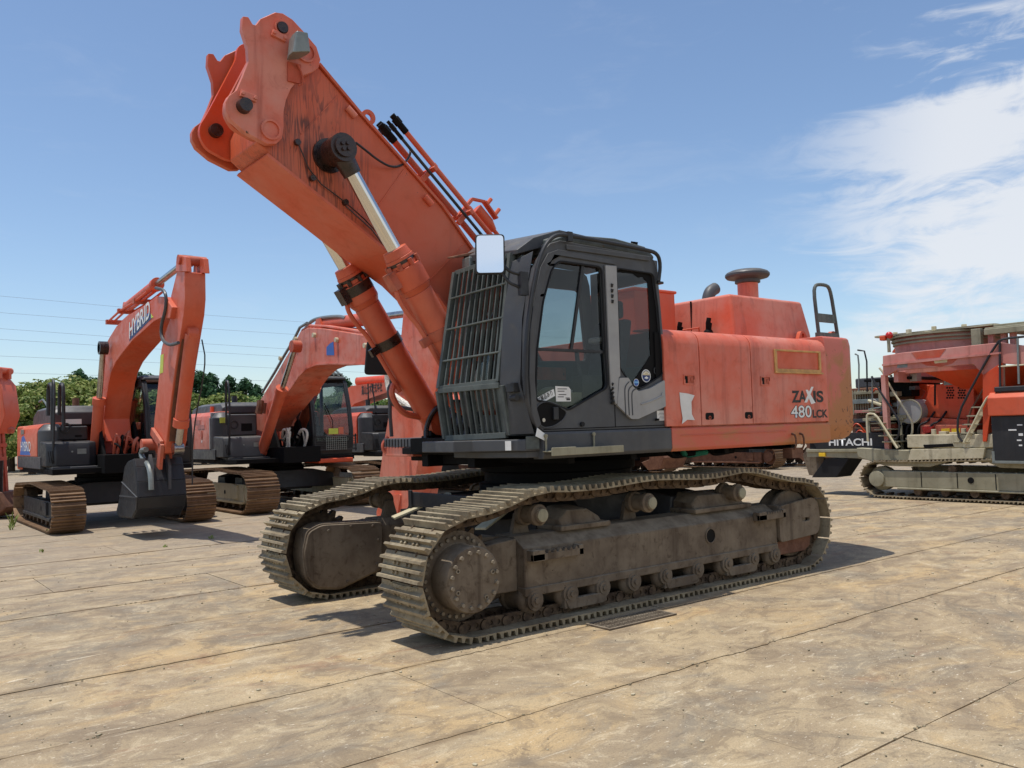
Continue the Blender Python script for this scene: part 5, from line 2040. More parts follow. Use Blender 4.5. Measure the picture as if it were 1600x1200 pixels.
# HYBRID print: letters on a blue field with a rounded hump
def bq(u, v):
    p = at_local(A, *crop([(u, v)], 0, 380, .25)[0], XB)
    return (p.x, p.z)
b = MB()
b.plate([bq(808, 612), bq(826, 545), bq(938, 425), bq(948, 470)], [], 'y', -HB - .004, -HB - .002)
dk = b.build("blue_decal", M['navy_print'], bo)
b = MB()
b.plate([bq(836, 530), bq(842, 500), bq(858, 478), bq(880, 465), (bq(905, 458)), bq(930, 452), bq(938, 428), bq(900, 470)], [], 'y', -HB - .006, -HB - .004)
b.build("blue_swoosh", M['blue_print'], dk)
b = MB()
b.plate([bq(945, 470), bq(960, 462), bq(946, 440)], [], 'y', -HB - .006, -HB - .004)
b.build("yellow_swoosh", M['yellowgreen'], dk)
o_ = at_local(A, *crop([(811, 598)], 0, 380, .25)[0], XB)
e_ = at_local(A, *crop([(940, 462)], 0, 380, .25)[0], XB)
rv = (Vector((e_.x, 0, e_.z)) - Vector((o_.x, 0, o_.z)))
lettering("lettering", "HYBRID", (o_.x, -HB - .007, o_.z), rv, Vector((.04, 0, 1)), rv.length, .30, M['white'], bo, .004, bold=.018)
# arm
ap = local(A, XA, [(276.5, 423), (288.5, 424.5), (289, 465), (287, 490), (281, 528), (274, 572), (265, 640), (260, 690), (256, 708), (246, 711), (238, 700), (241, 655), (247, 600), (252, 545), (258, 520), (265, 500), (267, 462)])
b = MB()
b.plate(ap, [], 'y', -HA, HA)
arm = b.build("arm", M['orange'], LX, .015)
b = MB()
fa = local(A, XA, [(281, 530), (274, 574), (265, 642), (261, 690)])
b.loft([[(x + .012, -HA + .03, z), (x + .012, -.02, z), (x + .02, -.02, z), (x + .02, -HA + .03, z)] for x, z in fa])
b.build("rust_streak", M['rust'], arm)
tp_ = local(A, 1.85, [(282, 425), (283, 408), (290, 400), (298, 402), (300, 425)])
for y in (-.18, .10):
    b = MB()
    b.plate(tp_, [], 'y', y, y + .08)
    b.build("arm_ear", M['orange'], arm, .01)
b = MB()
c_ = at_local(A, 295, 407, 1.8)
b.cyl((c_.x, -.22, c_.z), (c_.x, .22, c_.z), .08, n=16)
b.build("arm_pin", M['orange_worn'], arm)
b = MB()
q_ = local(A, XA, [(251, 555), (256, 553), (255, 582), (250, 584)])
b.plate(q_, [], 'y', -HA - .004, -HA - .001)
b.build("yellow_label", M['yellowgreen'], arm)
# arm ram along the top of the boom
a0 = at_local(A, *crop([(800, 430)], 0, 380, .25)[0], 1.75)
a1 = at_local(A, *crop([(1170, 110)], 0, 380, .25)[0], 1.75)
a0.y = a1.y = 0
ram(LX, a0 + Vector((0, 0, .10)), a1, .10, .055, .55, M['orange'], M['chrome_dull'])
# boom rams
for X, pa, pc in ((2.14, (588, 1385), (645, 655)), (1.36, (772, 1370), (860, 700))):
    lo_ = at_local(A, *crop([pa], 0, 380, .25)[0], X)
    hi_ = at_local(A, *crop([pc], 0, 380, .25)[0], X)
    ram(LX, lo_, hi_, .105, .055, .58 if X > 2 else .60, M['orange'], M['chrome_dull'])
    b = MB()
    b.cyl((hi_.x, hi_.y - .08, hi_.z), (hi_.x, hi_.y + .08, hi_.z), .13, n=18)
    b.build("ram_eye", M['oily'], LX)
# bucket ram on the face of the arm
t0 = Vector((5.40, .0, 3.34))
t1 = Vector((4.60, .0, 1.50))
ram(LX, t0, t1, .11, .06, .80, M['orange'], M['chrome_dull'])
b = MB()
b.tube([t0 + Vector((.1, .12, -.1)), t0 + Vector((.22, .15, -.5)), t1 + Vector((.3, .15, .3)), t1 + Vector((.25, .15, -.6))], .012, 6, smooth=2)
b.build("bucket_hose", M['black'], LX)
b = MB()
hp_ = [at_local(A, *crop([p], 0, 380, .25)[0], 2.02) for p in ((975, 280), (1035, 295), (1040, 400), (1005, 520), (1012, 605), (1060, 640), (1115, 622))]
b.tube(hp_, .028, 8, smooth=2)
b.build("arm_hose", M['dark'], LX)
# linkage
k5 = lambda pts: crop(pts, 0, 560, .2416)
g = lambda px, py, X: at_local(A, *k5([(px, py)])[0], X)
for X in (1.95, 1.55):
    b = MB()
    b.bar(g(985, 470, X), g(1045, 560, X), .06, .14, (1, 0, 0))
    b.bar(g(1045, 550, X), g(1030, 710, X), .06, .16, (1, 0, 0))
    b.build("link_bar", M['orange_worn'], LX, .01)
b = MB()
pA = g(1050, 555, 1.78)
b.cyl((pA.x, pA.y - .35, pA.z), (pA.x, pA.y + .35, pA.z), .10, n=16)
b.bar(g(1060, 560, 1.78), g(1060, 730, 1.78), .22, .22, (1, 0, 0))
b.build("bucket_link", M['orange_worn'], LX, .01)
b = MB()
hk = [g(945, 590, 2.1), g(920, 590, 2.1), g(912, 620, 2.1), g(930, 660, 2.1), g(960, 690, 2.1), g(975, 760, 2.1), g(978, 850, 2.1)]
b.tube(hk, .045, 8, smooth=1)
b.build("bucket_hook", M['lampgrey'], LX)
# bucket
XB0, XB1 = 2.30, 1.50
bs = local(A, XB0, k5([(862, 655), (822, 672), (805, 700), (790, 800), (775, 890), (752, 985), (765, 1020), (850, 1030), (880, 975), (888, 900), (882, 800), (870, 705)]))
b = MB()
yb0, yb1 = -(XB0 - A['loc'][0]), -(XB1 - A['loc'][0])
b.plate(bs, [], 'y', yb0, yb0 + .035)
b.plate(bs, [], 'y', yb1 - .035, yb1)
strip = [bs[i] for i in (1, 0, 11, 10, 9, 8, 7, 6)]
for i in range(len(strip) - 1):
    p_, q_ = strip[i], strip[i + 1]
    b.bar((p_[0], (yb0 + yb1) / 2, p_[1]), (q_[0], (yb0 + yb1) / 2, q_[1]), yb1 - yb0 - .03, .035, (p_[1] - q_[1], 0, q_[0] - p_[0]))
bk = b.build("bucket", M['black'], LX, .008)
b = MB()
b.tube([(p[0], yb0 - .004, p[1]) for p in (bs[3], bs[9], bs[8])], .012, 6)
b.bar((bs[4][0], yb0, bs[4][1]), (bs[9][0], yb0, bs[9][1]), .02, .02)
for y in (yb0 + .22, yb1 - .30):
    b.plate([(bs[0][0], bs[0][1] - .1), (bs[0][0] + .10, bs[0][1] + .08), (bs[11][0] + .16, bs[11][1]), (bs[10][0] + .05, bs[10][1] - .15)], [], 'y', y, y + .05)
b.build("bucket_rib", M['dark'], bk)
for k in range(5):
    y = yb0 + .08 + k * (yb1 - yb0 - .16) / 4
    b = MB()
    x0_, z0_ = bs[5]
    b.loft([[(x0_ + .02, y - .05, z0_ + .08), (x0_ + .02, y + .05, z0_ + .08), (x0_ + .06, y + .05, z0_ - .02), (x0_ + .06, y - .05, z0_ - .02)], [(x0_ - .20, y - .02, z0_ + .02), (x0_ - .20, y + .02, z0_ + .02), (x0_ - .19, y + .02, z0_ - .01), (x0_ - .19, y - .02, z0_ - .01)]])
    b.build("bucket_tooth", M['dark'], bk)
# prints on the flank
b = MB()
yy = A['yr'] - .002
b.plate([(-1.95, 1.42), (-1.72, 1.80), (-1.45, 1.83), (-1.05, 1.62), (-.65, 1.42)], [], 'y', yy - .002, yy)
fd = b.build("blue_decal", M['blue_print'], LX)
lettering("lettering", "HYBRID", (-1.85, yy - .002, 1.50), (1, 0, 0), (0, 0, 1), 1.25, .20, M['white'], fd, .003, bold=.012)
b = MB()
b.box(-1.85, -1.45, yy - .003, yy, 1.86, 1.96)
b.build("model_plate", M['lampgrey'], LX)
b = MB()
b.box(A['xs'] + .37, A['xs'] + .376, -.98, -.62, 2.02, 2.12)
b.build("name_plate", M['white'], LX)
# tall handrails on the box of this machine
b = MB()
for y in (-1.18, -.98):
    b.tube([(.62, y, 1.9), (.60, y, 2.72), (.50, y, 2.82), (.30, y, 2.82), (.2, y, 2.72), (.2, y, 2.2)], .035, 7, smooth=1)
b.build("box_rail", M['black'], LX)
b = MB()
b.tube([(.2, -1.1, 2.1), (-.1, -1.2, 2.55), (-.35, -1.25, 2.5)], .02, 6, smooth=1)
b.build("mirror_stay", M['lampgrey'], LX)

# ---- the larger excavator in the middle
B_ = dict(loc=(-2.13, -12.85), g=1.25, w=.72, hl=1.95, R=.37, n=44, yr=-1.50, xs=-.25, xr=-2.9, zt=2.28, hood=.22, paint=M['orange_fade'], corner=M['dark'], low=.60,
          cab=(-.55, 1.20), cabz=3.02, frame=M['cream'], railz=2.95, trim=True, cabguard=True, hose=M['hose_white'])
MX = thing("crawler_excavator", "faded orange excavator with cream track frames, white hoses and its arm hanging straight down",
           "excavator", (B_['loc'][0], B_['loc'][1], 0), pi / 2)
undercarriage(MX, B_)
upper(MX, B_)
hoses(MX, B_)
k6 = lambda pts: crop(pts, 280, 480, .25)
XR = -1.78
bp_ = local(B_, XR, k6([(470, 760), (440, 690), (455, 655), (520, 560), (600, 430), (660, 325), (715, 235), (755, 155), (800, 128), (900, 133), (1100, 165), (1270, 195), (1370, 230), (1420, 290), (1390, 370), (1300, 362), (1220, 358), (950, 352), (860, 358), (800, 382), (750, 430), (690, 520), (600, 640), (545, 715), (520, 780)]))
b = MB()
b.plate(bp_, [], 'y', -.35, .33)
bo = b.build("boom", M['orange_fade'], MX, .015)
b = MB()
for i in range(14, 22):
    p_, q_ = bp_[i], bp_[i + 1]
    b.bar((p_[0], -.01, p_[1]), (q_[0], -.01, q_[1]), .72, .03, (p_[1] - q_[1], 0, q_[0] - p_[0]))
b.build("boom_bottom_plate", M['orange_fade'], bo)
tp_ = [bp_[i] for i in range(3, 12)]
boom_pipes("boom_pipe", bo, tp_, (-.28, -.18, .10), .028, M['orange_fade'], .05)
boom_pipes("boom_hose", bo, [(x - .04, z + .05) for x, z in tp_[:6]], (-.33,), .032, M['lampgrey'], .06)
for px, py in ((640, 320), (850, 175), (990, 205), (1170, 240), (735, 200)):
    p_ = at_local(B_, *k6([(px, py)])[0], XR)
    b = MB()
    b.cyl((p_.x, -.35, p_.z), (p_.x, -.41, p_.z), .05, n=10)
    b.build("clip_boss", M['cream'], bo)
b = MB()
e_ = local(B_, XR, k6([(922, 250), (945, 225), (965, 215), (970, 300), (922, 300)]))
b.plate(e_, [], 'y', -.356, -.352)
b.build("blue_emblem", M['blue_print'], bo)
# arm ram
a0 = at_local(B_, 508, 507, -2.1)
a1 = at_local(B_, 643, 489, -2.1)
ram(MX, a0, a1, .135, .07, .66, M['orange'], M['chrome_dull'])
b = MB()
b.plate([(a0.x - .35, a0.z - .28), (a0.x + .25, a0.z - .28), (a0.x + .08, a0.z + .12), (a0.x - .08, a0.z + .12)], [], 'y', -.2, -.14)
b.plate([(a0.x - .35, a0.z - .28), (a0.x + .25, a0.z - .28), (a0.x + .08, a0.z + .12), (a0.x - .08, a0.z + .12)], [], 'y', .14, .2)
b.build("ram_bracket", M['orange'], bo)
b = MB()
hp_ = [at_local(B_, px, py, -2.0) for px, py in ((478, 512), (488, 500), (505, 496), (530, 494), (540, 497))]
b.tube(hp_, .04, 8, smooth=2)
b.build("arm_hose", M['lampgrey'], MX)
# arm hanging down
ap = local(B_, -1.86, [(630, 486), (645, 478), (660, 484), (690, 540), (690, 590), (668, 640), (650, 740), (640, 800), (625, 812), (606, 812), (594, 800), (592, 750), (600, 690), (612, 620), (622, 570), (626, 530)])
b = MB()
b.plate(ap, [], 'y', -.27, .27)
arm = b.build("arm", M['orange_fade'], MX, .015)
for y in (-.30, .27):
    b = MB()
    q_ = local(B_, -1.86, [(590, 800), (600, 772), (628, 772), (622, 812), (604, 818), (592, 812)])
    b.plate(rounded(q_, .05, 3), [], 'y', y, y + .03)
    b.build("arm_lug", M['orange_fade'], arm)
b = MB()
p_ = at_local(B_, 608, 797, -1.86)
b.cyl((p_.x, -.36, p_.z), (p_.x, .36, p_.z), .12, n=18)
b.build("arm_pin", M['oily'], arm)
for pts in (((605, 575), (605, 600), (612, 622), (630, 632)), ((640, 578), (622, 560), (620, 540)), ((612, 615), (630, 628), (645, 638))):
    b = MB()
    b.tube([at_local(B_, px, py, -1.5) for px, py in pts], .05, 8, smooth=2)
    b.build("white_hose", M['hose_white'], MX)
# boom rams
for X, pa, pc in ((-1.55, (518, 900), (728, 245)), (-2.72, (722, 860), (892, 385))):
    lo_ = at_local(B_, *k6([pa])[0], X)
    hi_ = at_local(B_, *k6([pc])[0], X)
    ram(MX, lo_, hi_, .12, .06, .62 if X > -2 else .78, M['orange'], M['chrome_dull'])
    b = MB()
    b.cyl((hi_.x, hi_.y - .10, hi_.z), (hi_.x, hi_.y + .10, hi_.z), .13, n=18)
    b.build("ram_eye", M['orange_worn'], MX)
b = MB()
yy = B_['yr'] - .002
for x0_, z0_, w_, h_ in ((-1.30, 2.00, .38, .10), (-1.10, 1.88, .50, .10)):
    b.box(x0_, x0_ + w_, yy - .004, yy, z0_, z0_ + h_)
b.build("faded_label", M['pink_fade'], MX)
b = MB()
b.cyl((-.80, yy - .004, 1.58), (-.80, yy, 1.58), .03, n=12)
b.build("door_lock", M['white'], MX)
b = MB()
b.plate([(-.80 + .06 * cos(a), 1.74 + .11 * sin(a)) for a in [i * pi / 8 for i in range(16)]], [], 'y', yy - .006, yy)
b.build("door_latch", M['orange_worn'], MX)
b = MB()
b.box(B_['xs'] + .34, B_['xs'] + .37, B_['yr'] + .12, B_['yr'] + .27, 2.0, 2.13)
b.build("warning_label", M['yellowgreen'], MX)
b = MB()
b.cyl((-.9, -1.2, 2.28), (-.9, -1.2, 2.42), .07, .06, 14)
b.build("fuel_cap", M['orange_bright'], MX)
b = MB()
b.tube([(.35, -.55, 2.2), (.38, -.52, 2.36), (.36, -.5, 2.5)], .09, 8)
b.tube([(.40, -.45, 2.2), (.42, -.42, 2.45)], .05, 8)
b.build("valve_stack", M['rust'], MX)

# ---- the next excavator in the row, with a company name on its boom
C_ = dict(loc=(-6.3, -13.5), g=1.2, w=.62, hl=1.85, R=.35, n=40, yr=-1.48, xs=-.28, xr=-2.8, zt=2.24, hood=.18, paint=M['orange_bright'], corner=M['dark'], low=.60,
          cab=(-.55, 1.15), cabz=2.9, frame=M['black'], railz=2.7, trim=False, rail=False)
CX = thing("crawler_excavator", "bright orange excavator with black Japanese company name on its boom, parked third in the row",
           "excavator", (C_['loc'][0], C_['loc'][1], 0), pi / 2)
undercarriage(CX, C_)
upper(CX, C_)
hoses(CX, C_)
XR = -6.02
bp_ = local(C_, XR, [(532, 660), (534, 630), (536, 615), (541, 608), (549, 603), (567, 600.5), (597, 598), (640, 595), (665, 594), (668, 602), (640, 607), (603, 613.5), (554, 630.5), (545, 640), (542, 660)])
b = MB()
b.plate(bp_, [], 'y', -.28, .28)
bo = b.build("boom", M['orange'], CX, .01)
a0 = at_local(C_, 561, 596, -6.3)
a1 = at_local(C_, 668, 588, -6.3)
ram(CX, a0, a1, .13, .06, .6, M['orange_bright'], M['chrome_dull'])
o_ = at_local(C_, 565.3, 618, XR)
e_ = at_local(C_, 597.5, 611.5, XR)
rv = e_ - o_
rv.y = 0
lettering("lettering", "\u9ad8\u5c71\u571f\u6728\u682a\u5f0f\u4f1a\u793e", (o_.x, -.282, o_.z), rv, (0, 0, 1), rv.length, .30, M['ink'], bo, .004, bold=.02)
ap = local(C_, -6.3, [(660, 585), (676, 590), (676, 640), (668, 700), (655, 740), (648, 735), (655, 690), (662, 620)])
b = MB()
b.plate(ap, [], 'y', -.22, .22)
b.build("arm", M['orange'], CX, .01)
b = MB()
for px in (542, 575, 581):
    p0 = at_local(C_, px, 600 if px > 550 else 606, -5.6)
    p1 = at_local(C_, px + (6 if px != 575 else 0), 645 if px > 550 else 690, -5.2)
    b.tube([p0, p0.lerp(p1, .5) + Vector((0.02, 0, 0)), p1], .022, 6)
b.build("slack_hose", M['deep_black'], CX)
b = MB()
for k in range(3):
    x0_ = .1 + k * .18
    b.tube([(x0_, -.2, 2.55), (x0_ + .25, -.2, 3.1), (x0_ + .6, -.2, 3.05)], .025, 6, smooth=2)
b.build("boom_hose", M['deep_black'], CX)


def copy_tree(o, parent=None):
    c = o.copy()
    COL.objects.link(c)
    c.parent = parent
    for ch in list(o.children):
        copy_tree(ch, c)
    return c


# ---- machines further along the row, mostly hidden behind the big one, and one at the left edge
D_ = dict(loc=(-10.4, -14.2), g=1.2, w=.62, hl=1.85, R=.35, n=40, yr=-1.48, xs=-.28, xr=-2.8, zt=2.15, hood=.15, paint=M['orange_worn'], corner=M['dark'], low=.55,
          cab=(-.55, 1.15), cabz=2.8, frame=M['rust'], railz=2.5, trim=False, rail=False)
DX = thing("crawler_excavator", "worn orange excavator seen through the gap above the front machine's near track",
           "excavator", (D_['loc'][0], D_['loc'][1], 0), pi / 2)
undercarriage(DX, D_)
upper(DX, D_)
hoses(DX, D_)
b = MB()
b.plate([(.3, 1.5), (.2, 1.9), (.9, 2.5), (1.6, 2.9), (3.2, 2.95), (3.4, 2.7), (2.0, 2.4), (1.4, 2.0), (.9, 1.5)], [], 'y', -.25, .25)
b.build("boom", M['orange_worn'], DX, .01)
b = MB()
b.plate([(3.0, 3.0), (3.5, 3.0), (3.5, 2.4), (3.0, .9), (2.7, .9), (3.0, 2.3)], [], 'y', -.2, .2)
b.build("arm", M['orange_worn'], DX, .01)
b = MB()
b.plate([(2.6, 1.0), (3.2, 1.0), (3.4, .6), (3.2, .25), (2.7, .2), (2.4, .45), (2.75, .55), (2.8, .8)], [], 'y', -.55, .55)
b.build("bucket", M['rust'], DX, .02)
E2 = copy_tree(DX)
E2.location = (-14.7, -14.6, 0)
E2['label'] = "worn orange excavator visible under the counterweight of the front machine"
E3 = copy_tree(DX)
E3.location = (-20.3, -12.6, 0)
E3['label'] = "worn orange excavator beyond the hanging bracket, nearest the stepped crusher"

# left edge machine, its arm standing in front of it
F_ = copy_tree(DX)
F_.location = (7.55, -19.3, 0)
F_.rotation_euler = (0, 0, radians(138))
F_['label'] = "orange excavator at the left edge of the picture, behind the HYBRID one"
for ch in list(F_.children):
    if ch.name.split('.')[0] in ("boom", "arm", "bucket"):
        bpy.data.objects.remove(ch)
fb = MB()
fb.plate([(.3, 1.5), (.2, 1.9), (1.2, 3.0), (2.2, 3.6), (4.4, 3.5), (5.6, 3.05), (5.5, 2.7), (4.3, 3.0), (2.4, 3.0), (1.5, 2.3), (.9, 1.5)], [], 'y', -.25, .25)
fb.build("boom", M['orange'], F_, .01)
fb = MB()
fb.plate([(5.3, 3.25), (5.65, 3.3), (5.9, 3.0), (6.0, 2.3), (5.85, 1.9), (5.55, 1.9), (5.5, 2.4)], [], 'y', -.27, .27)
farm = fb.build("arm", M['orange'], F_, .02)
fb = MB()
for y in (-.2, .12):
    fb.bar((5.75, y, 3.15), (5.75, y, 3.38), .08, .22, (1, 0, 0))
fb.cyl((5.75, -.28, 3.34), (5.75, .28, 3.34), .08, n=14)
fb.build("arm_ear", M['orange'], farm)
fb = MB()
fb.bar((5.75, -.20, 1.95), (5.85, -.20, .55), .09, .12, (1, 0, 0))
fb.bar((5.75, -.05, 1.95), (5.85, -.05, .55), .09, .12, (1, 0, 0))
for z in (1.6, 1.3, 1.0):
    fb.box(5.75, 5.86, -.24, 0, z, z + .08)
fb.ball((5.8, .1, 2.0), .14, 10, 6, (1, 1.3, .7))
fb.build("linkage", M['orange_worn'], F_)
fb = MB()
fb.cyl((5.9, -.32, 1.3), (5.88, -.32, .45), .085, n=14)
fb.build("breaker_ram", M['black'], F_)
fb = MB()
fb.plate([(5.3, .6), (6.0, .6), (6.2, .25), (5.9, .05), (5.4, .05), (5.1, .3)], [], 'y', -.5, .5)
fb.build("bucket", M['rust'], F_, .03)
fb = MB()
fb.box(5.0, 5.3, -.9, .5, .95, 1.2)
fbo = fb.build("front_plate", M['orange'], F_, .01)
# ================================================================== mobile crusher at the right
K = dict(loc=(-12.05, 0.4))
KX = thing("mobile_crusher", "dusty red and olive mobile crusher on tracks with stairs and a round hopper", "crusher", (K['loc'][0], K['loc'][1], 0), pi / 2)
crp = sag_path(2.72, .315)
for s in (1, -1):
    crawler(KX, "crawler_track", s * 1.08, crp, 56, .50, M['shoe'], M['link'], False, lug=.09, off=.03, shoe_h=.028)
    b = MB()
    ya, yb = sorted((s * .90, s * 1.27))
    b.box(-2.62, 2.62, ya, yb, .24, .57)
    b.box(-2.3, 2.3, *sorted((s * 1.24, s * 1.30)), .20, .24)
    fr = b.build("track_frame", M['olive'], KX, .015)
    for x in (-1.9, -1.35, -.8, -.25, .3, .85, 1.4, 1.95):
        b = MB()
        b.cyl((x, s * .95, .17), (x, s * 1.26, .17), .08, n=12)
        b.build("track_roller", M['link'], fr)
    for x in (-1.2, .5):
        b = MB()
        b.cyl((x, s * .95, .62), (x, s * 1.25, .62), .08, n=12)
        b.box(x - .05, x + .05, *sorted((s * .95, s * 1.0)), .52, .62)
        b.build("carrier_roller", M['link'], fr)
    for x in (-2.72, 2.72):
        b = MB()
        b.lathe([(.08, 0), (.24, 0), (.25, .04), (.25, .20), (.16, .24), (.16, .42), (.05, .43)], (x, s * .90, .405), (0, s, 0), 26)
        b.build("track_wheel", M['olive'], fr)
    for x in (-1.8, -1.1, -.4, .3, 1.0):
        b = MB()
        b.box(x - .008, x + .008, *sorted((s * 1.268, s * 1.276)), .26, .55)
        b.build("frame_seam", M['deep_black'], fr)
    b = MB()
    b.cyl((-.85, s * 1.27, .42), (-.85, s * 1.276, .42), .06, n=14)
    b.build("frame_hole", M['deep_black'], fr)
    b = MB()
    for k in range(9):
        b.cyl((-1.6 + k * .22, s * 1.22, .56), (-1.6 + k * .22, s * 1.22, .58), .015, n=6)
    tag(b.build("frame_bolt", M['cream'], fr), None, kind='stuff')


def kx(px, py, X):
    p = at(px, py, 0, X)
    return Vector((p.y - K['loc'][1], -(p.x - K['loc'][0]), p.z))


XN = -10.75                       # near face of the machine
YN_ = -(XN - K['loc'][0])


def kp(pts, X=XN):
    return [(v.x, v.z) for v in (kx(a, c, X) for a, c in pts)]


# main chassis beams
b = MB()
b.plate(kp([(1336, 700), (1338, 714), (1380, 728), (1450, 730), (1478, 722), (1540, 722), (1560, 731), (1640, 734), (1640, 700), (1440, 705)]), [], 'y', YN_ + .05, YN_ + .30)
ch = b.build("chassis", M['olive'], KX, .015)
b = MB()
b.plate(kp([(1336, 700), (1338, 714), (1380, 728), (1450, 730), (1478, 722), (1540, 722), (1560, 731), (1640, 734), (1640, 700), (1440, 705)]), [], 'y', 1.0, 1.25)
b.build("chassis", M['olive'], KX, .015)
b = MB()
b.plate(kp([(1424, 702), (1540, 700), (1537, 716), (1420, 719)]), [], 'y', YN_ - .03, YN_ + .05)
b.build("chassis_rail", M['dust_cream'], KX, .008)
b = MB()
z_ = kx(1480, 690, XN)
b.box(-2.05, .4, YN_ + .02, 1.1, 1.04, 1.30)
b.box(-2.0, 3.0, YN_ + .10, 1.1, .80, 1.05)
b.build("engine_deck", M['dust_cream'], KX, .02)
b = MB()
b.plate(kp([(1442, 695), (1488, 693), (1490, 698), (1444, 700)]), [], 'y', YN_ + .012, YN_ + .018)
b.build("deck_slot", M['deep_black'], KX)
rnd = random.Random(11)
for k in range(9):
    b = MB()
    x = -1.55 + k * .19 + rnd.uniform(-.05, .05)
    if k % 3 == 0:
        b.cyl((x, YN_ + .14, 1.30), (x, YN_ + .14, 1.30 + rnd.uniform(.06, .14)), rnd.uniform(.03, .05), n=10)
    else:
        h = rnd.uniform(.03, .09)
        b.box(x - .07, x + .07, YN_ + .08, YN_ + .22, 1.30, 1.30 + h)
    b.build("deck_fitting", M['dust_cream'], KX, .006)
# portal frame
po = kp([(1379, 556), (1410, 551), (1562, 535), (1640, 545), (1640, 574), (1566, 568), (1566, 614), (1558, 622), (1549, 640), (1536, 640), (1536, 586), (1521, 569), (1400, 579), (1386, 587), (1379, 587)])
b = MB()
b.plate(po, [], 'y', YN_, YN_ + .10)
pf = b.build("portal_frame", M['pink_fade'], KX, .012)
b = MB()
b.plate(kp([(1536, 586), (1566, 566), (1566, 614), (1549, 640), (1542, 690), (1536, 690)]), [], 'y', YN_ - .015, YN_ + .08)
b.build("portal_leg", M['red_orange'], pf, .01)
b = MB()
b.plate(kp([(1380, 572), (1440, 566), (1565, 553), (1565, 550), (1440, 562.5), (1380, 569)]), [], 'y', YN_ - .05, YN_)
b.build("portal_ledge", M['pink_fade'], pf)
b = MB()
b.plate(kp([(1424, 551), (1478, 545), (1468, 558), (1432, 561)]), [], 'y', YN_ - .006, YN_)
b.plate(kp([(1432, 564), (1500, 557), (1488, 568), (1470, 573), (1448, 571)]), [], 'y', YN_ - .006, YN_)
b.build("paint_patch", M['orange_worn'], pf)
b = MB()
b.plate(kp([(1402, 570), (1418, 568.5), (1418, 574), (1402, 575)]), [], 'y', YN_ - .004, YN_)
b.build("name_plate", M['lampgrey'], pf)
b = MB()
b.plate(kp([(1459, 562.5), (1481, 560.5), (1480, 566), (1461, 568)]), [], 'y', YN_ - .009, YN_ - .006)
b.build("worn_decal", M['sand_print'], pf)
# posts, side walls, rear portal
for X, py0, py1, px in ((-10.9, 580, 700, 1381), (-12.9, 575, 690, 1430), (-12.9, 575, 690, 1560)):
    p0, p1 = kx(px, py0, X), kx(px, py1, X)
    b = MB()
    b.box(p0.x - .05, p0.x + .05, p0.y - .05, p0.y + .08, 1.0, 2.55)
    b.build("portal_post", M['pink_fade'], KX, .01)
b = MB()
b.box(-2.35, .9, 1.0, 1.08, 2.3, 2.62)
b.box(-2.3, -2.2, YN_ + .1, 1.0, 2.38, 2.60)
b.build("rear_beam", M['pink_fade'], KX, .01)
# hopper shell inside the portal
b = MB()
b.loft([[(-1.75, -1.0, 2.55), (.2, -1.0, 2.55), (.2, .85, 2.55), (-1.75, .85, 2.55)], [(-1.0, -.45, 2.05), (-.25, -.45, 2.05), (-.25, .4, 2.05), (-1.0, .4, 2.05)]], caps=False)
b.build("hopper", M['red_orange'], KX)
# orange cabinets below
b = MB()
cp = kp([(1452, 604), (1521, 588), (1523, 650), (1519, 655), (1436, 651), (1446, 626)], -11.45)
b.plate(cp, [], 'y', -(-11.45 - K['loc'][0]), .5)
cab_ = b.build("cabinet", M['red_orange'], KX, .015)
yc = -(-11.45 - K['loc'][0])
for cx_ in (1484, 1502):
    for r in range(5):
        for c in range(3):
            p_ = kx(cx_ - 4 + c * 4 + (1.6 if r % 2 else 0), 606 + r * 3.9, -11.45)
            b = MB()
            b.cyl((p_.x, yc - .006, p_.z), (p_.x, yc, p_.z), .020, n=8)
            b.build("vent_hole", M['deep_black'], cab_)
b = MB()
b.plate(kp([(1475, 595), (1492, 594), (1492, 601), (1475, 602)], -11.45), [], 'y', yc - .008, yc)
b.build("data_plate", M['lampgrey'], cab_)
b = MB()
b.plate(kp([(1459.5, 600), (1462.5, 600), (1462.5, 632), (1459.5, 634)], -11.45), [], 'y', yc - .006, yc)
b.build("cabinet_slot", M['deep_black'], cab_)
b = MB()
b.plate(kp([(1400, 592), (1452, 602), (1446, 650), (1402, 645)], -11.9), [], 'y', -(-11.9 - K['loc'][0]), .6)
cb2 = b.build("cabinet", M['red_orange'], KX, .01)
b = MB()
yq = -(-11.9 - K['loc'][0])
for a, c in (((1412, 600), (1412, 636)), ((1424, 602), (1424, 640)), ((1412, 602), (1424, 636)), ((1432, 604), (1446, 612)), ((1432, 640), (1446, 612))):
    p_, q_ = kx(*a, -11.9), kx(*c, -11.9)
    b.bar((p_.x, yq - .01, p_.z), (q_.x, yq - .01, q_.z), .02, .03, (1, 0, 0))
b.build("cabinet_brace", M['orange_worn'], cb2)
b = MB()
b.plate(kp([(1440, 652), (1520, 656), (1524, 668), (1436, 668)], -11.3), [], 'y', -(-11.3 - K['loc'][0]), .3)
b.plate(kp([(1438, 664), (1524, 664), (1524, 694), (1438, 698)], -11.2), [], 'y', -(-11.2 - K['loc'][0]), .3)
sk_ = b.build("bay_panel", M['orange_worn'], KX, .01)
ys_ = -(-11.2 - K['loc'][0])
for a in (1471, 1487):
    b = MB()
    b.plate(kp([(a, 670), (a + 13, 669), (a + 13, 677), (a, 678)], -11.2), [], 'y', ys_ - .006, ys_)
    b.build("yellow_label", M['yellow'], sk_)
b = MB()
b.plate(kp([(1444, 667), (1461, 666), (1456, 676), (1446, 677)], -11.2), [], 'y', ys_ - .10, ys_ - .01)
b.build("control_box", M['red'], sk_, .01)
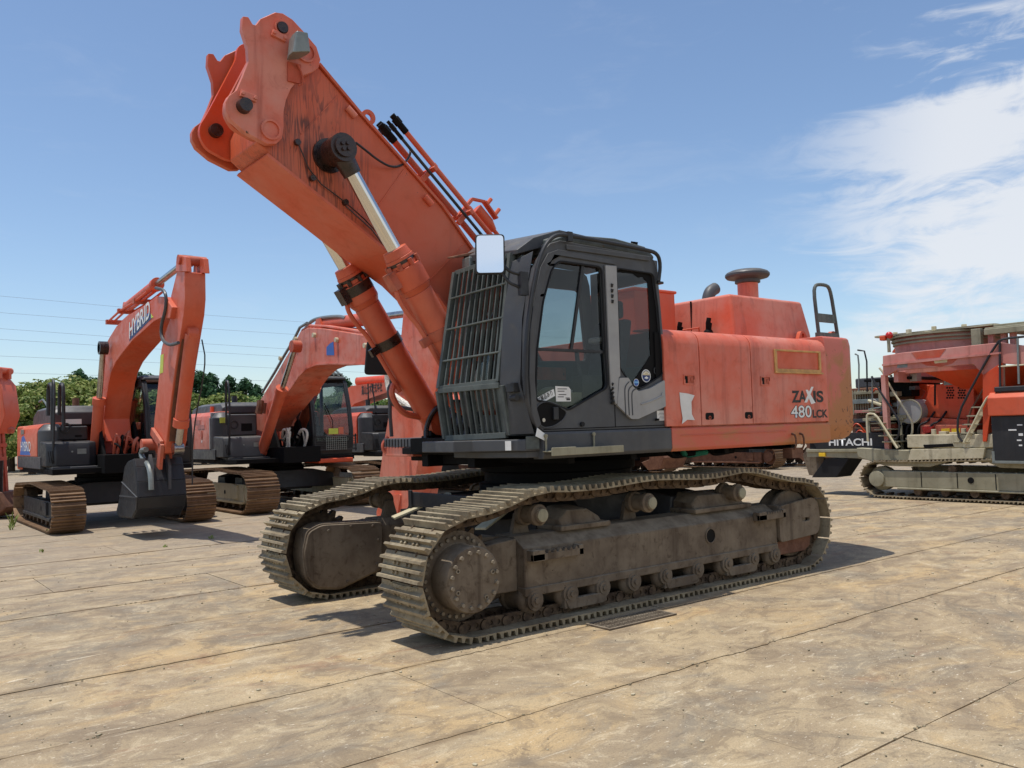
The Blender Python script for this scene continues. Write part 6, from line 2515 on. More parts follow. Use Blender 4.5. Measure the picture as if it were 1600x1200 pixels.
# round silvery drum guard
b = MB()
pc = kx(1422, 643, -11.2)
b.cyl((pc.x, pc.y, pc.z), (pc.x, pc.y + .5, pc.z), .25, n=32)
dg = b.build("drum_guard", M['silver'], KX, .01)
b = MB()
b.box(pc.x - .27, pc.x, pc.y - .004, pc.y + .45, pc.z - .22, pc.z + .245)
b.build("guard_plate", M['silver'], dg, .004)
b = MB()
b.ring((pc.x, pc.y - .02, pc.z), (pc.x, pc.y, pc.z), .255, .235, 32)
b.build("guard_rim", M['olive'], dg)
# dark machinery under the hopper and behind the stairs
b = MB()
b.box(-2.3, .3, -.1, .9, 1.05, 2.0)
b.box(-2.75, -2.0, -.6, .6, .95, 1.75)
b.build("engine_block", M['deep_black'], KX, .02)
for k in range(14):
    b = MB()
    x, y, z = rnd.uniform(-2.9, -1.7), rnd.uniform(-.9, -.3), rnd.uniform(1.1, 2.4)
    if k % 2:
        b.cyl((x, y, z), (x + rnd.uniform(-.3, .3), y + rnd.uniform(-.1, .1), z + rnd.uniform(-.2, .3)), rnd.uniform(.03, .07), n=10)
    else:
        b.box(x, x + rnd.uniform(.1, .3), y, y + .2, z, z + rnd.uniform(.06, .2))
    b.build("engine_fitting", M[rnd.choice(['olive', 'dark', 'silver', 'orange_worn', 'cream'])], KX, .008)
# ring hopper on top
b = MB()
pc = kx(1480, 540, -12.0)
ZR = kx(1480, 514, -10.95).z
b.ring((pc.x, .0, 2.55), (pc.x, .0, ZR - .03), 1.02, .94, 48)
rg = b.build("hopper_ring", M['pink_fade'], KX, .01)
for z, r in ((ZR - .20, 1.06), (ZR - .13, 1.09), (ZR - .05, 1.12)):
    b = MB()
    b.ring((pc.x, .0, z), (pc.x, .0, z + .035), r, .93, 48)
    b.build("ring_flange", M['olive'], rg)
for k in range(12):
    b = MB()
    a = k * pi / 6 + .2
    b.box(-.04, .04, -.04, .04, 0, .09)
    mt = Matrix.Translation((pc.x + 1.03 * cos(a), 1.03 * sin(a), ZR)) @ Matrix.Rotation(a, 4, 'Z')
    b.v = [mt @ p for p in b.v]
    b.build("ring_cleat", M['cream'], rg, .005)
b = MB()
b.plate(rounded([(pc.x - 1.15, -.9), (pc.x + 1.3, -.9), (pc.x + 1.3, .9), (pc.x - 1.15, .9)], .1, 3), [circle(pc.x, 0, .92, 28)], 'z', ZR, ZR + .035)
b.build("top_plate", M['dust_cream'], KX, .006)
# upper platform at the right
b = MB()
ZP = kx(1590, 512, -10.95).z
XP = kx(1538, 512, -10.95).x
b.box(XP, 3.0, -1.1, .9, ZP, ZP + .06)
b.box(XP, 3.0, -1.14, -1.08, ZP - .08, ZP + .03)
b.box(XP + .1, 2.95, -.95, .85, ZP + .06, ZP + .12)
up = b.build("upper_platform", M['olive'], KX, .01)
for x in (kx(1546, 530, -11).x, kx(1566, 530, -11).x, kx(1580, 530, -11).x, .95, 1.3):
    b = MB()
    b.box(x - .05, x + .05, -1.0, -.9, 2.62, ZP)
    b.build("platform_post", M['pink_fade'] if x < .5 else M['rust'], KX, .006)
b = MB()
xg = kx(1527, 530, -11.05).x
b.box(xg - .09, xg + .09, -1.06, -.94, 2.62, ZR - .05)
b.build("grey_column", M['olive'], KX, .01)
# warning beacons
b = MB()
p_ = kx(1388, 524, -10.9)
b.cyl((p_.x, p_.y, p_.z - .35), (p_.x, p_.y, p_.z - .06), .035, n=10)
bp2 = b.build("beacon_post", M['olive'], KX)
b = MB()
b.ball((p_.x + .02, p_.y, p_.z), .075, 14, 8)
b.build("beacon", M['red'], bp2)
b = MB()
b.box(p_.x - .16, p_.x - .04, p_.y - .08, p_.y + .08, p_.z - .10, p_.z)
b.build("beacon", M['orange_bright'], bp2, .02)
# rear orange ear and black canopy at the left
b = MB()
b.plate(rounded(kp([(1343, 548), (1350, 537), (1358, 536), (1363, 550)], -11.3), .03, 3), [], 'y', .6, .7)
b.build("lifting_ear", M['orange_bright'], KX, .006)
b = MB()
b.box(-3.15, -2.15, -.85, .9, 2.44, 2.50)
b.box(-3.0, -2.3, -.5, .8, 2.1, 2.44)
b.build("canopy", M['deep_black'], KX, .01)
b = MB()
b.box(-3.2, -2.3, -.9, .9, 1.60, 1.66)
for x in (-3.1, -2.75, -2.4):
    b.box(x, x + .05, -.88, -.83, .9, 1.6)
b.build("walkway", M['olive'], KX, .008)
for k in range(4):
    b = MB()
    z = 1.74 + k * .15
    b.box(-3.0, -2.4, -.2, .2, z, z + .09)
    b.build("radiator_bank", M['lampgrey'] if k % 2 else M['rust'], KX, .01)


def rail(pts, r, mat, X):
    b = MB()
    b.tube([kx(a, c, X) for a, c in pts], r, 8, smooth=1)
    return b.build("hand_rail", mat, KX)


# left stairs and rails
rail([(1340, 547), (1354, 549), (1355, 612)], .018, M['black'], -11.3)
rail([(1336, 553), (1342, 556), (1342, 612)], .018, M['lampgrey'], -11.3)
rail([(1362, 588), (1370, 604), (1402, 652), (1406, 662), (1404, 684), (1394, 688)], .022, M['black'], -10.85)
rail([(1374, 575), (1380, 582), (1390, 603), (1424, 655), (1426, 665), (1425, 680), (1416, 686)], .022, M['cream'], -11.05)
rail([(1363, 590), (1363, 648)], .016, M['lampgrey'], -10.95)
rail([(1356, 690), (1354, 650), (1357, 646), (1368, 647), (1380, 666), (1402, 700)], .022, M['cream'], -10.7)
rail([(1357, 640), (1372, 637), (1376, 637)], .016, M['lampgrey'], -11.1)
for k in range(6):
    p_ = kx(1367 + k * 6.2, 642 + k * 9.6, -11.0)
    b = MB()
    b.box(p_.x - .14, p_.x + .16, p_.y - .25, p_.y + .25, p_.z - .012, p_.z + .012)
    b.build("stair_tread", M['olive'], KX, .004)
b = MB()
for X in (-10.85, -11.3):
    p_, q_ = kx(1360, 640, X), kx(1404, 700, X)
    b.bar(p_, q_, .03, .09, (1, 0, 1))
b.build("stair_stringer", M['olive'], KX)
# right stairs and rails
rail([(1600, 526), (1570, 529), (1558, 534), (1520, 602), (1497, 647), (1496, 680), (1504, 690)], .022, M['black'], -10.72)
rail([(1565, 556), (1530, 620), (1514, 645), (1513, 668)], .020, M['rust'], -10.9)
rail([(1562, 617), (1548, 617), (1540, 624), (1506, 692)], .022, M['cream'], -10.7)
rail([(1562, 532), (1563, 616)], .022, M['black'], -10.72)
rail([(1568, 536), (1569, 616)], .020, M['olive'], -10.9)
rail([(1590, 528), (1592, 600)], .020, M['lampgrey'], -10.72)
rail([(1560, 573), (1600, 570)], .014, M['cream'], -10.72)
for k in range(5):
    p_ = kx(1512 + k * 7.0, 690 - k * 13.5, -11.0)
    b = MB()
    b.box(p_.x - .16, p_.x + .14, p_.y - .25, p_.y + .22, p_.z - .012, p_.z + .012)
    b.build("stair_tread", M['olive'], KX, .004)
b = MB()
for X in (-10.78, -11.25):
    b.bar(kx(1504, 698, X), kx(1548, 620, X), .03, .08, (-1, 0, 1))
b.build("stair_stringer", M['cream'], KX)
# right end: operator box with dark window, orange lid
q0, q1 = kx(1549, 650, -10.66), kx(1549, 724, -10.66)
b = MB()
b.box(q0.x - .02, q0.x + 2.2, q0.y + .02, q0.y + .9, q1.z, q0.z)
ob = b.build("control_cabin", M['dark'], KX, .015)
b = MB()
b.box(q0.x + .0, q0.x + 2.1, q0.y - .004, q0.y + .02, q1.z + .06, q0.z - .02)
b.build("cabin_window", M['mirror'] if False else M['black'], ob, .006)
b = MB()
b.box(q0.x - .02, q0.x + 2.2, q0.y - .012, q0.y + .01, q1.z + .0, q1.z + .05)
b.box(q0.x - .03, q0.x + .02, q0.y - .012, q0.y + .01, q1.z + .0, q1.z + .22)
b.build("window_frame", M['lampgrey'], ob, .004)
q2 = kx(1544, 622, -10.66)
b = MB()
b.loft([[(q2.x, y, z) for y, z in ((q0.y - .06, q0.z), (q0.y - .06, q2.z), (q0.y + .06, q2.z + .10), (q0.y + .9, q2.z + .10), (q0.y + .9, q0.z))], [(q2.x + 2.3, y, z) for y, z in ((q0.y - .06, q0.z), (q0.y - .06, q2.z), (q0.y + .06, q2.z + .10), (q0.y + .9, q2.z + .10), (q0.y + .9, q0.z))]])
b.build("cabin_lid", M['orange'], ob, .02)
b = MB()
b.box(q2.x + .1, q2.x + 2.2, q0.y + .02, q0.y + .85, q2.z + .10, q2.z + .20)
b.build("cabin_roof", M['black'], ob, .02)
for k in range(5):
    b = MB()
    p_ = kx(1575 + rnd.uniform(0, 24), 665 + k * 8, -10.66)
    b.box(p_.x, p_.x + rnd.uniform(.05, .14), q0.y - .008, q0.y - .004, p_.z, p_.z + rnd.uniform(.02, .05))
    b.build("sticker", M['white'], ob)
b = MB()
b.box(1.2, 2.6, -.8, .6, 1.75, 2.5)
b.build("engine_bay", M['deep_black'], KX, .02)
b = MB()
b.plate(kp([(1566, 590), (1620, 586), (1620, 594), (1566, 598)], -11.2), [], 'y', .7, .8)
b.build("bay_beam", M['olive'], KX)
b = MB()
b.plate(kp([(1570, 580), (1580, 577), (1583, 584), (1572, 588)], -11.1), [], 'y', .75, .8)
b.build("orange_flag", M['orange_bright'], KX)
# discharge conveyor towards the left with the maker's name
XC = -11.0
yc = -(XC - K['loc'][0])
b = MB()
cpn = kp([(1262, 676), (1380, 676), (1384, 704), (1358, 700), (1276, 701)], XC)
b.plate(cpn, [], 'y', yc, yc + .06)
cv = b.build("conveyor", M['black'], KX, .006)
b = MB()
b.plate(kp([(1262, 702), (1384, 701), (1400, 726), (1340, 716), (1285, 714), (1262, 714)], XC), [], 'y', yc - .02, yc + .12)
b.plate(kp([(1262, 702), (1384, 701), (1384, 706), (1262, 706)], XC), [], 'y', yc - .06, yc - .02)
b.build("conveyor_rail", M['olive'], cv, .006)
o_, e_ = kx(1295.5, 696.5, XC), kx(1363, 696, XC)
lettering("lettering", "HITACHI", (o_.x, yc - .003, o_.z), (1, 0, 0), (0, 0, 1), (e_ - o_).length, .155, M['white'], cv, .002, bold=.025)
b = MB()
p_ = kx(1282, 713, XC)
b.box(p_.x, p_.x + .155, yc - .07, yc - .02, p_.z, p_.z + .08)
b.build("reflector", M['yellow'], cv, .006)
b = MB()
b.plate(kp([(1290, 716), (1327, 716), (1307, 746), (1268, 746)], XC), [], 'y', yc + .0, yc + .6)
b.build("chute_flap", M['rubber'], cv, .01)
b = MB()
b.plate(kp([(1262, 700), (1290, 716), (1278, 744), (1266, 742), (1256, 712)], XC - .3), [], 'y', yc + .25, yc + .33)
b.build("conveyor_cheek", M['dirt_steel'], cv, .006)
b = MB()
b.box(cpn[0][0], cpn[2][0], yc + .06, yc + .8, cpn[2][1] + .02, cpn[0][1] - .06)
b.build("conveyor_belt", M['rubber'], cv)

# crowded machinery at the left end of the crusher
pu0, pu1 = kx(1338, 606, -11.7), kx(1388, 690, -11.7)
yq = pu0.y
b = MB()
b.box(pu0.x - .3, pu1.x + .1, yq + .25, yq + 1.0, .95, pu0.z)
b.build("power_unit", M['rust'], KX, .02)
b = MB()
b.box(pu0.x - .2, pu1.x - .1, yq + .3, yq + .9, pu0.z, pu0.z + .22)
b.build("air_box", M['dark'], KX, .03)
for k in range(9):
    b = MB()
    x = pu0.x - .25 + k * .06
    b.box(x, x + .03, yq + .235, yq + .25, 1.75, pu0.z - .05)
    b.build("radiator_fin", M['olive'], KX)
for k in range(6):
    b = MB()
    z = 1.15 + k * .21
    b.box(pu0.x - .2 + .05 * (k % 2), pu1.x, yq + .12, yq + .25, z, z + rnd.uniform(.05, .10))
    b.build("service_shelf", M[('olive', 'rust', 'dark', 'pink_fade', 'lampgrey', 'olive')[k]], KX, .006)
for k in range(8):
    b = MB()
    x = rnd.uniform(pu0.x - .2, pu1.x)
    z = rnd.uniform(1.15, 2.3)
    if k % 2:
        b.cyl((x, yq + .10, z), (x, yq + .10, z + rnd.uniform(.12, .3)), rnd.uniform(.03, .06), n=10)
    else:
        b.tube([(x, yq + .08, z), (x + .15, yq + .02, z + .12), (x + .3, yq + .08, z - .1), (x + .42, yq + .1, z - .3)], .02, 6, smooth=2)
    b.build("service_fitting", M[rnd.choice(['dark', 'rust', 'silver', 'red_orange', 'cream'])], KX)
for k, (px, pz) in enumerate(((1346, 1.9), (1352, 1.5), (1360, 2.2), (1370, 1.3))):
    b = MB()
    x = kx(px, 600, -11.2).x
    b.box(x - .02, x + .02, .0, .05, .95, pz + .4)
    b.build("walkway_post", M['olive'], KX)
for px in (1398, 1410, 1428, 1446, 1532):
    b = MB()
    x = kx(px, 640, -11.1).x
    b.tube([(x, -.85, 1.28), (x + .05, -.88, 1.5), (x + .2, -.8, 1.55), (x + .25, -.6, 1.75)], .022, 6, smooth=2)
    b.build("loose_hose", M['rubber'], KX)
# ================================================================== yard
t = NT("dusty_worn_concrete")
pos = t.pos
big = t.noise(0.22, 5, 0.6)
along = t.noise(1.0, 7, 0.62, vec=t.mapping((0.75, 1.2, 1.0), rot=(0, 0, radians(28))), dist=1.3)
c = t.mix(t.ramp(along, 0.35, 0.66), lin(152, 134, 108), lin(180, 160, 126))
sw = t.noise(0.55, 12, 0.72, dist=1.8)
c = t.mix(t.math('MULTIPLY', t.ramp(sw, 0.47, 0.62), 0.70), c, lin(128, 120, 106))
oc = t.noise(0.8, 6, 0.6, vec=t.mapping((0.8, 1.2, 1.0), rot=(0, 0, radians(-40)), loc=(4, 2, 0)), dist=1.2)
c = t.mix(t.math('MULTIPLY', t.ramp(oc, 0.50, 0.68), 0.65), c, lin(196, 166, 118))
# rusty red-brown smears
rs = t.noise(0.9, 7, 0.66, vec=t.mapping((0.6, 1.3, 1.0), rot=(0, 0, radians(34)), loc=(9, 1, 0)), dist=1.5)
c = t.mix(t.math('MULTIPLY', t.ramp(rs, 0.58, 0.72), 0.6), c, lin(144, 108, 82))
# mottled middle-sized wear
md = t.noise(2.6, 12, 0.78, vec=t.mapping((0.9, 1.2, 1.0), rot=(0, 0, radians(50))), dist=1.1)
c = t.mix(t.math('MULTIPLY', t.ramp(md, 0.50, 0.58), 0.55), c, lin(122, 106, 86))
c = t.mix(t.math('MULTIPLY', t.ramp(md, 0.46, 0.38), 0.50), c, lin(204, 186, 152))
# greyer and less sandy away from the traffic near the front machine
sepp = t.n("ShaderNodeSeparateXYZ")
t.link(pos, sepp.inputs[0])
far = t.ramp(sepp.outputs[1], -9.0, -1.0, 1.0, 0.0)
c = t.mix(t.math('MULTIPLY', far, 0.55), c, lin(152, 140, 124))
# pale scrapes and dusty flakes
sc = t.noise(1.0, 5, 0.75, vec=t.mapping((2.6, 14.0, 1.0), rot=(0, 0, radians(24))), dist=0.5)
clump = t.noise(0.7, 3, 0.5, vec=t.mapping(loc=(3, 7, 0)))
c = t.mix(t.math('MULTIPLY', t.math('MULTIPLY', t.ramp(sc, 0.60, 0.68), t.ramp(clump, 0.40, 0.58)), 0.8), c, lin(212, 198, 170))
sc3 = t.noise(1.0, 5, 0.75, vec=t.mapping((2.4, 14.0, 1.0), rot=(0, 0, radians(-38)), loc=(5, 3, 0)), dist=0.6)
c = t.mix(t.math('MULTIPLY', t.ramp(sc3, 0.63, 0.71), 0.4), c, lin(110, 94, 74))
sc2 = t.noise(1.0, 4, 0.7, vec=t.mapping((12.0, 3.6, 1.0), rot=(0, 0, radians(-32)), loc=(1, 5, 0)), dist=0.4)
c = t.mix(t.math('MULTIPLY', t.math('MULTIPLY', t.ramp(sc2, 0.62, 0.70), t.ramp(clump, 0.60, 0.38)), 0.65), c, lin(112, 96, 78))
fl = t.noise(16.0, 4, 0.75, vec=t.mapping((.6, 1.5, 1)))
c = t.mix(t.math('MULTIPLY', t.ramp(fl, 0.64, 0.69), 0.6), c, lin(214, 202, 178))
dk = t.noise(11.0, 6, 0.75, vec=t.mapping((0.5, 1.4, 1), loc=(2, 9, 4)), dist=0.6)
c = t.mix(t.math('MULTIPLY', t.ramp(dk, 0.58, 0.70), 0.55), c, lin(104, 92, 76))
gr = t.noise(90.0, 3, 0.7)
c = t.mix(t.math('MULTIPLY', t.ramp(gr, 0.45, 0.65), 0.38), c, lin(118, 104, 84))
jy = t.math('SUBTRACT', t.math('FRACT', t.math('ADD', t.math('DIVIDE', t.math('SUBTRACT', sepp.outputs[1], 0.39), 1.36), 100.5)), 0.5)
jd = t.math('MULTIPLY', t.math('ABSOLUTE', jy), 1.36)
jm = t.math('MULTIPLY', t.ramp(jd, 0.0, 0.075, 1.0, 0.0), t.ramp(t.noise(1.6, 6, 0.7), 0.40, 0.62))
jm = t.math('MULTIPLY', jm, t.ramp(sepp.outputs[1], 3.4, 3.5, 1.0, 0.0))
c = t.mix(t.math('MULTIPLY', jm, 0.6), c, lin(120, 98, 70))
sp = t.noise(55.0, 3, 0.65)
c = t.mix(t.math('MULTIPLY', t.ramp(sp, 0.67, 0.71), 0.8), c, lin(78, 64, 48))
sp2 = t.noise(48.0, 3, 0.65, vec=t.mapping((.5, 1.2, 1), loc=(7, 3, 1)))
c = t.mix(t.math('MULTIPLY', t.ramp(sp2, 0.65, 0.69), 0.7), c, lin(224, 212, 188))
# turning scuffs left by tracks: arcs round a few centres
for cx_, cy_, f_, r0_, r1_ in ((-.9, 3.2, 38.0, .25, .75), (-2.8, 5.2, 26.0, 1.2, 2.6), (3.6, 5.6, 24.0, 1.3, 2.2)):
    d = t.n("ShaderNodeVectorMath", operation='DISTANCE')
    t.link(pos, d.inputs[0])
    d.inputs[1].default_value = (cx_, cy_, 0)
    v = t.n("ShaderNodeCombineXYZ")
    t.link(t.math('MULTIPLY', d.outputs['Value'], f_ * .4), v.inputs[0])
    arc = t.noise(1.0, 3, 0.6, vec=v.outputs[0])
    band = t.math('MULTIPLY', t.ramp(d.outputs['Value'], r0_ * .6, r0_), t.ramp(d.outputs['Value'], r1_, r1_ * 1.3, 1.0, 0.0))
    patchy = t.ramp(t.noise(0.9, 4, .6), .42, .62)
    c = t.mix(t.math('MULTIPLY', t.math('MULTIPLY', t.math('MULTIPLY', t.ramp(arc, .52, .64), band), patchy), .5), c, lin(118, 108, 92))
hgt = t.math('ADD', t.math('MULTIPLY', along, .5), t.math('ADD', t.math('MULTIPLY', fl, .25), t.math('MULTIPLY', gr, .1)))
t.bsdf(c, t.ramp(sw, .3, .7, .72, .92), 0, 0.25, bump=hgt, strength=0.35, dist=0.03)
M['yard'] = t.m

t = NT("joint_dirt")
a = t.noise(8.0, 6, 0.7)
c = t.mix(t.ramp(t.math('ADD', t.math('MULTIPLY', a, .5), t.math('MULTIPLY', t.noise(.9, 5, .6), .5)), .42, .56), lin(138, 120, 94), lin(186, 164, 130))
t.bsdf(c, 0.95, 0, .1, bump=a, strength=.5, dist=.02)
M['joint'] = t.m

# base sheet under the slabs and out to the horizon
b = MB()
b.box(-1500, 1500, -1500, 1500, -.6, -.012)
g_ = b.build("ground", M['joint'], None)
tag(g_, None, kind='structure')
# outer yard: one sheet round the field of separate slabs
SX0, SX1, SY0, SY1 = -27.6, 13.2, -15.05, 8.75
b = MB()
b.plate([(-900, -900), (900, -900), (900, 900), (-900, 900)], [[(SX0, SY0), (SX1, SY0), (SX1, SY1), (SX0, SY1)]], 'z', -.010, 0.0)
tag(b.build("yard_apron", M['yard'], g_), None)
edges = [4.73 + 1.42 * k for k in range(3)] + [3.10, 1.74, .39] + [.39 - 1.36 * k for k in range(1, 12)]
edges = sorted(e for e in edges if SY0 + .5 < e < SY1 - .3)
edges_y = list(edges)
edges = [SY0] + edges + [SY1]
rnd = random.Random(21)
for r in range(len(edges) - 1):
    y0, y1 = edges[r], edges[r + 1]
    L = 9.0
    x = 3.12 if abs(y0 - 1.74) < .01 else 3.12 + rnd.uniform(-3, 3)
    while x - L > SX0:
        x -= L
    cuts = [SX0]
    while x < SX1 - .5:
        if x - cuts[-1] > .8:
            cuts.append(x)
        x += L
    cuts.append(SX1)
    for k in range(len(cuts) - 1):
        b = MB()
        gp_ = .0035
        dz = rnd.uniform(-.003, .002)
        x0, x1 = cuts[k] + gp_, cuts[k + 1] - gp_
        n = 24
        # slightly ragged long edges
        lo_ = [(x0 + (x1 - x0) * i / n, y0 + gp_ + abs(rnd.gauss(0, .003))) for i in range(n + 1)]
        hi_ = [(x0 + (x1 - x0) * i / n, y1 - gp_ - abs(rnd.gauss(0, .004))) for i in range(n, -1, -1)]
        pl_ = lo_ + hi_
        m = len(pl_)
        b.add([(p[0], p[1], dz) for p in pl_] + [(p[0], p[1], -.0115) for p in pl_],
              [tuple(range(m))] + [(i, (i + 1) % m, (i + 1) % m + m, i + m) for i in range(m)])
        b.build("concrete_slab", M['yard'], g_)

# grit and pebbles scattered over the yard
b = MB()
rnd = random.Random(5)
for k in range(1500):
    x, y = rnd.uniform(-10, 6.2), rnd.uniform(-8, 6.0)
    r = rnd.choice([.003, .004, .005, .006, .008]) * rnd.uniform(.7, 1.3)
    if rnd.random() < .02:
        r *= 1.9
    b.ball((x, y, r * .4), r, 5, 3, (rnd.uniform(.8, 1.6), rnd.uniform(.8, 1.4), .6))
tag(b.build("grit", M['mud'], None), "scattered small grit and pebbles lying on the yard", None, None, 'stuff')
b2 = MB()
for k in range(500):
    x, y = rnd.uniform(-8, 6.2), rnd.uniform(-4, 6.0)
    r = rnd.choice([.004, .006, .008, .012])
    b2.ball((x, y, r * .3), r, 5, 3, (rnd.uniform(.8, 1.8), rnd.uniform(.8, 1.6), .5))
tag(b2.build("pale_flakes", M['dust_cream'], None), "pale flakes of concrete and mud scattered over the yard", None, None, 'stuff')
# dust blown into the joints hides much of their length
b3 = MB()
for e in edges_y:
    x = -16.0
    while x < 7.0:
        ln = rnd.uniform(.25, 1.6)
        if rnd.random() < .78:
            n = max(4, int(ln / .05))
            up_, lo2 = [], []
            w0 = rnd.uniform(.006, .022)
            for i in range(n + 1):
                f = i / n
                w = w0 * min(1, 6 * f, 6 * (1 - f)) * rnd.uniform(.5, 1.5) + .001
                up_.append((x + ln * f, e + w, .0026))
                lo2.append((x + ln * f, e - w * rnd.uniform(.6, 1.3), .0026))
            m = len(up_)
            vs_ = up_ + lo2
            b3.add(vs_, [(i, i + 1, m + i + 1, m + i) for i in range(m - 1)])
        x += ln + rnd.uniform(.0, .5)
tag(b3.build("blown_dust", M['yard'], None), "dust blown over the slab joints", None, None, 'stuff')
# crumbs of soil along the joints
b = MB()
for e in (.39, 1.74, 3.10, 4.73, -.97, -2.33, -3.69, -5.05):
    for k in range(90):
        if rnd.random() < .4:
            x = rnd.uniform(-9, 6)
            for q in range(rnd.randint(1, 6)):
                r = rnd.uniform(.003, .010)
                b.ball((x + rnd.gauss(0, .06), e + rnd.gauss(0, .012), r * .3), r, 5, 3, (1.5, 1, .6))
tag(b.build("soil_crumbs", M['mud'], None), "brown soil crumbs gathered along the slab joints", None, None, 'stuff')

# drain grate in front of the near track
g0 = at(985, 968, 2, 0.0)
GT = thing("drain_grate", "rusty steel drain grate set in the concrete beside the near track", "drain grate", (g0.x, g0.y + .02, 0))
GT.scale = (.66, .72, 1)
b = MB()
b.plate([(-.62, -.20), (.62, -.20), (.62, .20), (-.62, .20)], [[(-.59, -.17), (.59, -.17), (.59, .17), (-.59, .17)]], 'z', .001, .014)
b.build("grate_frame", M['dirt_steel'], GT)
b = MB()
b.box(-.59, .59, -.17, .17, .001, .004)
b.build("grate_pit", M['deep_black'], GT)
for k in range(25):
    x = -.575 + k * .048
    b = MB()
    b.box(x - .007, x + .007, -.17, .17, .003, .012)
    b.build("grate_bar", M['dirt_steel'], GT)
for y in (-.06, .06):
    b = MB()
    b.box(-.59, .59, y - .006, y + .006, .004, .0125)
    b.build("grate_rod", M['dirt_steel'], GT)

# ------------------------------------------------------------------ weeds at the left
t = NT("weed_leaf")
a = t.noise(9.0, 4, .6)
c = t.mix(a, lin(92, 110, 50), lin(140, 150, 84))
t.bsdf(c, .7, 0, .2)
M['weed'] = t.m


def weed(loc, h, n, label, seed):
    w = thing("weed", label, "weed", loc)
    rnd = random.Random(seed)
    b = MB()
    for k in range(n):
        a = rnd.uniform(0, 2 * pi)
        l = h * rnd.uniform(.5, 1.0)
        o = Vector((rnd.uniform(-.03, .03), rnd.uniform(-.03, .03), 0))
        tip = o + Vector((cos(a) * l * .5, sin(a) * l * .5, l))
        m_ = o.lerp(tip, .55) + Vector((0, 0, l * .12))
        s_ = Vector((-sin(a), cos(a), 0)) * .012
        b.add([o - s_ * .5, o + s_ * .5, m_ + s_, m_ - s_, tip], [(0, 1, 2, 3), (3, 2, 4)])
    b.build("leaf_tuft", M['weed'], w)
    b = MB()
    b.tube([(0, 0, 0), (.01, 0, h * .5), (.0, .01, h * .85)], .006, 5)
    b.build("stem", M['weed'], w)


for (px, py, h, n, lb) in ((20, 822, .34, 16, "tall pale weed at the left edge by the orange machine"), (17, 828, .16, 10, "small weed beside the tall one at the left edge"),
                           (74, 834, .10, 8, "weed tuft touching the HYBRID excavator's front track corner"), (103, 830, .11, 8, "weed sprig in front of the HYBRID excavator's wide shoes"),
                           (66, 863, .06, 8, "low dry weed on a joint left of the big bucket shadow"), (330, 842, .07, 8, "weed tuft in the bucket's shadow on the concrete"),
                           (258, 855, .05, 7, "tiny weed on a slab joint below the bucket shadow"), (313, 806, .10, 9, "weed tuft between the HYBRID and cream-framed excavators")):
    p_ = at(px, py, 2, 0)
    weed((p_.x, p_.y, 0), h, n, lb, px)

# ------------------------------------------------------------------ trees behind the yard
def leaf_mat(name, dark, light, tip):
    t = NT(name)
    a = t.noise(0.9, 4, .6)
    f = t.noise(6.0, 3, .6)
    c = t.mix(t.ramp(a, .35, .65), dark, light)
    c = t.mix(t.math('MULTIPLY', t.ramp(f, .52, .66), .8), c, tip)
    x = t.n("ShaderNodeBsdfPrincipled")
    t.link(c, x.inputs['Base Color'])
    x.inputs['Roughness'].default_value = .6
    x.inputs['Specular IOR Level'].default_value = .2
    tr = t.n("ShaderNodeBsdfTranslucent")
    t.link(c, tr.inputs[0])
    mx = t.n("ShaderNodeMixShader")
    mx.inputs[0].default_value = .35
    t.link(x.outputs[0], mx.inputs[1])
    t.link(tr.outputs[0], mx.inputs[2])
    t.link(mx.outputs[0], t.out.inputs[0])
    return t.m


M['leaf_broad'] = leaf_mat("broadleaf_foliage", lin(74, 98, 44), lin(122, 136, 64), lin(214, 208, 138))
M['leaf_plain'] = leaf_mat("green_foliage", lin(74, 106, 58), lin(112, 138, 74), lin(160, 174, 106))
M['leaf_conifer'] = leaf_mat("conifer_foliage", lin(42, 74, 50), lin(62, 96, 62), lin(92, 124, 76))
M['bark'] = plain("bark", lin(78, 62, 48), .9, 0, .2, .4, 6, .5)


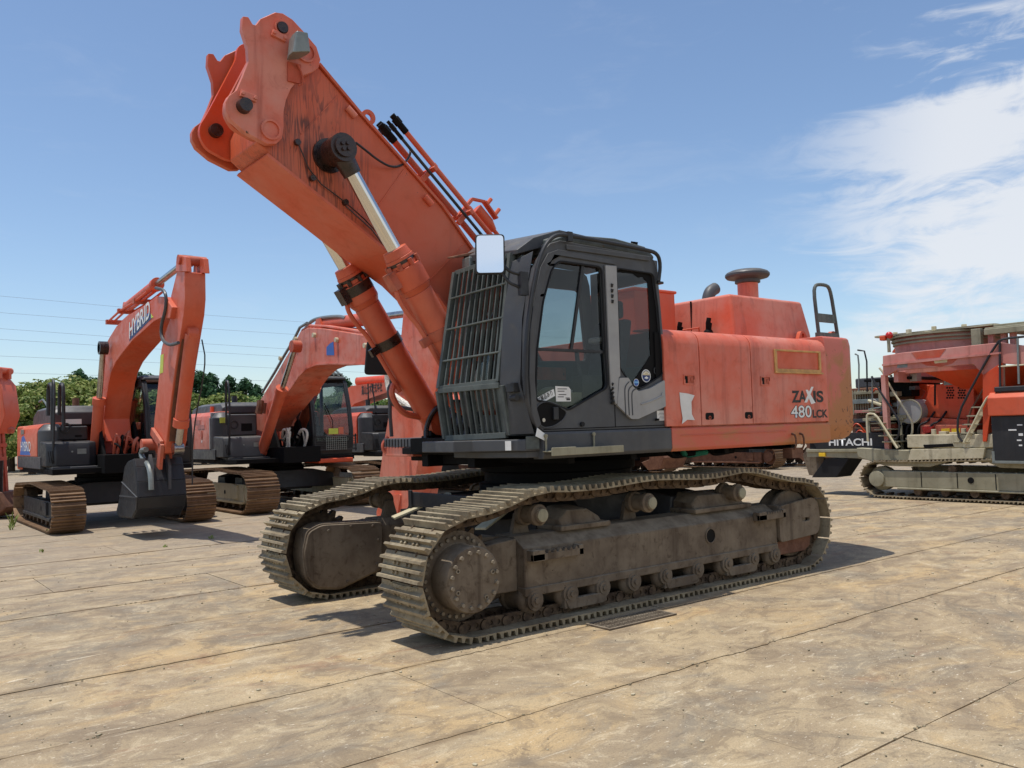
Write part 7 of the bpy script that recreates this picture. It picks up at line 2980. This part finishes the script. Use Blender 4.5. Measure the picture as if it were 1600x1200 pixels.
def crown_mesh(kind, seed, h, r):
    rnd = random.Random(seed)
    b = MB()

    def leaf(c, s, nrm):
        nrm = (nrm + Vector((rnd.uniform(-.7, .7), rnd.uniform(-.7, .7), rnd.uniform(-.3, .8)))).normalized()
        u = nrm.orthogonal().normalized()
        u = Matrix.Rotation(rnd.uniform(0, 6.28), 3, nrm) @ u
        v = nrm.cross(u)
        w = s * rnd.uniform(.45, .8)
        b.add([c - u * s, c + v * w, c + u * s, c - v * w], [(0, 1, 2, 3)])
    if kind == 'conifer':
        lobes = []
        for i in range(58):
            f = rnd.uniform(0, 1) ** .85
            a = rnd.uniform(0, 2 * pi)
            q = r * (1 - f) ** .62 * rnd.uniform(.25, .80)
            lobes.append((Vector((q * cos(a), q * sin(a), h * (.14 + .80 * f))), r * rnd.uniform(.14, .26) * (1.1 - .45 * f)))
        for i in range(4200):
            c0, lr = rnd.choice(lobes)
            d = Vector((rnd.gauss(0, 1), rnd.gauss(0, 1), rnd.gauss(.15, 1))).normalized()
            c = c0 + Vector((d.x * lr * 1.15, d.y * lr * 1.15, d.z * lr)) * (rnd.uniform(.8, 1.1) if rnd.random() < .8 else rnd.uniform(.2, .8))
            leaf(c, rnd.uniform(.08, .17), d)
    else:
        lobes = []
        for i in range(34):
            a = rnd.uniform(0, 2 * pi)
            f = rnd.uniform(0, 1)
            z = h * (.22 + .68 * f)
            q = r * rnd.uniform(.15, .85) * (1 - .55 * f * f)
            lobes.append((Vector((q * cos(a), q * sin(a), z)), r * rnd.uniform(.14, .30)))
        lobes.append((Vector((0, 0, h * .86)), r * .36))
        for i in range(4200):
            c0, lr = rnd.choice(lobes)
            d = Vector((rnd.gauss(0, 1), rnd.gauss(0, 1), rnd.gauss(0.25, 1))).normalized()
            c = c0 + Vector((d.x * lr, d.y * lr, d.z * lr * .75)) * (rnd.uniform(.86, 1.06) if rnd.random() < .8 else rnd.uniform(.3, .9))
            leaf(c, rnd.uniform(.09, .19), d)
    return b


TREES = {}


def tree_proto(key, kind, seed, h, r, mat, label):
    tr = thing("conifer_tree" if kind == 'conifer' else "broadleaf_tree", label, "tree", (0, 0, 0), 0, "trees beyond the yard")
    b = MB()
    n = 7
    prof = [(r * .085 * (1 - .8 * k / n) + .03, h * .88 * k / n) for k in range(n + 1)]
    b.lathe(prof, (0, 0, 0), (0, 0, 1), 8)
    rnd = random.Random(seed)
    for k in range(7):
        a = rnd.uniform(0, 6.28)
        z = h * rnd.uniform(.28, .7)
        q = r * rnd.uniform(.4, .7)
        b.tube([(0, 0, z), (q * .5 * cos(a), q * .5 * sin(a), z + q * .3), (q * cos(a), q * sin(a), z + q * .55)], .05, 5)
    b.build("trunk", M['bark'], tr)
    crown_mesh(kind, seed, h, r).build("crown", mat, tr, 0, angle=180)
    TREES[key] = tr
    return tr


tree_proto('b0', 'broad', 1, 6.0, 2.6, M['leaf_broad'], "")
tree_proto('b1', 'broad', 2, 5.2, 2.3, M['leaf_broad'], "")
tree_proto('b2', 'broad', 3, 5.6, 2.2, M['leaf_plain'], "")
tree_proto('c0', 'conifer', 4, 7.4, 2.5, M['leaf_conifer'], "")
tree_proto('c1', 'conifer', 5, 6.6, 2.7, M['leaf_conifer'], "")

used = set()
rnd = random.Random(17)
HID_B, HID_C = "broadleaf tree deep in the wood, mostly hidden by machines and nearer trees", "dark conifer deep in the wood, mostly hidden by machines and nearer trees"


def plant(key, px, Y, top_py, label):
    p0 = at(px, top_py, 1, Y)
    src = TREES[key]
    if key not in used:
        o = src
        used.add(key)
    else:
        o = copy_tree(src)
    hh = {'b0': 6.0, 'b1': 5.2, 'b2': 5.6, 'c0': 7.4, 'c1': 6.6}[key]
    s = p0.z / hh
    o.location = (p0.x, Y, 0)
    o.scale = (s * rnd.uniform(.95, 1.1), s * rnd.uniform(.95, 1.1), s)
    o.rotation_euler = (0, 0, rnd.uniform(0, 6.28))
    con = key[0] == 'c'
    o['label'] = label or (HID_C if con else HID_B)
    o['group'] = ("dark conifers above the wood" if con else "broadleaf trees of the wood") if label else ("hidden conifers" if con else "hidden broadleaf trees")
    return o


WOOD = [
    (18, -52, 600, 'b2', "broadleaf tree at the left edge, beside the raised orange arm end"),
    (38, -50, 594, 'b0', "pale-tipped tree just right of the leftmost orange arm"),
    (62, -53, 590, 'b1', "pale-tipped tree over the HYBRID machine's black handrails"),
    (84, -49, 588, 'b0', "rounded pale-tipped tree right of the HYBRID machine's handrails"),
    (108, -52, 582, 'b0', "tallest pale-tipped tree left of the HYBRID boom"),
    (126, -50, 590, 'b1', "pale-tipped tree touching the left ram of the HYBRID boom"),
    (146, -51, 590, 'b0', "pale-tipped tree seen beside the HYBRID boom's left ram rod"),
    (166, -54, 600, 'b2', ""), (190, -52, 604, 'b1', ""),
    (50, -45, 612, 'b1', "low pale-tipped tree in front, above the HYBRID engine hood's left end"),
    (98, -45, 606, 'b1', "low pale-tipped tree in front, above the HYBRID exhaust pipe"),
    (140, -44, 612, 'b1', "low pale-tipped tree in front, left of the HYBRID boom foot"),
    (210, -50, 606, 'b1', "pale-tipped tree between the HYBRID boom and its cab roof"),
    (250, -50, 608, 'b2', ""),
    (296, -48, 610, 'b1', "pale-tipped tree just right of the HYBRID arm"),
    (318, -47, 620, 'b0', "low pale-tipped tree over the cream-framed machine's engine hood"),
    (345, -48, 612, 'b1', "pale-tipped tree behind the cream-framed machine's tall handrail"),
    (372, -47, 610, 'b1', "pale-tipped tree left of the cream-framed machine's boom"),
    (400, -50, 616, 'b2', "plain green tree touching the cream-framed machine's boom"),
    (425, -52, 622, 'b1', ""), (450, -52, 620, 'b2', ""), (475, -52, 622, 'b0', ""), (500, -50, 618, 'b2', ""),
    (528, -54, 610, 'b2', "plain green tree right of the cream-framed machine's cab roof"),
    (548, -54, 612, 'b1', ""), (578, -54, 616, 'b2', "green tree showing under the boom with the Japanese company name"),
    (610, -55, 618, 'b0', ""), (660, -57, 622, 'b2', ""), (700, -58, 624, 'b0', ""), (740, -60, 626, 'b2', ""), (780, -62, 628, 'b1', ""),
    (122, -62, 576, 'c1', "dark tree top behind the tallest pale-tipped tree"),
    (148, -64, 584, 'c0', "dark pointed tree top just left of the HYBRID boom"),
    (212, -60, 578, 'c1', "dark conifer framed between the HYBRID boom and arm, left one"),
    (228, -58, 578, 'c0', "dark conifer framed between the HYBRID boom and arm, tallest"),
    (243, -60, 590, 'c1', "dark conifer half hidden by the HYBRID arm's back edge"),
    (292, -60, 586, 'c0', "dark conifer close to the HYBRID arm's right edge"),
    (311, -58, 573, 'c0', "tallest dark conifer, between the HYBRID arm and the handrail"),
    (331, -60, 582, 'c1', "dark conifer just left of the tall curved handrail"),
    (360, -60, 586, 'c1', "dark conifer just right of the tall curved handrail"),
    (384, -58, 586, 'c0', "dark conifer nearest the cream-framed machine's boom"),
    (402, -62, 600, 'c1', ""), (536, -64, 584, 'c0', "dark conifer tip beside the cream-framed machine's roof guard"), (441, -62, 604, 'c1', ""),
]
for k_ in range(26):
    WOOD.append((-60 + k_ * 34 + rnd.uniform(-8, 8), -66 - rnd.uniform(0, 6), 606 + (k_ * 34 > 420) * 14 + rnd.uniform(-4, 10), ('b2', 'c1', 'b2', 'b0')[k_ % 4], ""))
for px, Y, ty, key, lab in WOOD:
    plant(key, px, Y, ty, lab)

# ------------------------------------------------------------------ overhead lines
t = NT("faint_cable")
t.bsdf(lin(140, 152, 166), .6, .2, .3)  # faintness against the sky is put into the cable colour
M['cable'] = t.m
lines = ((462, 507, "topmost"), (488, 526, "second"), (513, 549, "third"), (530, 560, "fourth"), (556, 577, "fifth"), (582, 596, "lowest"))
for i, (ya, yb, wd) in enumerate(lines):
    pa = at(-420, ya - (yb - ya) * .8, 1, -78)
    p0, p1 = at(0, ya, 1, -78), at(480, yb, 1, -82)
    pz = at(1300, yb + 42, 1, -88)
    b = MB()
    b.tube([pa, p0, p1, pz], .013, 5, smooth=2)
    o = b.build("power_line", M['cable'], None)
    tag(o, "%s of the six thin overhead cables crossing the sky at left" % wd, "power line", "overhead power lines")
